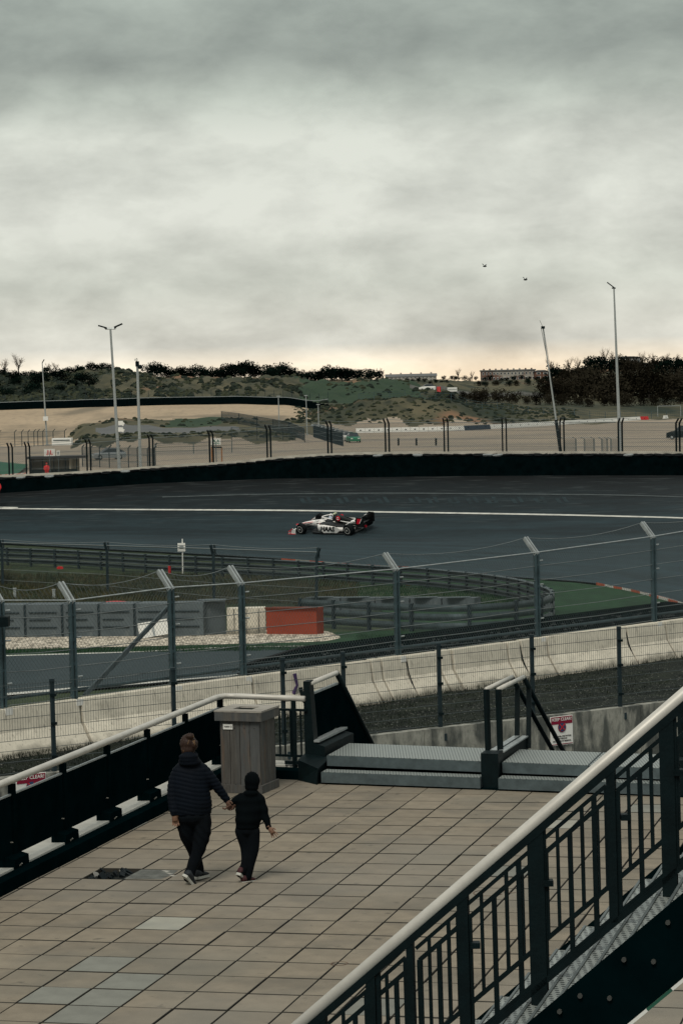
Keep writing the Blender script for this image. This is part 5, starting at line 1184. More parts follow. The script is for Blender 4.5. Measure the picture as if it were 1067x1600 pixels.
for q in PP:
    mb = MB(); mb.bar(q - Vector((0, 0, .25)), q + Vector((0, 0, FH)), .065, .065, up=tuple(WD)); mb.box(q + Vector((0, 0, FH + .01)), (.09, .09, .05)); o = mb.build('post', m_fpost, pf)
    for u in (.2, .55, .85): MB().box(q + Vector((0, 0, FH * u)) + WN * .04, (.11, .05, .05)).build('clip', m_dark, o)
    MB().box(q + WN * .10 - Vector((0, 0, .12)), (.14, .04, .14)).build('foot_plate', m_fpost, o)
mb = MB()
for A, B in zip(PP, PP[1:]):
    n = int((B - A).length / .052)
    for k in range(n): q = A.lerp(B, k / n) - WN * .02 + Vector((0, 0, .62 if False else 0)); mb.tube([q + Vector((0, 0, .70)), q + Vector((0, 0, FH))], .0024, 3, cap=False)
tag(mb.build('vertical_wires', m_greenwire, pf), kind='stuff')
for z_ in (.12, .32, .52, .70, .90, 1.10, 1.30, 1.50, 1.70):
    mb = MB()
    for A, B in zip(PP, PP[1:]): mb.tube([A + Vector((0, 0, z_)), B + Vector((0, 0, z_))], .005, 4, cap=False)
    mb.build('horizontal_wire', m_wire, pf)
# keep clear signs
def keep_clear(label, px0, px1, py):
    A, B = on_wall(px0, 0), on_wall(px1, 0); zt_ = atY(px0, py, A.y).z; h = .60; w = (B - A).length; e = empty('warning_sign', label, 'sign', (A + B) / 2 + Vector((0, 0, zt_)))
    o_ = WN * .16; c = (A + B) / 2 + o_; c.z = zt_ - h / 2; Rm = Matrix.Rotation(math.atan2(WD.y, WD.x), 3, 'Z')
    bd = MB().box(c, (w, .02, h), Rm).build('board', m_whitep, e); X = WD; Z = Vector((0, 0, 1)); f_ = WN * .014
    MB().box(c + f_ + Z * (h * .355), (w * .95, .006, h * .25), Rm).build('red_panel', mat('sign dark red', (.20, .008, .03), .5, .08, 3), e)
    text_mesh('KEEP CLEAR!', .088, c + f_ + WN * .006 + Z * h * .39, X, Z, m_whitep, 'lettering', e, bold=.0012, width=w * .86)
    for r0, r1, m_, of in ((.105, 0, mat('sign dark red', (.20, .008, .03), .5, .08, 3), .008), (.088, 0, mat('sign blue', (.03, .05, .12), .5, .08, 3), .011)):
        mb = MB(); k = 24; cc = c + f_ + WN * of + Z * h * .12; mb.add([cc] + [cc + X * r0 * math.cos(t) + Z * r0 * math.sin(t) for t in np.linspace(0, 2 * math.pi, k, endpoint=False)], [(0, i + 1, (i + 1) % k + 1) for i in range(k)]); mb.build('prohibition_disc', m_, e)
    cc = c + f_ + WN * .014 + Z * h * .12
    for sg in (-1, 1): MB().bar(cc - (X * sg + Z) * .062, cc + (X * sg + Z) * .062, .006, .018, up=tuple(X * sg - Z)).build('red_stroke', m_red, e)
    mk = mat('sign print black', (.02, .02, .02), .6, .1, 3)
    text_mesh('PERSONNEL, SPECTATORS', .034, c + f_ + WN * .004 - Z * h * .19, X, Z, mk, 'lettering', e, bold=.0012, width=w * .82)
    text_mesh('AND VEHICLES', .034, c + f_ + WN * .004 - Z * h * .27, X, Z, mk, 'lettering', e, bold=.0012, width=w * .45)
    text_mesh('PROHIBITED BY MARSHAL', .034, c + f_ + WN * .004 - Z * h * .355, X, Z, mk, 'lettering', e, bold=.0012, width=w * .82)
    MB().box(c + f_ - Z * h * .46, (w * .94, .006, .014), Rm).build('bottom_line', mat('sign dark red', (.20, .008, .03), .5, .08, 3), e)
keep_clear('red and white keep clear notice on the wall beyond the paired handrails', 852, 886.5, 1119.5)
keep_clear('keep clear notice at the left, mostly hidden by the black railing', 17, 64, 1210)
# ================================================================== RACE CAR
def race_car():
    base, s_ = track_at(519, 827.5); A = track_at(480, 824.5)[0]; B = track_at(566, 828.0)[0]
    e = empty('racing_car', 'white and black open wheel racing car with red details speeding along the banked curve', 'racing car', base)
    g_ = track_pt(519, s_ + .03) - track_pt(519, s_ - .03); ax_ = track_pt(562, s_) - track_pt(476, s_); up = ax_.cross(g_).normalized(); up = up if up.z > 0 else -up
    fw_ = -ax_.normalized(); fw_ = Matrix.Rotation(R(-3), 3, up) @ fw_; up = Matrix.Rotation(R(-3.0), 3, fw_) @ up; lf_ = up.cross(fw_).normalized(); print('CAR up', up, 'fw', fw_, s_)
    Rz = Matrix((fw_, lf_, up)).transposed(); base = base - g_.normalized() * .3
    # local: x forward, y left (heading left in the photo, so the near side is y>0 ... left flank faces the camera)
    KS = 1.13
    def T(x, y, z_): return base + Rz @ (Vector((x, y, z_ + .02)) * KS)
    W = m_carw; K = m_cark; Rr = m_carr
    def sect(x, hw, z0, z1, r=.5, n=10, yc=0, wl=1.0):
        zc = (z0 + z1) / 2; hz = (z1 - z0) / 2; o = []
        for a in range(n):
            t = 2 * math.pi * (a + .5) / n; c, s = math.cos(t), math.sin(t); q = 2.6
            o.append(T(x, yc + hw * abs(c) ** (2 / q) * (1 if c > 0 else -1), zc + hz * abs(s) ** (2 / q) * (1 if s > 0 else -1)))
        return o
    # floor
    fl = MB(); fl.prism([T(x, y, .05) for x, y in ((1.35, .35), (1.35, -.35), (.9, -.78), (-1.6, -.74), (-1.95, -.45), (-1.95, .45), (-1.6, .74), (.9, .78))], Rz @ Vector((0, 0, .045))); fl.build('floor', K, e)
    # nose + tub
    MB().loft([sect(2.72, .06, .17, .25), sect(2.55, .11, .17, .32), sect(2.1, .15, .24, .44), sect(1.6, .20, .27, .53), sect(1.2, .25, .26, .58)]).build('nose', W, e, smooth=True)
    MB().loft([sect(1.2, .25, .22, .58), sect(.7, .31, .16, .64), sect(.35, .33, .14, .68), sect(.3, .34, .14, .60), sect(-.3, .36, .14, .60)]).build('monocoque', W, e, smooth=True)
    ck = MB(); ck.loft([sect(.42, .22, .56, .665), sect(.0, .24, .54, .64), sect(-.22, .2, .56, .66)]); ck.build('cockpit_opening', K, e)
    # side pods
    for s in (-1, 1):
        pod = MB().loft([sect(.55, .16, .22, .56, yc=s * .52), sect(.42, .27, .13, .60, yc=s * .54), sect(.0, .30, .10, .60, yc=s * .52), sect(-.6, .28, .10, .50, yc=s * .48), sect(-1.2, .18, .12, .38, yc=s * .40), sect(-1.75, .08, .15, .28, yc=s * .26)]).build('sidepod', W, e, smooth=True)
        MB().loft([sect(.56, .13, .30, .52, yc=s * .52, n=8), sect(.58, .11, .32, .50, yc=s * .52, n=8)]).build('air_intake', K, pod)
        # black upper flank and lower splitter
        MB().loft([sect(.35, .22, .555, .625, yc=s * .50), sect(-.2, .24, .53, .625, yc=s * .47), sect(-.8, .22, .40, .52, yc=s * .43), sect(-1.5, .10, .26, .36, yc=s * .30)]).build('upper_cover', K, pod)
        MB().loft([sect(.9, .05, .07, .17, yc=s * .72, n=6), sect(.2, .07, .06, .15, yc=s * .77, n=6), sect(-1.3, .06, .06, .12, yc=s * .74, n=6)]).build('edge_wing', K, e)
    # engine cover and airbox
    ec = MB().loft([sect(-.22, .15, .55, .93), sect(-.45, .17, .45, .94), sect(-.9, .13, .40, .86), sect(-1.5, .08, .34, .66), sect(-2.0, .045, .30, .46)]).build('engine_cover', K, e, smooth=True)
    MB().loft([sect(-.18, .12, .66, .93, n=8), sect(-.24, .13, .66, .94, n=8)]).build('airbox_intake', W, ec)
    fn = MB(); fn.prism([T(-.55, -.006, .86), T(-1.0, -.006, .84), T(-1.75, -.006, .66), T(-1.75, -.006, .5), T(-1.0, -.006, .6)], Rz @ Vector((0, .012, 0))); fn.build('shark_fin', K, ec)
    st = MB(); st.tube([T(-.75, .165, .62), T(-1.1, .13, .55), T(-1.5, .10, .50), T(-1.85, .07, .45)], [.02, .035, .04, .02], 6); st.build('white_stripe', W, ec)
    for s in (-1, 1):   # round red emblem with a white curl
        cc = T(-.62, s * .178, .76); X = Rz @ Vector((-1, 0, 0)); Z = Rz @ Vector((0, 0, 1)); Nn = Rz @ Vector((0, s, 0)); k = 20
        d_ = MB(); d_.loft([[cc + X * .155 * math.cos(t) + Z * .155 * math.sin(t) - Nn * .03 for t in np.linspace(0, 6.283, k, endpoint=False)], [cc + X * .155 * math.cos(t) + Z * .155 * math.sin(t) + Nn * .005 for t in np.linspace(0, 6.283, k, endpoint=False)]]); em = d_.build('red_emblem', Rr, ec)
        MB().tube([cc + Nn * .012 + X * .085 * math.cos(t) + Z * .085 * math.sin(t) for t in np.linspace(.7, 5.6, 9)] + [cc + Nn * .012 + X * .02], .016, 5).build('curl_mark', W, em)
    # camera pod, halo, mirrors, helmet
    cm = MB(); cm.box(T(-.30, 0, .985), (.16, .26, .06), Rz); cm.box(T(-.3, 0, .95), (.06, .04, .06), Rz); cm.build('roll_hoop_camera', mat('pale yellow green', (.45, .50, .34), .5, .1, 3), e)
    hl = MB(); P = [T(.78, 0, .62), T(.70, 0, .76), T(.55, .10, .82)] ; hl.tube([T(.80, 0, .60), T(.66, 0, .78)], .03, 6)
    hl.tube([T(-.28, -.27, .72), T(.0, -.30, .80), T(.35, -.24, .82), T(.58, -.12, .80), T(.66, 0, .79), T(.58, .12, .80), T(.35, .24, .82), T(.0, .30, .80), T(-.28, .27, .72)], .036, 6); hl.build('halo', W, e, smooth=True)
    MB().ell(T(.08, 0, .70), (.13, .125, .135), 12, 8, Rz).build('driver_helmet', mat('pale blue helmet', (.40, .46, .55), .3, .1, 4), e, smooth=True)
    for s in (-1, 1): q = MB(); q.box(T(.55, s * .56, .72), (.07, .20, .08), Rz); q.tube([T(.5, s * .3, .62), T(.53, s * .5, .70)], .012, 5); q.build('mirror', W, e)
    # front wing
    fw = MB()
    for k, (x, z_, c, y0) in enumerate([(2.62, .09, .24, .12), (2.45, .15, .2, .14), (2.3, .21, .17, .2), (2.16, .27, .15, .26)]):
        for s in (-1, 1): fw.prism([T(x + c / 2, s * y0, z_), T(x - c / 2, s * y0, z_ + .05), T(x - c / 2 - .12, s * .93, z_ + .05), T(x + c / 2 - .22, s * .93, z_)], Rz @ Vector((0, 0, .018)), 1 if k > 1 else 0)
    fw.build('front_wing', [W, K], e)
    for s in (-1, 1):
        ep = MB().prism([T(2.56, s * .95, .05), T(2.0, s * .97, .05), T(1.95, s * .97, .30), T(2.15, s * .97, .40), T(2.5, s * .95, .20)], Rz @ Vector((0, .02 * s, 0))).build('endplate', W, e)
        for p0, p1 in (((2.55, .08), (2.0, .08)), ((2.5, .20), (2.15, .38)), ((2.42, .07), (2.3, .26))): MB().bar(T(p0[0], s * .995, p0[1]), T(p1[0], s * .995, p1[1]), .02, .035).build('red_trim', Rr, ep)
    MB().tube([T(2.55, .14, .30), T(1.9, .20, .46), T(1.2, .26, .56)], .022, 5).build('red_pinstripe', Rr, e)
    MB().box(T(2.62, 0, .30), (.22, .12, .02), Rz).build('red_nose_patch', Rr, e)
    # rear wing
    for s in (-1, 1):
        ep = MB().prism([T(-2.2, s * .50, .42), T(-2.62, s * .50, .42), T(-2.72, s * .50, .93), T(-2.30, s * .50, .97), T(-2.12, s * .50, .80)], Rz @ Vector((0, .02 * s, 0))).build('rear_endplate', K, e)
        MB().prism([T(-2.22, s * .525, .60), T(-2.42, s * .525, .60), T(-2.60, s * .525, .88), T(-2.34, s * .525, .90)], Rz @ Vector((0, .008 * s, 0))).build('red_panel', Rr, ep)
        MB().bar(T(-2.44, s * .54, .62), T(-2.66, s * .54, .90), .012, .035).build('white_slash', W, ep)
    rw = MB()
    for x, z_, c in ((-2.32, .82, .34), (-2.55, .90, .22)): rw.prism([T(x + c / 2, -.5, z_ - .03), T(x - c / 2, -.5, z_ + .06), T(x - c / 2, -.5, z_ + .085), T(x + c / 2, -.5, z_)], Rz @ Vector((0, 1.0, 0)))
    rw.build('rear_wing', K, e); MB().prism([T(-2.2, -.45, .5), T(-2.45, -.45, .54), T(-2.45, -.45, .56), T(-2.2, -.45, .52)], Rz @ Vector((0, .9, 0))).build('beam_wing', K, e)
    MB().box(T(-2.1, 0, .5), (.3, .06, .6), Rz).build('wing_pylon', K, e); MB().box(T(-2.35, 0, .30), (.12, .10, .14), Rz).build('rain_light', Rr, e)
    # suspension
    for x, y0, zz in ((1.62, .18, .42), (-1.83, .12, .38)):
        for s in (-1, 1):
            q = MB()
            for dx in (-.28, .2):
                for h in (.24, .46): q.tube([T(x + dx, s * y0, h), T(x, s * .72, h - .02)], .018, 5)
            q.build('wishbones', K, e)
    # wheels
    for x, yy, w, rad, nm in ((1.62, .83, .30, .345, 'front_wheel'), (-1.83, .80, .38, .36, 'rear_wheel')):
        for s in (-1, 1):
            rings = []; ax = Rz @ Vector((0, 1, 0)); c = T(x, s * yy, rad + .0); X = Rz @ Vector((1, 0, 0)); Z = Rz @ Vector((0, 0, 1)); wl_ = []
            for o_, r_ in ((-w / 2, rad * .62), (-w / 2, rad * .9), (-w / 2 + .04, rad), (w / 2 - .04, rad), (w / 2, rad * .9), (w / 2, rad * .62)): wl_.append([c + ax * o_ + X * r_ * math.cos(t) + Z * r_ * math.sin(t) for t in np.linspace(0, 6.283, 26, endpoint=False)])
            tw = MB().loft(wl_).build(nm, m_tyre, e)
            rm = MB(); rm.loft([[c + ax * s * (w / 2 + .006) + X * r_ * math.cos(t) + Z * r_ * math.sin(t) for t in np.linspace(0, 6.283, 26, endpoint=False)] for r_ in (rad * .60, rad * .52)], cap=False); rm.build('rim_ring', mat('rim pale line', (.50, .50, .48), .4, .1, 3), tw)
            hb = MB(); hb.loft([[c + ax * s * (w / 2 + o_) + X * r_ * math.cos(t) + Z * r_ * math.sin(t) for t in np.linspace(0, 6.283, 16, endpoint=False)] for o_, r_ in ((.004, rad * .5), (.012, rad * .46))]); hb.build('wheel_cover', K, tw)
            MB().tube([c + ax * s * (w / 2 + .01), c + ax * s * (w / 2 + .035)], rad * .13, 8).build('wheel_nut', mat('rim pale line', (.50, .50, .48), .4, .1, 3), tw)
            for t in np.linspace(.3, 6.583, 7)[:-1]: MB().bar(c + ax * s * (w / 2 + .016) + X * .07 * math.cos(t) + Z * .07 * math.sin(t), c + ax * s * (w / 2 + .016) + X * rad * .42 * math.cos(t) + Z * rad * .42 * math.sin(t), .02, .02, up=tuple(ax)).build('spoke', mat('dark spoke', (.05, .055, .055), .4, .1, 3), tw)
            MB().tube([c + ax * o_ * .5 * w + Z * (rad + .02) - X * .0 for o_ in (-1, 1)], .022, 5).build('wheel_fairing', K if x > 0 else W, e)
    MB().loft([sect(-1.55, .30, .52, .66, n=8), sect(-1.85, .30, .58, .70, n=8), sect(-2.0, .28, .55, .64, n=8)]).build('brake_duct_cover', W, e)
    # team name on the flanks
    for s in (-1, 1):
        pos = T(-.26, s * .835, .36); xd = Rz @ Vector((-s, 0, 0)) if s > 0 else Rz @ Vector((1, 0, 0))
        text_mesh('HAAS', .42, pos, xd, Rz @ Vector((0, 0, 1)), K, 'team_lettering', e, bold=.016, shear=.35, width=1.22, ext=.004)
        tri = MB().prism([T(.30, s * .82, .48), T(-.95, s * .80, .48), T(-1.15, s * .72, .30), T(-.9, s * .78, .14), T(.05, s * .82, .14)], Rz @ Vector((0, .012 * s, 0))); tri.build('flank_panel', W, e)
    MB().box(T(.75, .335, .50), (.34, .01, .05), Rz).build('sponsor_strip', K, e)
    MB().box(T(.36, .56, .585), (.16, .16, .03), Rz).build('red_corner', Rr, e)
    return e
m_carw = mat('white race car paint', (.74, .73, .70), .35, .03, 3); m_cark = mat('black race car paint', (.008, .010, .011), .45, .2, 3, spec=.3); m_carr = mat('red race car paint', (.58, .012, .03), .4, .05, 3)
race_car()
# ================================================================== TERRACE
I0, I1, J0, J1 = -1, 17, -12, 12
def face_T(i0, j0, i1, j1, h): return [TG(i0, j1, h), TG(i1, j1, h), TG(i1, j0, h), TG(i0, j0, h)]
tf_ = empty('terrace', 'x', 'x', TG(5, 0, 0)); del tf_['label']; del tf_['category']; tf_['kind'] = 'structure'
MB().hexa(face_T(-2.2, -13.2, 26, 16, -.42) + face_T(-2.2, -13.2, 26, 16, -.045)).build('slab_bed', m_joint, tf_)
g1, g2 = .014, .012
tm = MB(); a_, b_ = TW - g1, TD - g2; bev = .006
Rt = Matrix((EU, EV * -1, TN)).transposed()
for z_, s_ in ((-.04, 0), (-.006, 0), (0, bev)):
    pass
def sq_(z_, q, q2): return [Vector((sx_ * (a_ / 2 - q), sy_ * (b_ / 2 - q2), z_)) for sx_, sy_ in ((-1, -1), (1, -1), (1, 1), (-1, 1))]
tm.loft([sq_(-.045, 0, 0), sq_(-.004, 0, 0), sq_(0, .006, .012)], mi=1, cap=False); tm.add(sq_(0, .006, .012), [(0, 1, 2, 3)], 0)
m_arris = mat('grimy slab edge', (.035, .033, .027), .95, .3, 9)
tmes = {m_: tm.mesh('slab', [m_, m_arris]) for m_ in (m_tile, m_tilep, m_tileg)}
eT = Rt.to_euler()
pale = {}
for (px, py, m_) in [(262, 1441, m_tilep), (157, 1508, m_tileg), (190, 1538, m_tileg), (165, 1560, m_tileg), (290, 1545, m_tileg) if False else (120, 1585, m_tileg), (790, 1365, m_tilep), (765, 1366, m_tileg), (845, 1290, m_tilep), (40, 1560, m_tileg), (560, 1570, m_tileg), (205, 1285, m_tileg)]:
    i, j, w_ = Tpix(px, py); pale[(math.floor(i), math.floor(j))] = m_
bi, bj, w_ = Tpix(150, 1350); broken = {(0, -1)}
cells = []
for i in range(-2, 27):
    for j in range(-12, 14):
        c = TG(i + .5, j + .5); x, y = proj(c)
        if -200 < x < 1500 and y < 1800: cells.append((y, x, i, j, c))
inview = [q for q in cells if -25 < q[1] < 1092 and q[0] < 1625]
inview.sort(key=lambda q: -q[0]); hid = lambda x, y: y > 1600 - .863 * (x - 470) + 300
vis = [q for q in inview if not hid(q[1], q[0]) or q[0] < 1620 and q[1] > 960]
big = vis[:296]; rest = [q for q in cells if q not in big]; rmb = MB(); rnd = random.Random(11)
def slab_m(): r_ = rnd.random(); return m_tileg if r_ < .012 else m_tile
for y, x, i, j, c in big:
    if (i, j) in broken: continue
    m_ = pale.get((i, j)) or slab_m(); o = bpy.data.objects.new('slab', tmes[m_]); COL.objects.link(o); o.parent = tf_
    o.location = c - ORG[tf_.name] + TN * rnd.uniform(-.004, .003) + EU * rnd.uniform(-.002, .002); o.rotation_euler = (eT.x + rnd.uniform(-.003, .003), eT.y + rnd.uniform(-.003, .003), eT.z + rnd.uniform(-.002, .002))
for y, x, i, j, c in rest:
    if (i, j) in broken or i < -1: continue
    c = c + TN * rnd.uniform(-.004, .003); h_ = a_ / 2; k_ = b_ / 2
    rmb.hexa([c + EU * sx_ * h_ - EV * sy_ * k_ + TN * z_ for z_ in (-.045, 0) for sx_, sy_ in ((-1, -1), (1, -1), (1, 1), (-1, 1))])
tag(rmb.build('slabs', m_tile, tf_), kind='stuff')
# broken corner by the railing: loose rubble in the gap
gap = TG(.4, -.5, -.03); rb = MB(); rb2 = MB()
for k in range(24):
    c = TG(rnd.uniform(.05, .95), rnd.uniform(-1, 0), rnd.uniform(-.04, -.005)); (rb if k % 15 else rb2).box(c, (rnd.uniform(.02, .09), rnd.uniform(.02, .08), rnd.uniform(.01, .04)), Euler((rnd.random(), rnd.random(), rnd.random())).to_matrix())
tag(rb.build('rubble', mat('wet dark rubble', (.004, .008, .010), .6, .4, 6)), kind='stuff'); tag(rb2.build('mortar_crumbs', mat('grey mortar crumbs', (.20, .20, .185), .9, .3, 6)), kind='stuff')
wet = MB(); wet.add([TG(i, j, .003) for i, j in ((.98, -.05), (1.85, -.1), (1.95, -.55), (1.9, -.93), (1.0, -.95))], [(0, 1, 2, 3, 4)]); tag(wet.build('grout_patch', mat('old mortar patch', (.105, .11, .10), .85, .35, 9, bump=.4)), kind='structure')
wet = MB()
for i in range(3): wet.add([TG(x_, y_, .004) for x_, y_ in ((1.5 + .18 * i, -.9 + .2 * i), (1.75 + .18 * i, -.85 + .22 * i), (1.7 + .15 * i, -.75 + .2 * i))], [(0, 1, 2)])
tag(wet.build('mortar_flakes', mat('pale mortar flakes', (.36, .35, .31), .9, .2, 9)), kind='stuff')
cr_ = MB()      # chalky ring scratches
for c0, r0, a0, a1 in (((9.55, .45), .33, .3, 3.9), ((10.0, .3), .14, .5, 4.2), ((8.05, 6.0), .16, 0, 6.0), ((8.6, -4), .12, 0, 5)):
    pts = [TG(c0[0] + r0 * math.cos(t), c0[1] + r0 * math.sin(t) * .8, .004) for t in np.linspace(a0, a1, 14)]
    for p, q in zip(pts, pts[1:]): cr_.bar(p, q, .012, .001)
tag(cr_.build('scuff_rings', mat('rusty scuff', (.13, .085, .06), .9, .2, 9)), kind='stuff')
# ------------------------------------------------------------------ left railing
JP = [2.45, 0.0, -2.55, -5.0, -7.45, -10.0, -12.55]; RI = -1.65
rl = empty('railing', 'long black boarded railing with pale handrail along the left edge of the terrace', 'railing', TG(RI, -5, 0))
cop = empty('coping', 'pale concrete coping running under the boarded railing', 'kerb', TG(RI, -5, 0))
for a, b in zip([4.9] + JP, JP + [-13.1]):
    MB().hexa([TG(-1.42, a - .02, -.5), TG(-1.42, b + .02, -.5), TG(-2.3, b + .02, -.5), TG(-2.3, a - .02, -.5), TG(-1.42, a - .02, .17), TG(-1.42, b + .02, .17), TG(-2.3, b + .02, .17), TG(-2.3, a - .02, .17)]).build('coping_stone', mat('pale coping', (.44, .44, .40), .8, .15, 3, bump=.2), cop)
ch = empty('edge_channel', 'black steel edge channel at the foot of the boarded railing', 'kerb', TG(-1.2, -5, 0))
MB().hexa([TG(-1.40, 4.9, -.3), TG(-1.05, 4.9, -.3), TG(-1.05, -12.2, -.3), TG(-1.40, -12.2, -.3), TG(-1.40, 4.9, .15), TG(-1.08, 4.9, .15), TG(-1.08, -12.2, .15), TG(-1.40, -12.2, .15)][::1]).build('channel', m_panel, ch)
MB().hexa([TG(-1.05, -8.3, -.02), TG(-.75, -8.3, -.02), TG(-.75, -7.3, -.02), TG(-1.05, -7.3, -.02), TG(-1.05, -8.3, .06), TG(-.8, -8.3, .06), TG(-.8, -7.3, .06), TG(-1.05, -7.3, .06)]).build('drain_box', m_dark, ch)
MB().hexa([TG(-.74, -8.2, -.02), TG(-.66, -8.2, -.02), TG(-.66, -7.35, -.02), TG(-.74, -7.35, -.02), TG(-.74, -8.2, .05), TG(-.66, -8.2, .05), TG(-.66, -7.35, .05), TG(-.74, -7.35, .05)]).build('drain_lip', m_galvl, ch)
for j in [4.9] + JP:
    mb = MB(); mb.bar(TG(RI, j, 0), TG(RI, j, 1.10), .07, .08, up=tuple(EV)); mb.build('post', m_panel, rl)
    br = MB(); br.hexa([TG(RI - .1, j + .5, .0), TG(RI + .26, j + .5, .0), TG(RI + .26, j - .25, .0), TG(RI - .1, j - .25, .0), TG(RI - .1, j + .5, .30), TG(RI + .26, j + .45, .26), TG(RI + .26, j - .2, .26), TG(RI - .1, j - .25, .30)]); o = br.build('bracket', m_panel, rl)
    for q in (1,): MB().tube([TG(RI + .27, j + .1 + .16 * q, .22 - .05 * (q % 2)), TG(RI + .33, j + .1 + .16 * q, .25 - .05 * (q % 2))], .009, 6).build('bolt', m_bolt, o)
    MB().tube([TG(RI + .06, j + .25, .44), TG(RI + .12, j + .25, .44)], .008, 6).build('bolt', m_bolt, o)
for a, b in zip([4.9] + JP, JP):
    p_ = MB().hexa([TG(RI + .03, a - .1, .27), TG(RI + .03, b + .1, .27), TG(RI - .03, b + .1, .27), TG(RI - .03, a - .1, .27), TG(RI + .03, a - .1, .97), TG(RI + .03, b + .1, .97), TG(RI - .03, b + .1, .97), TG(RI - .03, a - .1, .97)]).build('board', m_panel, rl)
    MB().bar(TG(RI, a - .1, .985), TG(RI, b + .1, .985), .03, .02).build('edge_trim', m_galvl, p_)
MB().tube([TG(RI, 4.9, 1.15), TG(RI, -2, 1.15), TG(RI, -12.3, 1.15), TG(RI + .12, -12.62, 1.15), TG(RI + .5, -12.6, 1.15), TG(1.05, -12.15, 1.15)], .043, 10).build('handrail', m_hand, rl, smooth=True)
# back return of the railing, open bars
rbk = empty('railing', 'short black open bar railing between the litter bin and the small stair', 'railing', TG(0, -12.4, 0))
def RB(u, h): return TG(RI + u * (1.10 - RI), -12.60 + u * .45, h)
for h, w, nm in ((.98, .035, 'top_bar'), (.30, .035, 'bottom_bar')): MB().bar(RB(.02, h), RB(1, h), .03, w).build(nm, m_dark, rbk)
for u in (.12, .25, .38, .50, .62, .685, .745, .81, .93): MB().bar(RB(u, .30), RB(u, .98), .022, .022).build('bar', m_dark, rbk)
for u in (.0, .85): MB().bar(RB(u, .10), RB(u, 1.12), .06, .06).build('post', m_dark, rbk)
for q in (-.09, -.04, .03, .08): MB().box(RB(.85 + q, .20), (.07, .06, .05)).build('foot_bolt', m_dark, rbk)
MB().hexa([RB(-.1, -.3) , RB(1.0, -.3), RB(1.0, -.3) - EV * .4, RB(-.1, -.3) - EV * .4, RB(-.1, .16), RB(1.0, .16), RB(1.0, .16) - EV * .4, RB(-.1, .16) - EV * .4]).build('pale_ledge', mat('pale coping', (.44, .44, .40), .8, .15, 3, bump=.2), cop)
MB().hexa([RB(.0, -.3) + EV * .35, RB(1.0, -.3) + EV * .35, RB(1.0, -.3) + EV * .01, RB(.0, -.3) + EV * .01, RB(.0, .13) + EV * .35, RB(1.0, .13) + EV * .35, RB(1.0, .13) + EV * .01, RB(.0, .13) + EV * .01]).build('channel', m_panel, ch)
# ------------------------------------------------------------------ timber litter bin
bn = empty('litter_bin', 'tall square litter bin of weathered timber planks beside the railing corner', 'bin', TG(.0, -9.9, 0))
ci, cj, cw = Tpix(408, 1240); fi, fj, fw_ = Tpix(340, 1238)
Cc = cw.copy(); X = (fw_ - cw); X.z = 0; Wd = .60; X.normalize(); Y = Vector((X.y, -X.x, 0)); Y = Y if Y.y > 0 else -Y; Z = TN.copy()
Hb = 1.03
def BP(x, y, h): return Cc + X * x + Y * y + Z * h
for k in range(4):      # front face planks (toward the camera) and right face planks
    a, b = k * Wd / 4 + .004, (k + 1) * Wd / 4 - .004; o_ = rnd.uniform(-.004, .004)
    MB().hexa([BP(b, o_, .04), BP(a, o_, .04), BP(a, .025 + o_, .04), BP(b, .025 + o_, .04), BP(b, o_, Hb), BP(a, o_, Hb), BP(a, .025 + o_, Hb), BP(b, .025 + o_, Hb)]).build('plank', m_wood, bn)
    for (x0, nm) in ((0, 'plank'), (Wd, 'plank')):
        a, b = .03 + k * (Wd - .03) / 4 + .003, .03 + (k + 1) * (Wd - .03) / 4 - .003; s = -1 if x0 else 1
        MB().hexa([BP(x0, a, .04), BP(x0 + s * .025, a, .04), BP(x0 + s * .025, b, .04), BP(x0, b, .04), BP(x0, a, Hb), BP(x0 + s * .025, a, Hb), BP(x0 + s * .025, b, Hb), BP(x0, b, Hb)]).build(nm, m_wood, bn)
MB().hexa([BP(.03, Wd - .03, .04), BP(Wd - .03, Wd - .03, .04), BP(Wd - .03, Wd, .04), BP(.03, Wd, .04), BP(.03, Wd - .03, Hb), BP(Wd - .03, Wd - .03, Hb), BP(Wd - .03, Wd, Hb), BP(.03, Wd, Hb)]).build('back_board', m_wood, bn)
def bx(x0, x1, y0, y1, h0, h1): return MB().hexa([BP(x1, y0, h0), BP(x0, y0, h0), BP(x0, y1, h0), BP(x1, y1, h0), BP(x1, y0, h1), BP(x0, y0, h1), BP(x0, y1, h1), BP(x1, y1, h1)])
bx(-.035, Wd + .035, -.035, -.004, 0, .115).build('skirt_board', m_wood, bn); bx(-.035, -.004, -.003, Wd + .03, 0, .115).build('skirt_board', m_wood, bn); bx(Wd + .004, Wd + .035, -.003, Wd + .03, 0, .115).build('skirt_board', m_wood, bn)
lid = bx(-.055, Wd + .055, -.055, -.028, Hb - .005, Hb + .115).build('lid_side', m_wood, bn); bx(-.055, -.028, -.027, Wd + .05, Hb - .005, Hb + .115).build('lid_side', m_wood, bn); bx(Wd + .028, Wd + .055, -.027, Wd + .05, Hb - .005, Hb + .115).build('lid_side', m_wood, bn)
h0, h1 = Hb + .117, Hb + .142; q0, q1 = .15, .45; y0, y1 = .13, .44
for a, b, c, d in ((-.06, Wd + .06, -.06, y0), (-.06, Wd + .06, y1, Wd + .06), (-.06, q0, y0 + .003, y1 - .003), (q1, Wd + .06, y0 + .003, y1 - .003)): bx(a, b, c, d, h0 + rnd.uniform(0, .002), h1 + rnd.uniform(0, .003)).build('lid_board', m_woodt, bn)
bx(q0 + .002, q1 - .002, y0 + .002, y1 - .002, Hb - .2, Hb + .03).build('inner_bin', m_panel, bn)
lb = bx(Wd - .20, Wd - .055, -.012, -.008, Hb - .13, Hb - .055).build('label_plate', m_whitep, bn)
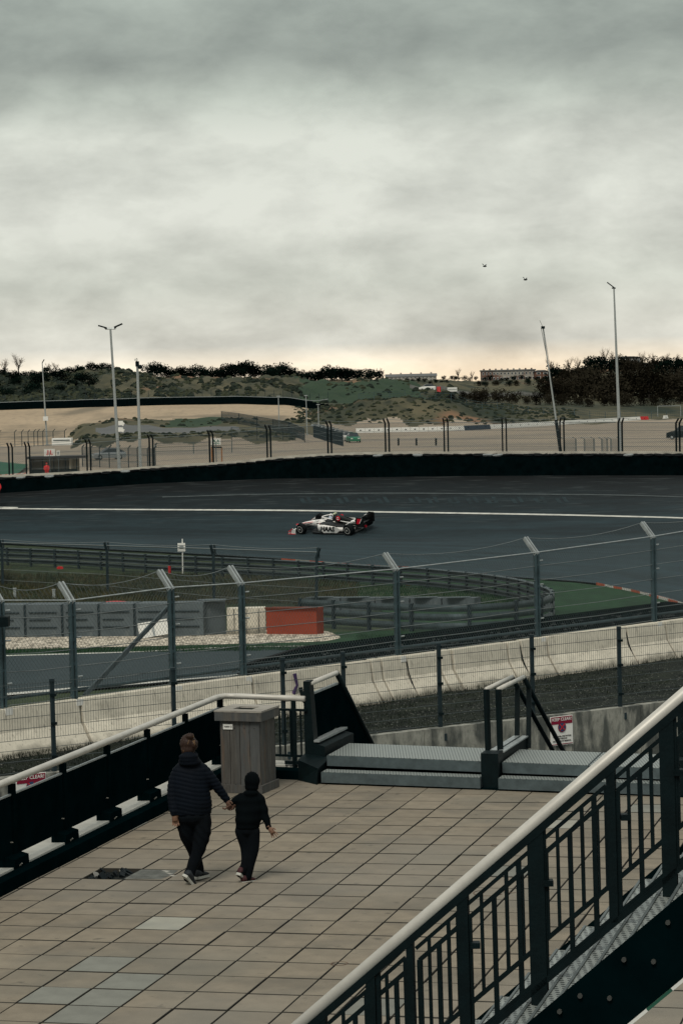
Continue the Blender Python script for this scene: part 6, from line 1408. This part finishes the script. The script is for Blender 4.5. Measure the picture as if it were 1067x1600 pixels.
text_mesh('PASSION', .026, BP(Wd - .115, -.016, Hb - .092), -X, Z, mat('label print grey', (.08, .08, .08), .6, .1, 3), 'lettering', bn, bold=.001, width=.08); 
ring_ = MB(); rc = BP(Wd - .178, -.015, Hb - .092); ring_.tube([rc - X * .012 * math.cos(t) + Z * .012 * math.sin(t) for t in np.linspace(0, 6.283, 12)], .0025, 4); ring_.build('round_mark', mat('label print grey', (.08, .08, .08), .6, .1, 3), lb)
for k in range(4):
    for h in (.12, .92): MB().tube([BP(Wd * (k + .5) / 4, -.006, h), BP(Wd * (k + .5) / 4, .0, h)], .006, 5).build('nail', m_dark, bn)
# ------------------------------------------------------------------ platform steps over the edge
st_ = empty('steps', 'two level galvanised steps with perforated treads at the back of the terrace', 'steps', TG(4, -11.5, 0))
def step_line(i, kind):   # j of the front edges as measured
    t = (i - 1.84) / (6.68 - 1.84); return (-11.09 if kind == 1 else -11.73) + t * (.56 if kind == 1 else .70)
def tread(nm, i0, i1, h, jf0, jf1, dep, th=.155, bay=1.62):
    n = max(1, round((i1 - i0) * TW / bay))
    for k in range(n):
        a = i0 + (i1 - i0) * k / n + .01; b = i0 + (i1 - i0) * (k + 1) / n - .01; ja = jf0 + (jf1 - jf0) * (a - i0) / (i1 - i0); jb = jf0 + (jf1 - jf0) * (b - i0) / (i1 - i0)
        p = [TG(a, ja, 0), TG(b, jb, 0), TG(b, jb - dep, 0), TG(a, ja - dep, 0)]
        o = MB().hexa([q + TN * (h - th) for q in p] + [q + TN * (h - .006) for q in p]).build(nm, m_galv, st_)
        org = ORG[st_.name]; q = [TG(a + .02, ja - .02, h), TG(b - .02, jb - .02, h), TG(b - .02, jb - dep, h), TG(a + .02, ja - dep, h)]
        mb = MB(); mb.hexa([z_ - TN * .005 for z_ in q] + q); g = mb.build('perforated_tread', m_grate, o)
tread('lower_step', 1.84, 6.55, .18, step_line(1.84, 1), step_line(6.55, 1), .42)
tread('upper_step', 1.80, 6.50, .36, step_line(1.8, 2), step_line(6.5, 2), 1.95)
tread('lower_step', 7.05, 12.0, .18, step_line(7.05, 1), step_line(12.0, 1), .42)
tread('upper_step', 7.05, 12.0, .36, step_line(7.05, 2) , step_line(12.0, 2) , 1.95)
tread('lower_step', 12.45, 18, .18, step_line(12.45, 1), step_line(18, 1), .42)
tread('upper_step', 12.45, 18, .36, step_line(12.45, 2), step_line(18, 2), 1.95)
for a, b in ((1.7, 6.6), (6.95, 18)):
    ja, jb = step_line(a, 2) - .35, step_line(b, 2) - .35; MB().hexa([TG(a, ja, -.3), TG(b, jb, -.3), TG(b, jb - .2, -.3), TG(a, ja - .2, -.3), TG(a, ja, .2), TG(b, jb, .2), TG(b, jb - .2, .2), TG(a, ja - .2, .2)]).build('riser_plate', m_panel, st_)
MB().hexa([TG(1.6, step_line(1.6, 1) - .02, -.1), TG(18, step_line(18, 1) - .02, -.1), TG(18, -13, -.1), TG(1.6, -14, -.1), TG(1.6, step_line(1.6, 1) - .06, .018), TG(18, step_line(18, 1) - .06, .018), TG(18, -13, .018), TG(1.6, -14, .018)]).build('base_plate', m_panel, st_)
# side panel left of the steps
sp = empty('boarded_railing', 'small black boarded stair panel with sloping handrail left of the platform steps', 'railing', TG(1.2, -12.4, 0))
MB().bar(TG(1.2, -11.75, 0), TG(1.15, -12.35, 0), .02, .02).build('foot', m_dark, sp)
MB().hexa([TG(1.0, -12.2, 0), TG(1.33, -12.2, 0), TG(1.33, -12.55, 0), TG(1.0, -12.55, 0), TG(1.0, -12.2, 1.40), TG(1.18, -12.2, 1.40), TG(1.18, -12.55, 1.40), TG(1.0, -12.55, 1.40)]).build('post', m_dark, sp)
MB().hexa([TG(1.0, -11.6, -.02), TG(1.75, -11.0, -.02), TG(1.75, -12.5, -.02), TG(1.0, -12.5, -.02), TG(1.0, -11.6, .30), TG(1.75, -11.15, .22), TG(1.75, -12.5, .30), TG(1.0, -12.5, .36)]).build('base_box', m_dark, sp)
A_ = TG(1.12, -12.35, 1.38); B_ = TG(1.25, -14.35, 1.40); 
def find(px, py, i, h0, h1, j0):    # point on the plane i=const hitting a photo direction
    best = None
    for k in range(400):
        j = j0 - k * .02
        for h in np.linspace(h0, h1, 40):
            x, y = proj(TG(i, j, h)); d = abs(x - px) + abs(y - py)
            if best is None or d < best[0]: best = (d, j, h)
    return best
i_ = 1.3; P0 = find(482, 1069, 1.1, 1.0, 1.6, -11.5); P1 = find(526, 1052, i_, 1.0, 1.7, -13.0); P2 = find(578, 1158, 1.45, -1.0, .9, -15.2)
q0 = TG(1.12, P0[1], P0[2]); q1 = TG(i_, P1[1], P1[2]); q2 = TG(1.45, P2[1], P2[2])
MB().tube([q0, q0.lerp(q1, .97), q1], .04, 8).build('handrail', m_hand, sp, smooth=True); MB().tube([q1, q1.lerp(q2, 1.15)], .042, 8).build('sloping_handrail', m_dark, sp, smooth=True)
MB().tube([q1 - TN * .02 + EU * -.02, q1 - TN * .02 + EU * -.02 + (q2 - q1) * 1.15], .012, 6).build('edge_trim', m_galvl, sp)
def down(q, h): return q - TN * h
bd = MB(); off = EU * -.02; lo0 = down(q0, .98); lo1 = q0.lerp(q1, 1.0) - TN * .80
bd.prism([down(q0, .17), down(q1, .17) , q1.lerp(q2, .10) - TN * .05, q1.lerp(q2, 1.12) - TN * .05, q1.lerp(q2, 1.0) - TN * .75, q1 - TN * 1.15, q1 - TN * .80, q0 - TN * .98], EU * -.03); bd.build('board', m_panel, sp)
MB().bar(down(q0, .16), down(q1, .16), .04, .03).build('edge_trim', m_galvl, sp)
MB().hexa([TG(1.25, -12.2, .30), TG(1.6, -12.2, .30), TG(1.7, -14.5, .30), TG(1.25, -14.5, .30), TG(1.25, -12.2, .50), TG(1.6, -12.2, .44), TG(1.7, -14.5, .44), TG(1.25, -14.5, .50)]).build('stringer', m_dark, sp)
MB().bar(TG(1.32, -12.2, .52), TG(1.4, -14.5, .52), .12, .03).build('ledge_cap', m_galvl, sp)
# paired stair handrails in the middle and at the right
def paired(label, i0, jb, top, bend, low):
    e = empty('stair_handrail', label, 'handrail', TG(i0, jb, 0))
    for k, di in enumerate((0, .62)):
        a = TG(i0 + di * .55, top[0], top[1]); b = TG(i0 + .22 + di * .55, bend[0], bend[1]); c = TG(i0 + .75 + di * .5, low[0], low[1])
        MB().tube([a, b], .034, 8).build('handrail', m_hand, e, smooth=True); MB().tube([b, c], .036, 8).build('sloping_handrail', m_dark, e, smooth=True)
        MB().bar(TG(i0 + di * .55 + .02, top[0], .30), a, .07, .06).build('post', m_dark, e); MB().bar(TG(i0 + .3 + di * .55, bend[0] - .1, .30), b.lerp(c, .1), .07, .06).build('post', m_dark, e); 
    MB().hexa([TG(i0 + .02, jb, 0), TG(i0 + .52, jb + .05, 0), TG(i0 + .52, jb - .5, 0), TG(i0 + .02, jb - .5, 0), TG(i0 + .02, jb, .50), TG(i0 + .52, jb + .05, .50), TG(i0 + .52, jb - .5, .50), TG(i0 + .02, jb - .5, .50)]).build('base_box', m_dark, e)
    MB().hexa([TG(i0 + .05, jb - .5, .2), TG(i0 + .48, jb - .5, .2), TG(i0 + .6, jb - 3.2, .2), TG(i0 + .17, jb - 3.2, .2), TG(i0 + .05, jb - .5, .46), TG(i0 + .48, jb - .5, .46), TG(i0 + .6, jb - 3.2, .46), TG(i0 + .17, jb - 3.2, .46)]).build('stringer', m_dark, e)
    for x_ in (.08, .34): MB().hexa([TG(i0 + x_, jb - .55, .462), TG(i0 + x_ + .2, jb - .55, .462), TG(i0 + x_ + .3, jb - 3.1, .462), TG(i0 + x_ + .12, jb - 3.1, .462), TG(i0 + x_, jb - .55, .48), TG(i0 + x_ + .2, jb - .55, .48), TG(i0 + x_ + .3, jb - 3.1, .48), TG(i0 + x_ + .12, jb - 3.1, .48)]).build('ledge_cap', m_galvl, e)
    return e
paired('paired black stair handrails between the two steel platforms', 6.5, -10.75, (-11.6, 1.34), (-13.7, 1.36), (-18.0, -.45))
paired('dark handrail base at the right edge behind the near stair railing', 12.0, -10.0, (-10.9, 1.34), (-12.9, 1.36), (-17, -.45))
# ================================================================== NEAR STAIR with its railing
YS = 13.0
HX = Vector((EU.x, EU.y, 0)).normalized(); HN = Vector((-HX.y, HX.x, 0))      # along the stair (rising right) and away from the camera
SO = atY(866, 1300, YS); SO.z = 0
def SP(px, py, off=0.0):
    r = ray(px, py); o_ = SO + HN * off; t = o_.dot(HN) / r.dot(HN); return CAM + r * t
a0 = SP(1067, 1086); a1 = SP(470, 1600); dS = (a0 - a1).normalized(); slope = dS.z / math.hypot(dS.x, dS.y)
ns = empty('stair_railing', 'near black stair railing with thick pale handrail rising to the right', 'railing', SP(850, 1600))
aa, bb = a1 - dS * 1.6, a0 + dS * 1.2
MB().tube([aa, bb], .035, 14).build('handrail', m_hand, ns, smooth=True)
MB().bar(aa - Vector((0, 0, .053)), bb - Vector((0, 0, .053)), .055, .040).build('rail_shaded_underside', m_dark, ns)  # dark bar draws the shade on the underside of the handrail
def rail_at(px):
    lo, hi = -2.0, 6.0
    for _ in range(40):
        m_ = (lo + hi) / 2
        if proj(a1 + dS * m_)[0] < px: lo = m_
        else: hi = m_
    return a1 + dS * lo
def RH(px, h): q = rail_at(px); return q - Vector((0, 0, h)) + HX * .008 * h
def vbar(px, h0, h1, w, nm='baluster', d=.02, m=m_dark): return MB().bar(RH(px, h1), RH(px, h0), w, d, up=tuple(HN)).build(nm, m, ns)
def pbar(px0, px1, h, w, nm='frame_bar'): return MB().bar(RH(px0, h), RH(px1, h), .022, w).build(nm, m_dark, ns)
HB = .84
posts = [(410, .045), (503, .045), (579, .05), (640, .036), (722, .058), (836, .085), (953, .045), (1040, .075), (1150, .05), (1260, .06)]
for px, w in posts: vbar(px, .03, HB + (.16 if w > .06 else .0), w, 'post', .05)
for px in (590, 848, 1052): vbar(px, .03, HB, .020, 'post_strip', .03)
for i_, (p0, p1) in enumerate(zip([p for p, _ in posts], [p for p, _ in posts][1:])):
    w = p1 - p0; l, r = p0 + (14 if i_ % 2 else 9), p1 - 8
    pbar(p0 + 3, p1 - 3, HB - .02, .03, 'bottom_rail')
    pbar(l - 5, r, .12, .020); pbar(l, r + 5, .195, .024); pbar(l, r, .64, .024)
    vbar(l, .195, .64 if i_ % 2 else HB - .02, .028, 'frame_stile'); vbar(r, .12, .64, .022, 'frame_stile')
    n = max(2, int(round((r - l) / 22)))
    for k in range(1, n + 1):
        px = l + (r - l) * k / (n + 1)
        if k % 4 == 1: vbar(px, .12, .64, .016)
        elif k % 4 == 2: vbar(px, .195, HB - .02, .024)
        elif k % 4 == 3: vbar(px, .12, .64, .018)
        else: vbar(px, .12, HB - .02, .026); vbar(px + 6, .2, .64, .008, 'thin_bar')
for px in (512, 739, 853, 974, 1056): MB().box(RH(px, .36 if px > 600 else .2), (.05, .06, .03)).build('hinge_clip', m_dark, ns)
sg_ = empty('staircase', 'near steel staircase with perforated galvanised treads and black side plate', 'staircase', SP(1000, 1600))
rise = .145; run = rise / slope; ON, OF = -1.32, 1.9
q0_ = RH(866, .885)
m_nose = mat('worn tread nose', (.10, .12, .12), .45, .2, 9, metal=.3)
def SQ(u, off, z_): return Vector((q0_.x, q0_.y, 0)) + HX * u + HN * off + Vector((0, 0, z_))
def sbox(u0, u1, o0, o1, z0, z1, nm, m, par): return MB().hexa([SQ(u0, o0, z0), SQ(u1, o0, z0), SQ(u1, o1, z0), SQ(u0, o1, z0), SQ(u0, o0, z1), SQ(u1, o0, z1), SQ(u1, o1, z1), SQ(u0, o1, z1)]).build(nm, m, par)
for k in range(-14, 16):
    u0 = k * run; zt_ = q0_.z + k * rise
    t = sbox(u0, u0 + run + .03, ON, OF, zt_ - .035, zt_ - .004, 'tread', m_galv, sg_)
    sbox(u0 + .004, u0 + run + .026, ON + .005, OF - .005, zt_ - .003, zt_, 'perforated_tread', m_grate, t)
    sbox(u0, u0 + .014, ON + .01, OF - .01, zt_ + .001, zt_ + .008, 'tread_nose', m_nose, t)
    sbox(u0 - .002, u0 + .010, ON + .002, OF, zt_ - rise - .02, zt_ - .036, 'riser', m_panel, sg_)
sd_ = (HX + Vector((0, 0, slope))).normalized(); up_ = (Vector((0, 0, 1)) - sd_ * sd_.z).normalized()
def stringer(off, top, hgt, nm, th=.02, m=m_panel):
    c0 = SQ(0, off, q0_.z) + up_ * top; return MB().hexa([c0 - sd_ * 4 - up_ * hgt - HN * th, c0 + sd_ * 4 - up_ * hgt - HN * th, c0 + sd_ * 4 - up_ * hgt, c0 - sd_ * 4 - up_ * hgt, c0 - sd_ * 4 - HN * th, c0 + sd_ * 4 - HN * th, c0 + sd_ * 4, c0 - sd_ * 4]).build(nm, m, sg_)
near_s = stringer(ON - .002, .025, .29, 'side_plate'); far_s = stringer(OF + .022, -.01, .15, 'far_side_plate')
c0 = SQ(0, 0, q0_.z) + up_ * .03; MB().bar(c0 - sd_ * 4, c0 + sd_ * 4, .05, .03).build('foot_rail', m_dark, sg_)
fl_ = MB(); m_fl = mat('green flange edge', (.02, .09, .06), .6, .2, 3)  # lower flange edge; light catching it is painted on as white dashes
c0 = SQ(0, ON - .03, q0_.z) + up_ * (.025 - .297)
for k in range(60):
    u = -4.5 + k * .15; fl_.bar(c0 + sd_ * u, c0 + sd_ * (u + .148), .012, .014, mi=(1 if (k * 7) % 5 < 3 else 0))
fl_.build('flange_light_dashes', [m_fl, m_whitep], sg_)
for k, (px, py) in enumerate([(1043, 1441), (1020.6, 1502), (974.5, 1499), (906, 1555.5), (952, 1559), (1075, 1400), (874, 1580)]):
    q = SP(px, py, ON - .023); MB().tube([q, q - HN * .014], .0115, 8).build('bolt', mat('dull bolt head', (.05, .052, .048), .6, .1, 3), near_s)
# ================================================================== PEOPLE
m_jk = mat('navy quilted nylon', (.0014, .0034, .0070), .75, .3, 5, spec=.1); m_tr = mat('dark navy trousers', (.0014, .0028, .0045), .9, .3, 6, spec=.1); m_blk = mat('black cloth', (.0012, .0026, .0034), .9, .3, 6, spec=.05)
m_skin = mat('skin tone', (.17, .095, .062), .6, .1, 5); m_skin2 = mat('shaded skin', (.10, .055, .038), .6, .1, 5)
m_hair = mat('brown blond hair', (.022, .010, .006), .6, .5, 5, col2=(.26, .15, .06), thr=(.60, .72), vscale=(4, 4, 1.5)); m_sole = mat('off white sole', (.42, .42, .38), .7, .1, 5); m_shoe = mat('dark trainer fabric', (.018, .022, .026), .7, .3, 9); m_shoer = mat('dark red trainer fabric', (.05, .016, .018), .7, .3, 9)
def limb(mb, pts, r, n=10):
    P = crom([Vector(p) for p in pts], 4); rr = np.interp(np.linspace(0, len(pts) - 1, len(P)), range(len(pts)), r); mb.tube(P, list(rr), n); 
    for p, q in ((P[0], rr[0]), (P[-1], rr[-1])): mb.ell(p, (q * .98,) * 3, 8, 6)
def hand(e, wrist, dirv, side, m, s=1.0, curl=.6, spread=.12):
    """palm and five separate fingers from the wrist, dirv = pointing direction, side = thumb side"""
    d = Vector(dirv).normalized(); sd2 = Vector(side); sd2 = (sd2 - d * sd2.dot(d)).normalized(); n_ = d.cross(sd2).normalized(); mb = MB(); w = Vector(wrist)
    mb.tube([w - d * .03 * s, w, w + d * .045 * s, w + d * .09 * s], [.026 * s, .027 * s, .036 * s, .034 * s], 8)
    for k, (o_, L_) in enumerate(((.030, .070), (.010, .080), (-.011, .074), (-.030, .058))):
        b = w + d * .088 * s + sd2 * o_ * s; dd = (d + sd2 * spread * (o_ / .03)).normalized(); c1 = b + dd * L_ * .45 * s; d2 = (dd * math.cos(curl) + n_ * math.sin(curl)).normalized(); c2 = c1 + d2 * L_ * .35 * s; d3 = (dd * math.cos(curl * 1.8) + n_ * math.sin(curl * 1.8)).normalized(); c3 = c2 + d3 * L_ * .3 * s
        mb.tube([b - dd * .02 * s, c1, c2, c3], [.0095 * s, .009 * s, .0085 * s, .007 * s], 6)
    b = w + d * .03 * s + sd2 * .026 * s; t1 = b + (d * .6 + sd2 * .8).normalized() * .035 * s; t2 = t1 + (d * .85 + sd2 * .3 + n_ * .3).normalized() * .032 * s; mb.tube([b, t1, t2], [.012 * s, .011 * s, .008 * s], 6)
    return remeshed(mb, 'hand', m, e, voxel=.0055 * s, smooth_it=1)
def shoe(e, heel, toe, up, L_, w, m_top, name='shoe'):
    heel, toe, up = Vector(heel), Vector(toe), Vector(up).normalized(); d = (toe - heel).normalized(); up = (up - d * up.dot(d)).normalized(); s = d.cross(up)
    def rg(u, hw, z0, z1, n=10): c = heel + d * L_ * u; return [c + s * hw * math.cos(t) + up * (z0 + (z1 - z0) * (.5 + .5 * math.sin(t))) for t in np.linspace(0, 6.283, n, endpoint=False)]
    o = MB().loft([rg(.0, w * .30, .02, .075), rg(.06, w * .42, .016, .10), rg(.3, w * .44, .016, .105), rg(.5, w * .46, .016, .08), rg(.8, w * .48, .016, .055), rg(1.0, w * .22, .018, .035)]).build(name, m_top, e, smooth=True)
    so_ = MB(); out = [(0, .22), (.04, .40), (.3, .40), (.55, .44), (.8, .50), (.95, .36), (1.02, .1)]
    poly = [heel + d * L_ * u + s * w * h for u, h in out] + [heel + d * L_ * u - s * w * h for u, h in reversed(out)]; so_.prism([q + up * -.008 for q in poly], up * .030); so_.build('sole', m_sole, o); return o
# ---- adult seen from behind, walking away, right hand holding the child's hand
i, j, Pa = Tpix(300, 1380); sc = F / Pa.y
def PA(px, py, dy=0.0): return atY(px, py, Pa.y + dy)
def PW(px, py, dy=0.0): return atY(px, py, Pa.y + dy)
ad = empty('person', 'adult in navy quilted hooded jacket seen from behind, walking hand in hand with the child', 'person', Pa)
body = MB(); body.ell(PW(294.5, 1164, .1), (.085, .105, .115), 14, 10); limb(body, [PW(296, 1180, .1), PW(298, 1205, .08), PW(300, 1268, .05)], [.05, .08, .10])
limb(body, [PW(281, 1212, .06), PW(272, 1228, .04), PW(269, 1245, .0), PW(272, 1268, -.05)], [.03, .03, .03, .028]); limb(body, [PW(322, 1209, .06), PW(343, 1234, .08), PW(355, 1250, .1)], [.035, .03, .026]); limb(body, [PW(291, 1280, .06), PW(293, 1300, .08), PW(304, 1330, .16), PW(312, 1364, .22)], [.07, .06, .045, .035]); limb(body, [PW(314, 1280, .04), PW(317, 1300, .0), PW(308, 1335, -.02), PW(294, 1369, -.08)], [.07, .06, .045, .035])
remeshed(body, 'body', m_skin2, ad, voxel=.014, smooth_it=3)
jk = MB()
def oval(cpx, cy, dy, wx, wy, n=18): c = PW(cpx, cy, dy); return [c + Vector((wx * math.cos(t), wy * math.sin(t), 0)) for t in np.linspace(0, 6.283, n, endpoint=False)]
jk.loft([oval(299, 1271, .05, .235, .16), oval(299, 1255, .05, .240, .17), oval(298, 1235, .05, .222, .165), oval(298, 1215, .06, .215, .155), oval(298, 1202, .07, .205, .14), oval(298, 1193, .08, .15, .11), oval(297, 1185, .1, .10, .10)])
limb(jk, [PW(280, 1205, .06), PW(272, 1222, .04), PW(269, 1245, .0), PW(272, 1270, -.05)], [.080, .068, .056, .045]); limb(jk, [PW(316, 1203, .06), PW(330, 1217, .06), PW(343, 1234, .08), PW(355, 1250, .1)], [.080, .068, .056, .042])
zq = PW(300, 1268).z
def quilt(co, no):
    z_ = co.z * 1.0; a = 1 if abs(no.z) < .85 else .3
    return co + no * (.0075 * abs(math.sin(z_ * math.pi / .047 + 2.2 * co.x + 1.5 * math.sin(co.x * 9))) ** .6 - .004) * a
remeshed(jk, 'quilted_jacket', m_jk, ad, voxel=.010, smooth_it=5, disp=quilt)
hd = MB()
for k in range(5): hd.ell(PW(296.5, 1191 - k * 3.2, .0 + .02 * k), (.135 - .010 * k, .105 - .012 * k, .045), 14, 8)
hd.ell(PW(295, 1184, -.03), (.115, .08, .07), 12, 8); remeshed(hd, 'hood', m_jk, ad, voxel=.010, smooth_it=3, disp=lambda c, n_: c + n_ * .003 * math.sin(c.z * 120))
hr = MB(); hr.ell(PW(294, 1161.5, .08), (.094, .112, .108), 14, 10); hr.ell(PW(294, 1171, .05), (.082, .085, .09), 12, 8); hr.ell(PW(297, 1150.5, .02), (.052, .05, .040), 10, 7); hr.ell(PW(303, 1163, .06), (.05, .08, .07), 10, 7)
remeshed(hr, 'hair', m_hair, ad, voxel=.009, smooth_it=2, disp=lambda c, n_: c + n_ * .004 * math.sin(c.x * 300 + c.z * 90))
tr = MB(); limb(tr, [PW(289, 1268, .05), PW(293, 1300, .08), PW(304, 1330, .16), PW(312, 1366, .22)], [.122, .104, .074, .060]); limb(tr, [PW(314, 1268, .05), PW(317, 1300, .0), PW(308, 1335, -.02), PW(294, 1371, -.08)], [.118, .100, .074, .062]); tr.ell(PW(301, 1275, .04), (.205, .155, .12), 14, 8)
remeshed(tr, 'trousers', m_tr, ad, voxel=.011, smooth_it=3, disp=lambda c, n_: c + n_ * .004 * math.sin(c.z * 33 + c.x * 60 + 2 * math.sin(c.z * 11)))
shoe(ad, PW(288, 1371, -.17) + Vector((0, 0, .02)), PW(302, 1387, -.02), Vector((.5, .3, .8)), .27, .10, m_shoe)
shoe(ad, PW(306, 1373, .12), PW(325, 1368, .36) , (0, 0, 1), .27, .10, m_shoe)
hand(ad, PW(272.5, 1270.5, -.05), (.12, .1, -1), (1, 0, 0), m_skin, 1.0, .7)
# ---- child
i, j, Pc = Tpix(383, 1377)
ch_ = empty('child', 'child in black jacket and black beanie seen from behind, one open hand held out', 'person', Pc)
def PC(px, py, dy=0.0): return atY(px, py, Pc.y + dy)
b = MB(); b.ell(PC(394.5, 1222, .06), (.078, .09, .10), 12, 8); limb(b, [PC(393, 1235, .06), PC(389, 1250, .05), PC(386, 1290, .03)], [.04, .07, .09]); limb(b, [PC(408, 1252, .04), PC(414, 1275, .02), PC(420, 1293, -.02)], [.035, .03, .022]); limb(b, [PC(373, 1250, .04), PC(366, 1258, .05), PC(364, 1263, .06)], [.035, .03, .022]); limb(b, [PC(379, 1300, .04), PC(385, 1325, .05), PC(384, 1350, .0), PC(376, 1364, -.04)], [.05, .04, .035, .025]); limb(b, [PC(396, 1300, .02), PC(396, 1325, .02), PC(391, 1350, .0), PC(387, 1366, .0)], [.05, .04, .035, .025]); remeshed(b, 'body', m_skin2, ch_, voxel=.012, smooth_it=2)
def ovc(cpx, cy, dy, wx, wy, n=16): c = PC(cpx, cy, dy); return [c + Vector((wx * math.cos(t), wy * math.sin(t), 0)) for t in np.linspace(0, 6.283, n, endpoint=False)]
jc = MB(); jc.loft([ovc(387, 1293, .03, .138, .11), ovc(388, 1283, .03, .150, .12), ovc(389, 1265, .04, .155, .115), ovc(390, 1250, .05, .155, .10), ovc(392, 1241, .05, .12, .085), ovc(393, 1235, .06, .07, .07)])
limb(jc, [PC(405, 1247, .05), PC(411, 1262, .04), PC(415, 1277, .02), PC(420, 1292, -.02)], [.062, .055, .046, .036]); limb(jc, [PC(377, 1246, .05), PC(368, 1252, .05), PC(362, 1257, .06)], [.058, .048, .036]); jc.ell(PC(392, 1240, .0), (.085, .06, .045), 12, 7)
remeshed(jc, 'jacket', m_blk, ch_, voxel=.010, smooth_it=4, disp=lambda c, n_: c + n_ * .004 * math.sin(c.z * 55))
bn_ = MB(); bn_.ell(PC(394, 1220, .05), (.092, .10, .108), 14, 10); bn_.ell(PC(393.5, 1229, .04), (.082, .085, .07), 12, 8); remeshed(bn_, 'beanie', m_blk, ch_, voxel=.009, smooth_it=2, disp=lambda c, n_: c + n_ * .002 * math.sin(c.x * 260))
tc_ = MB(); tc_.ell(PC(387, 1296, .03), (.13, .10, .09), 12, 8); limb(tc_, [PC(378, 1298, .04), PC(385, 1325, .05), PC(384, 1350, .0), PC(375, 1365, -.04)], [.085, .072, .058, .048]); limb(tc_, [PC(396, 1298, .02), PC(396, 1325, .02), PC(391, 1350, .0), PC(387, 1370, .0)], [.080, .070, .056, .050])
remeshed(tc_, 'jeans', m_tr, ch_, voxel=.010, smooth_it=3)
shoe(ch_, PC(372, 1366, -.10), PC(381, 1374, .03), (.3, .3, .9), .20, .08, m_shoer)
shoe(ch_, PC(378, 1380.5, -.05), PC(399, 1377, .08), (0, 0, 1), .20, .08, m_shoer)
hand(ch_, PC(420.5, 1293, -.03), (.55, 0, -.8), (1, -.3, .6), m_skin, .82, .3, .35)
hand(ch_, PC(362.5, 1257, .06), (-.75, .0, -.5), (0, -1, .3), m_skin2, .8, 1.0)
hand(ad, PW(354, 1249.5, .09), (.55, .0, -.9), (.5, -.6, .5), m_skin2, .95, 1.1)
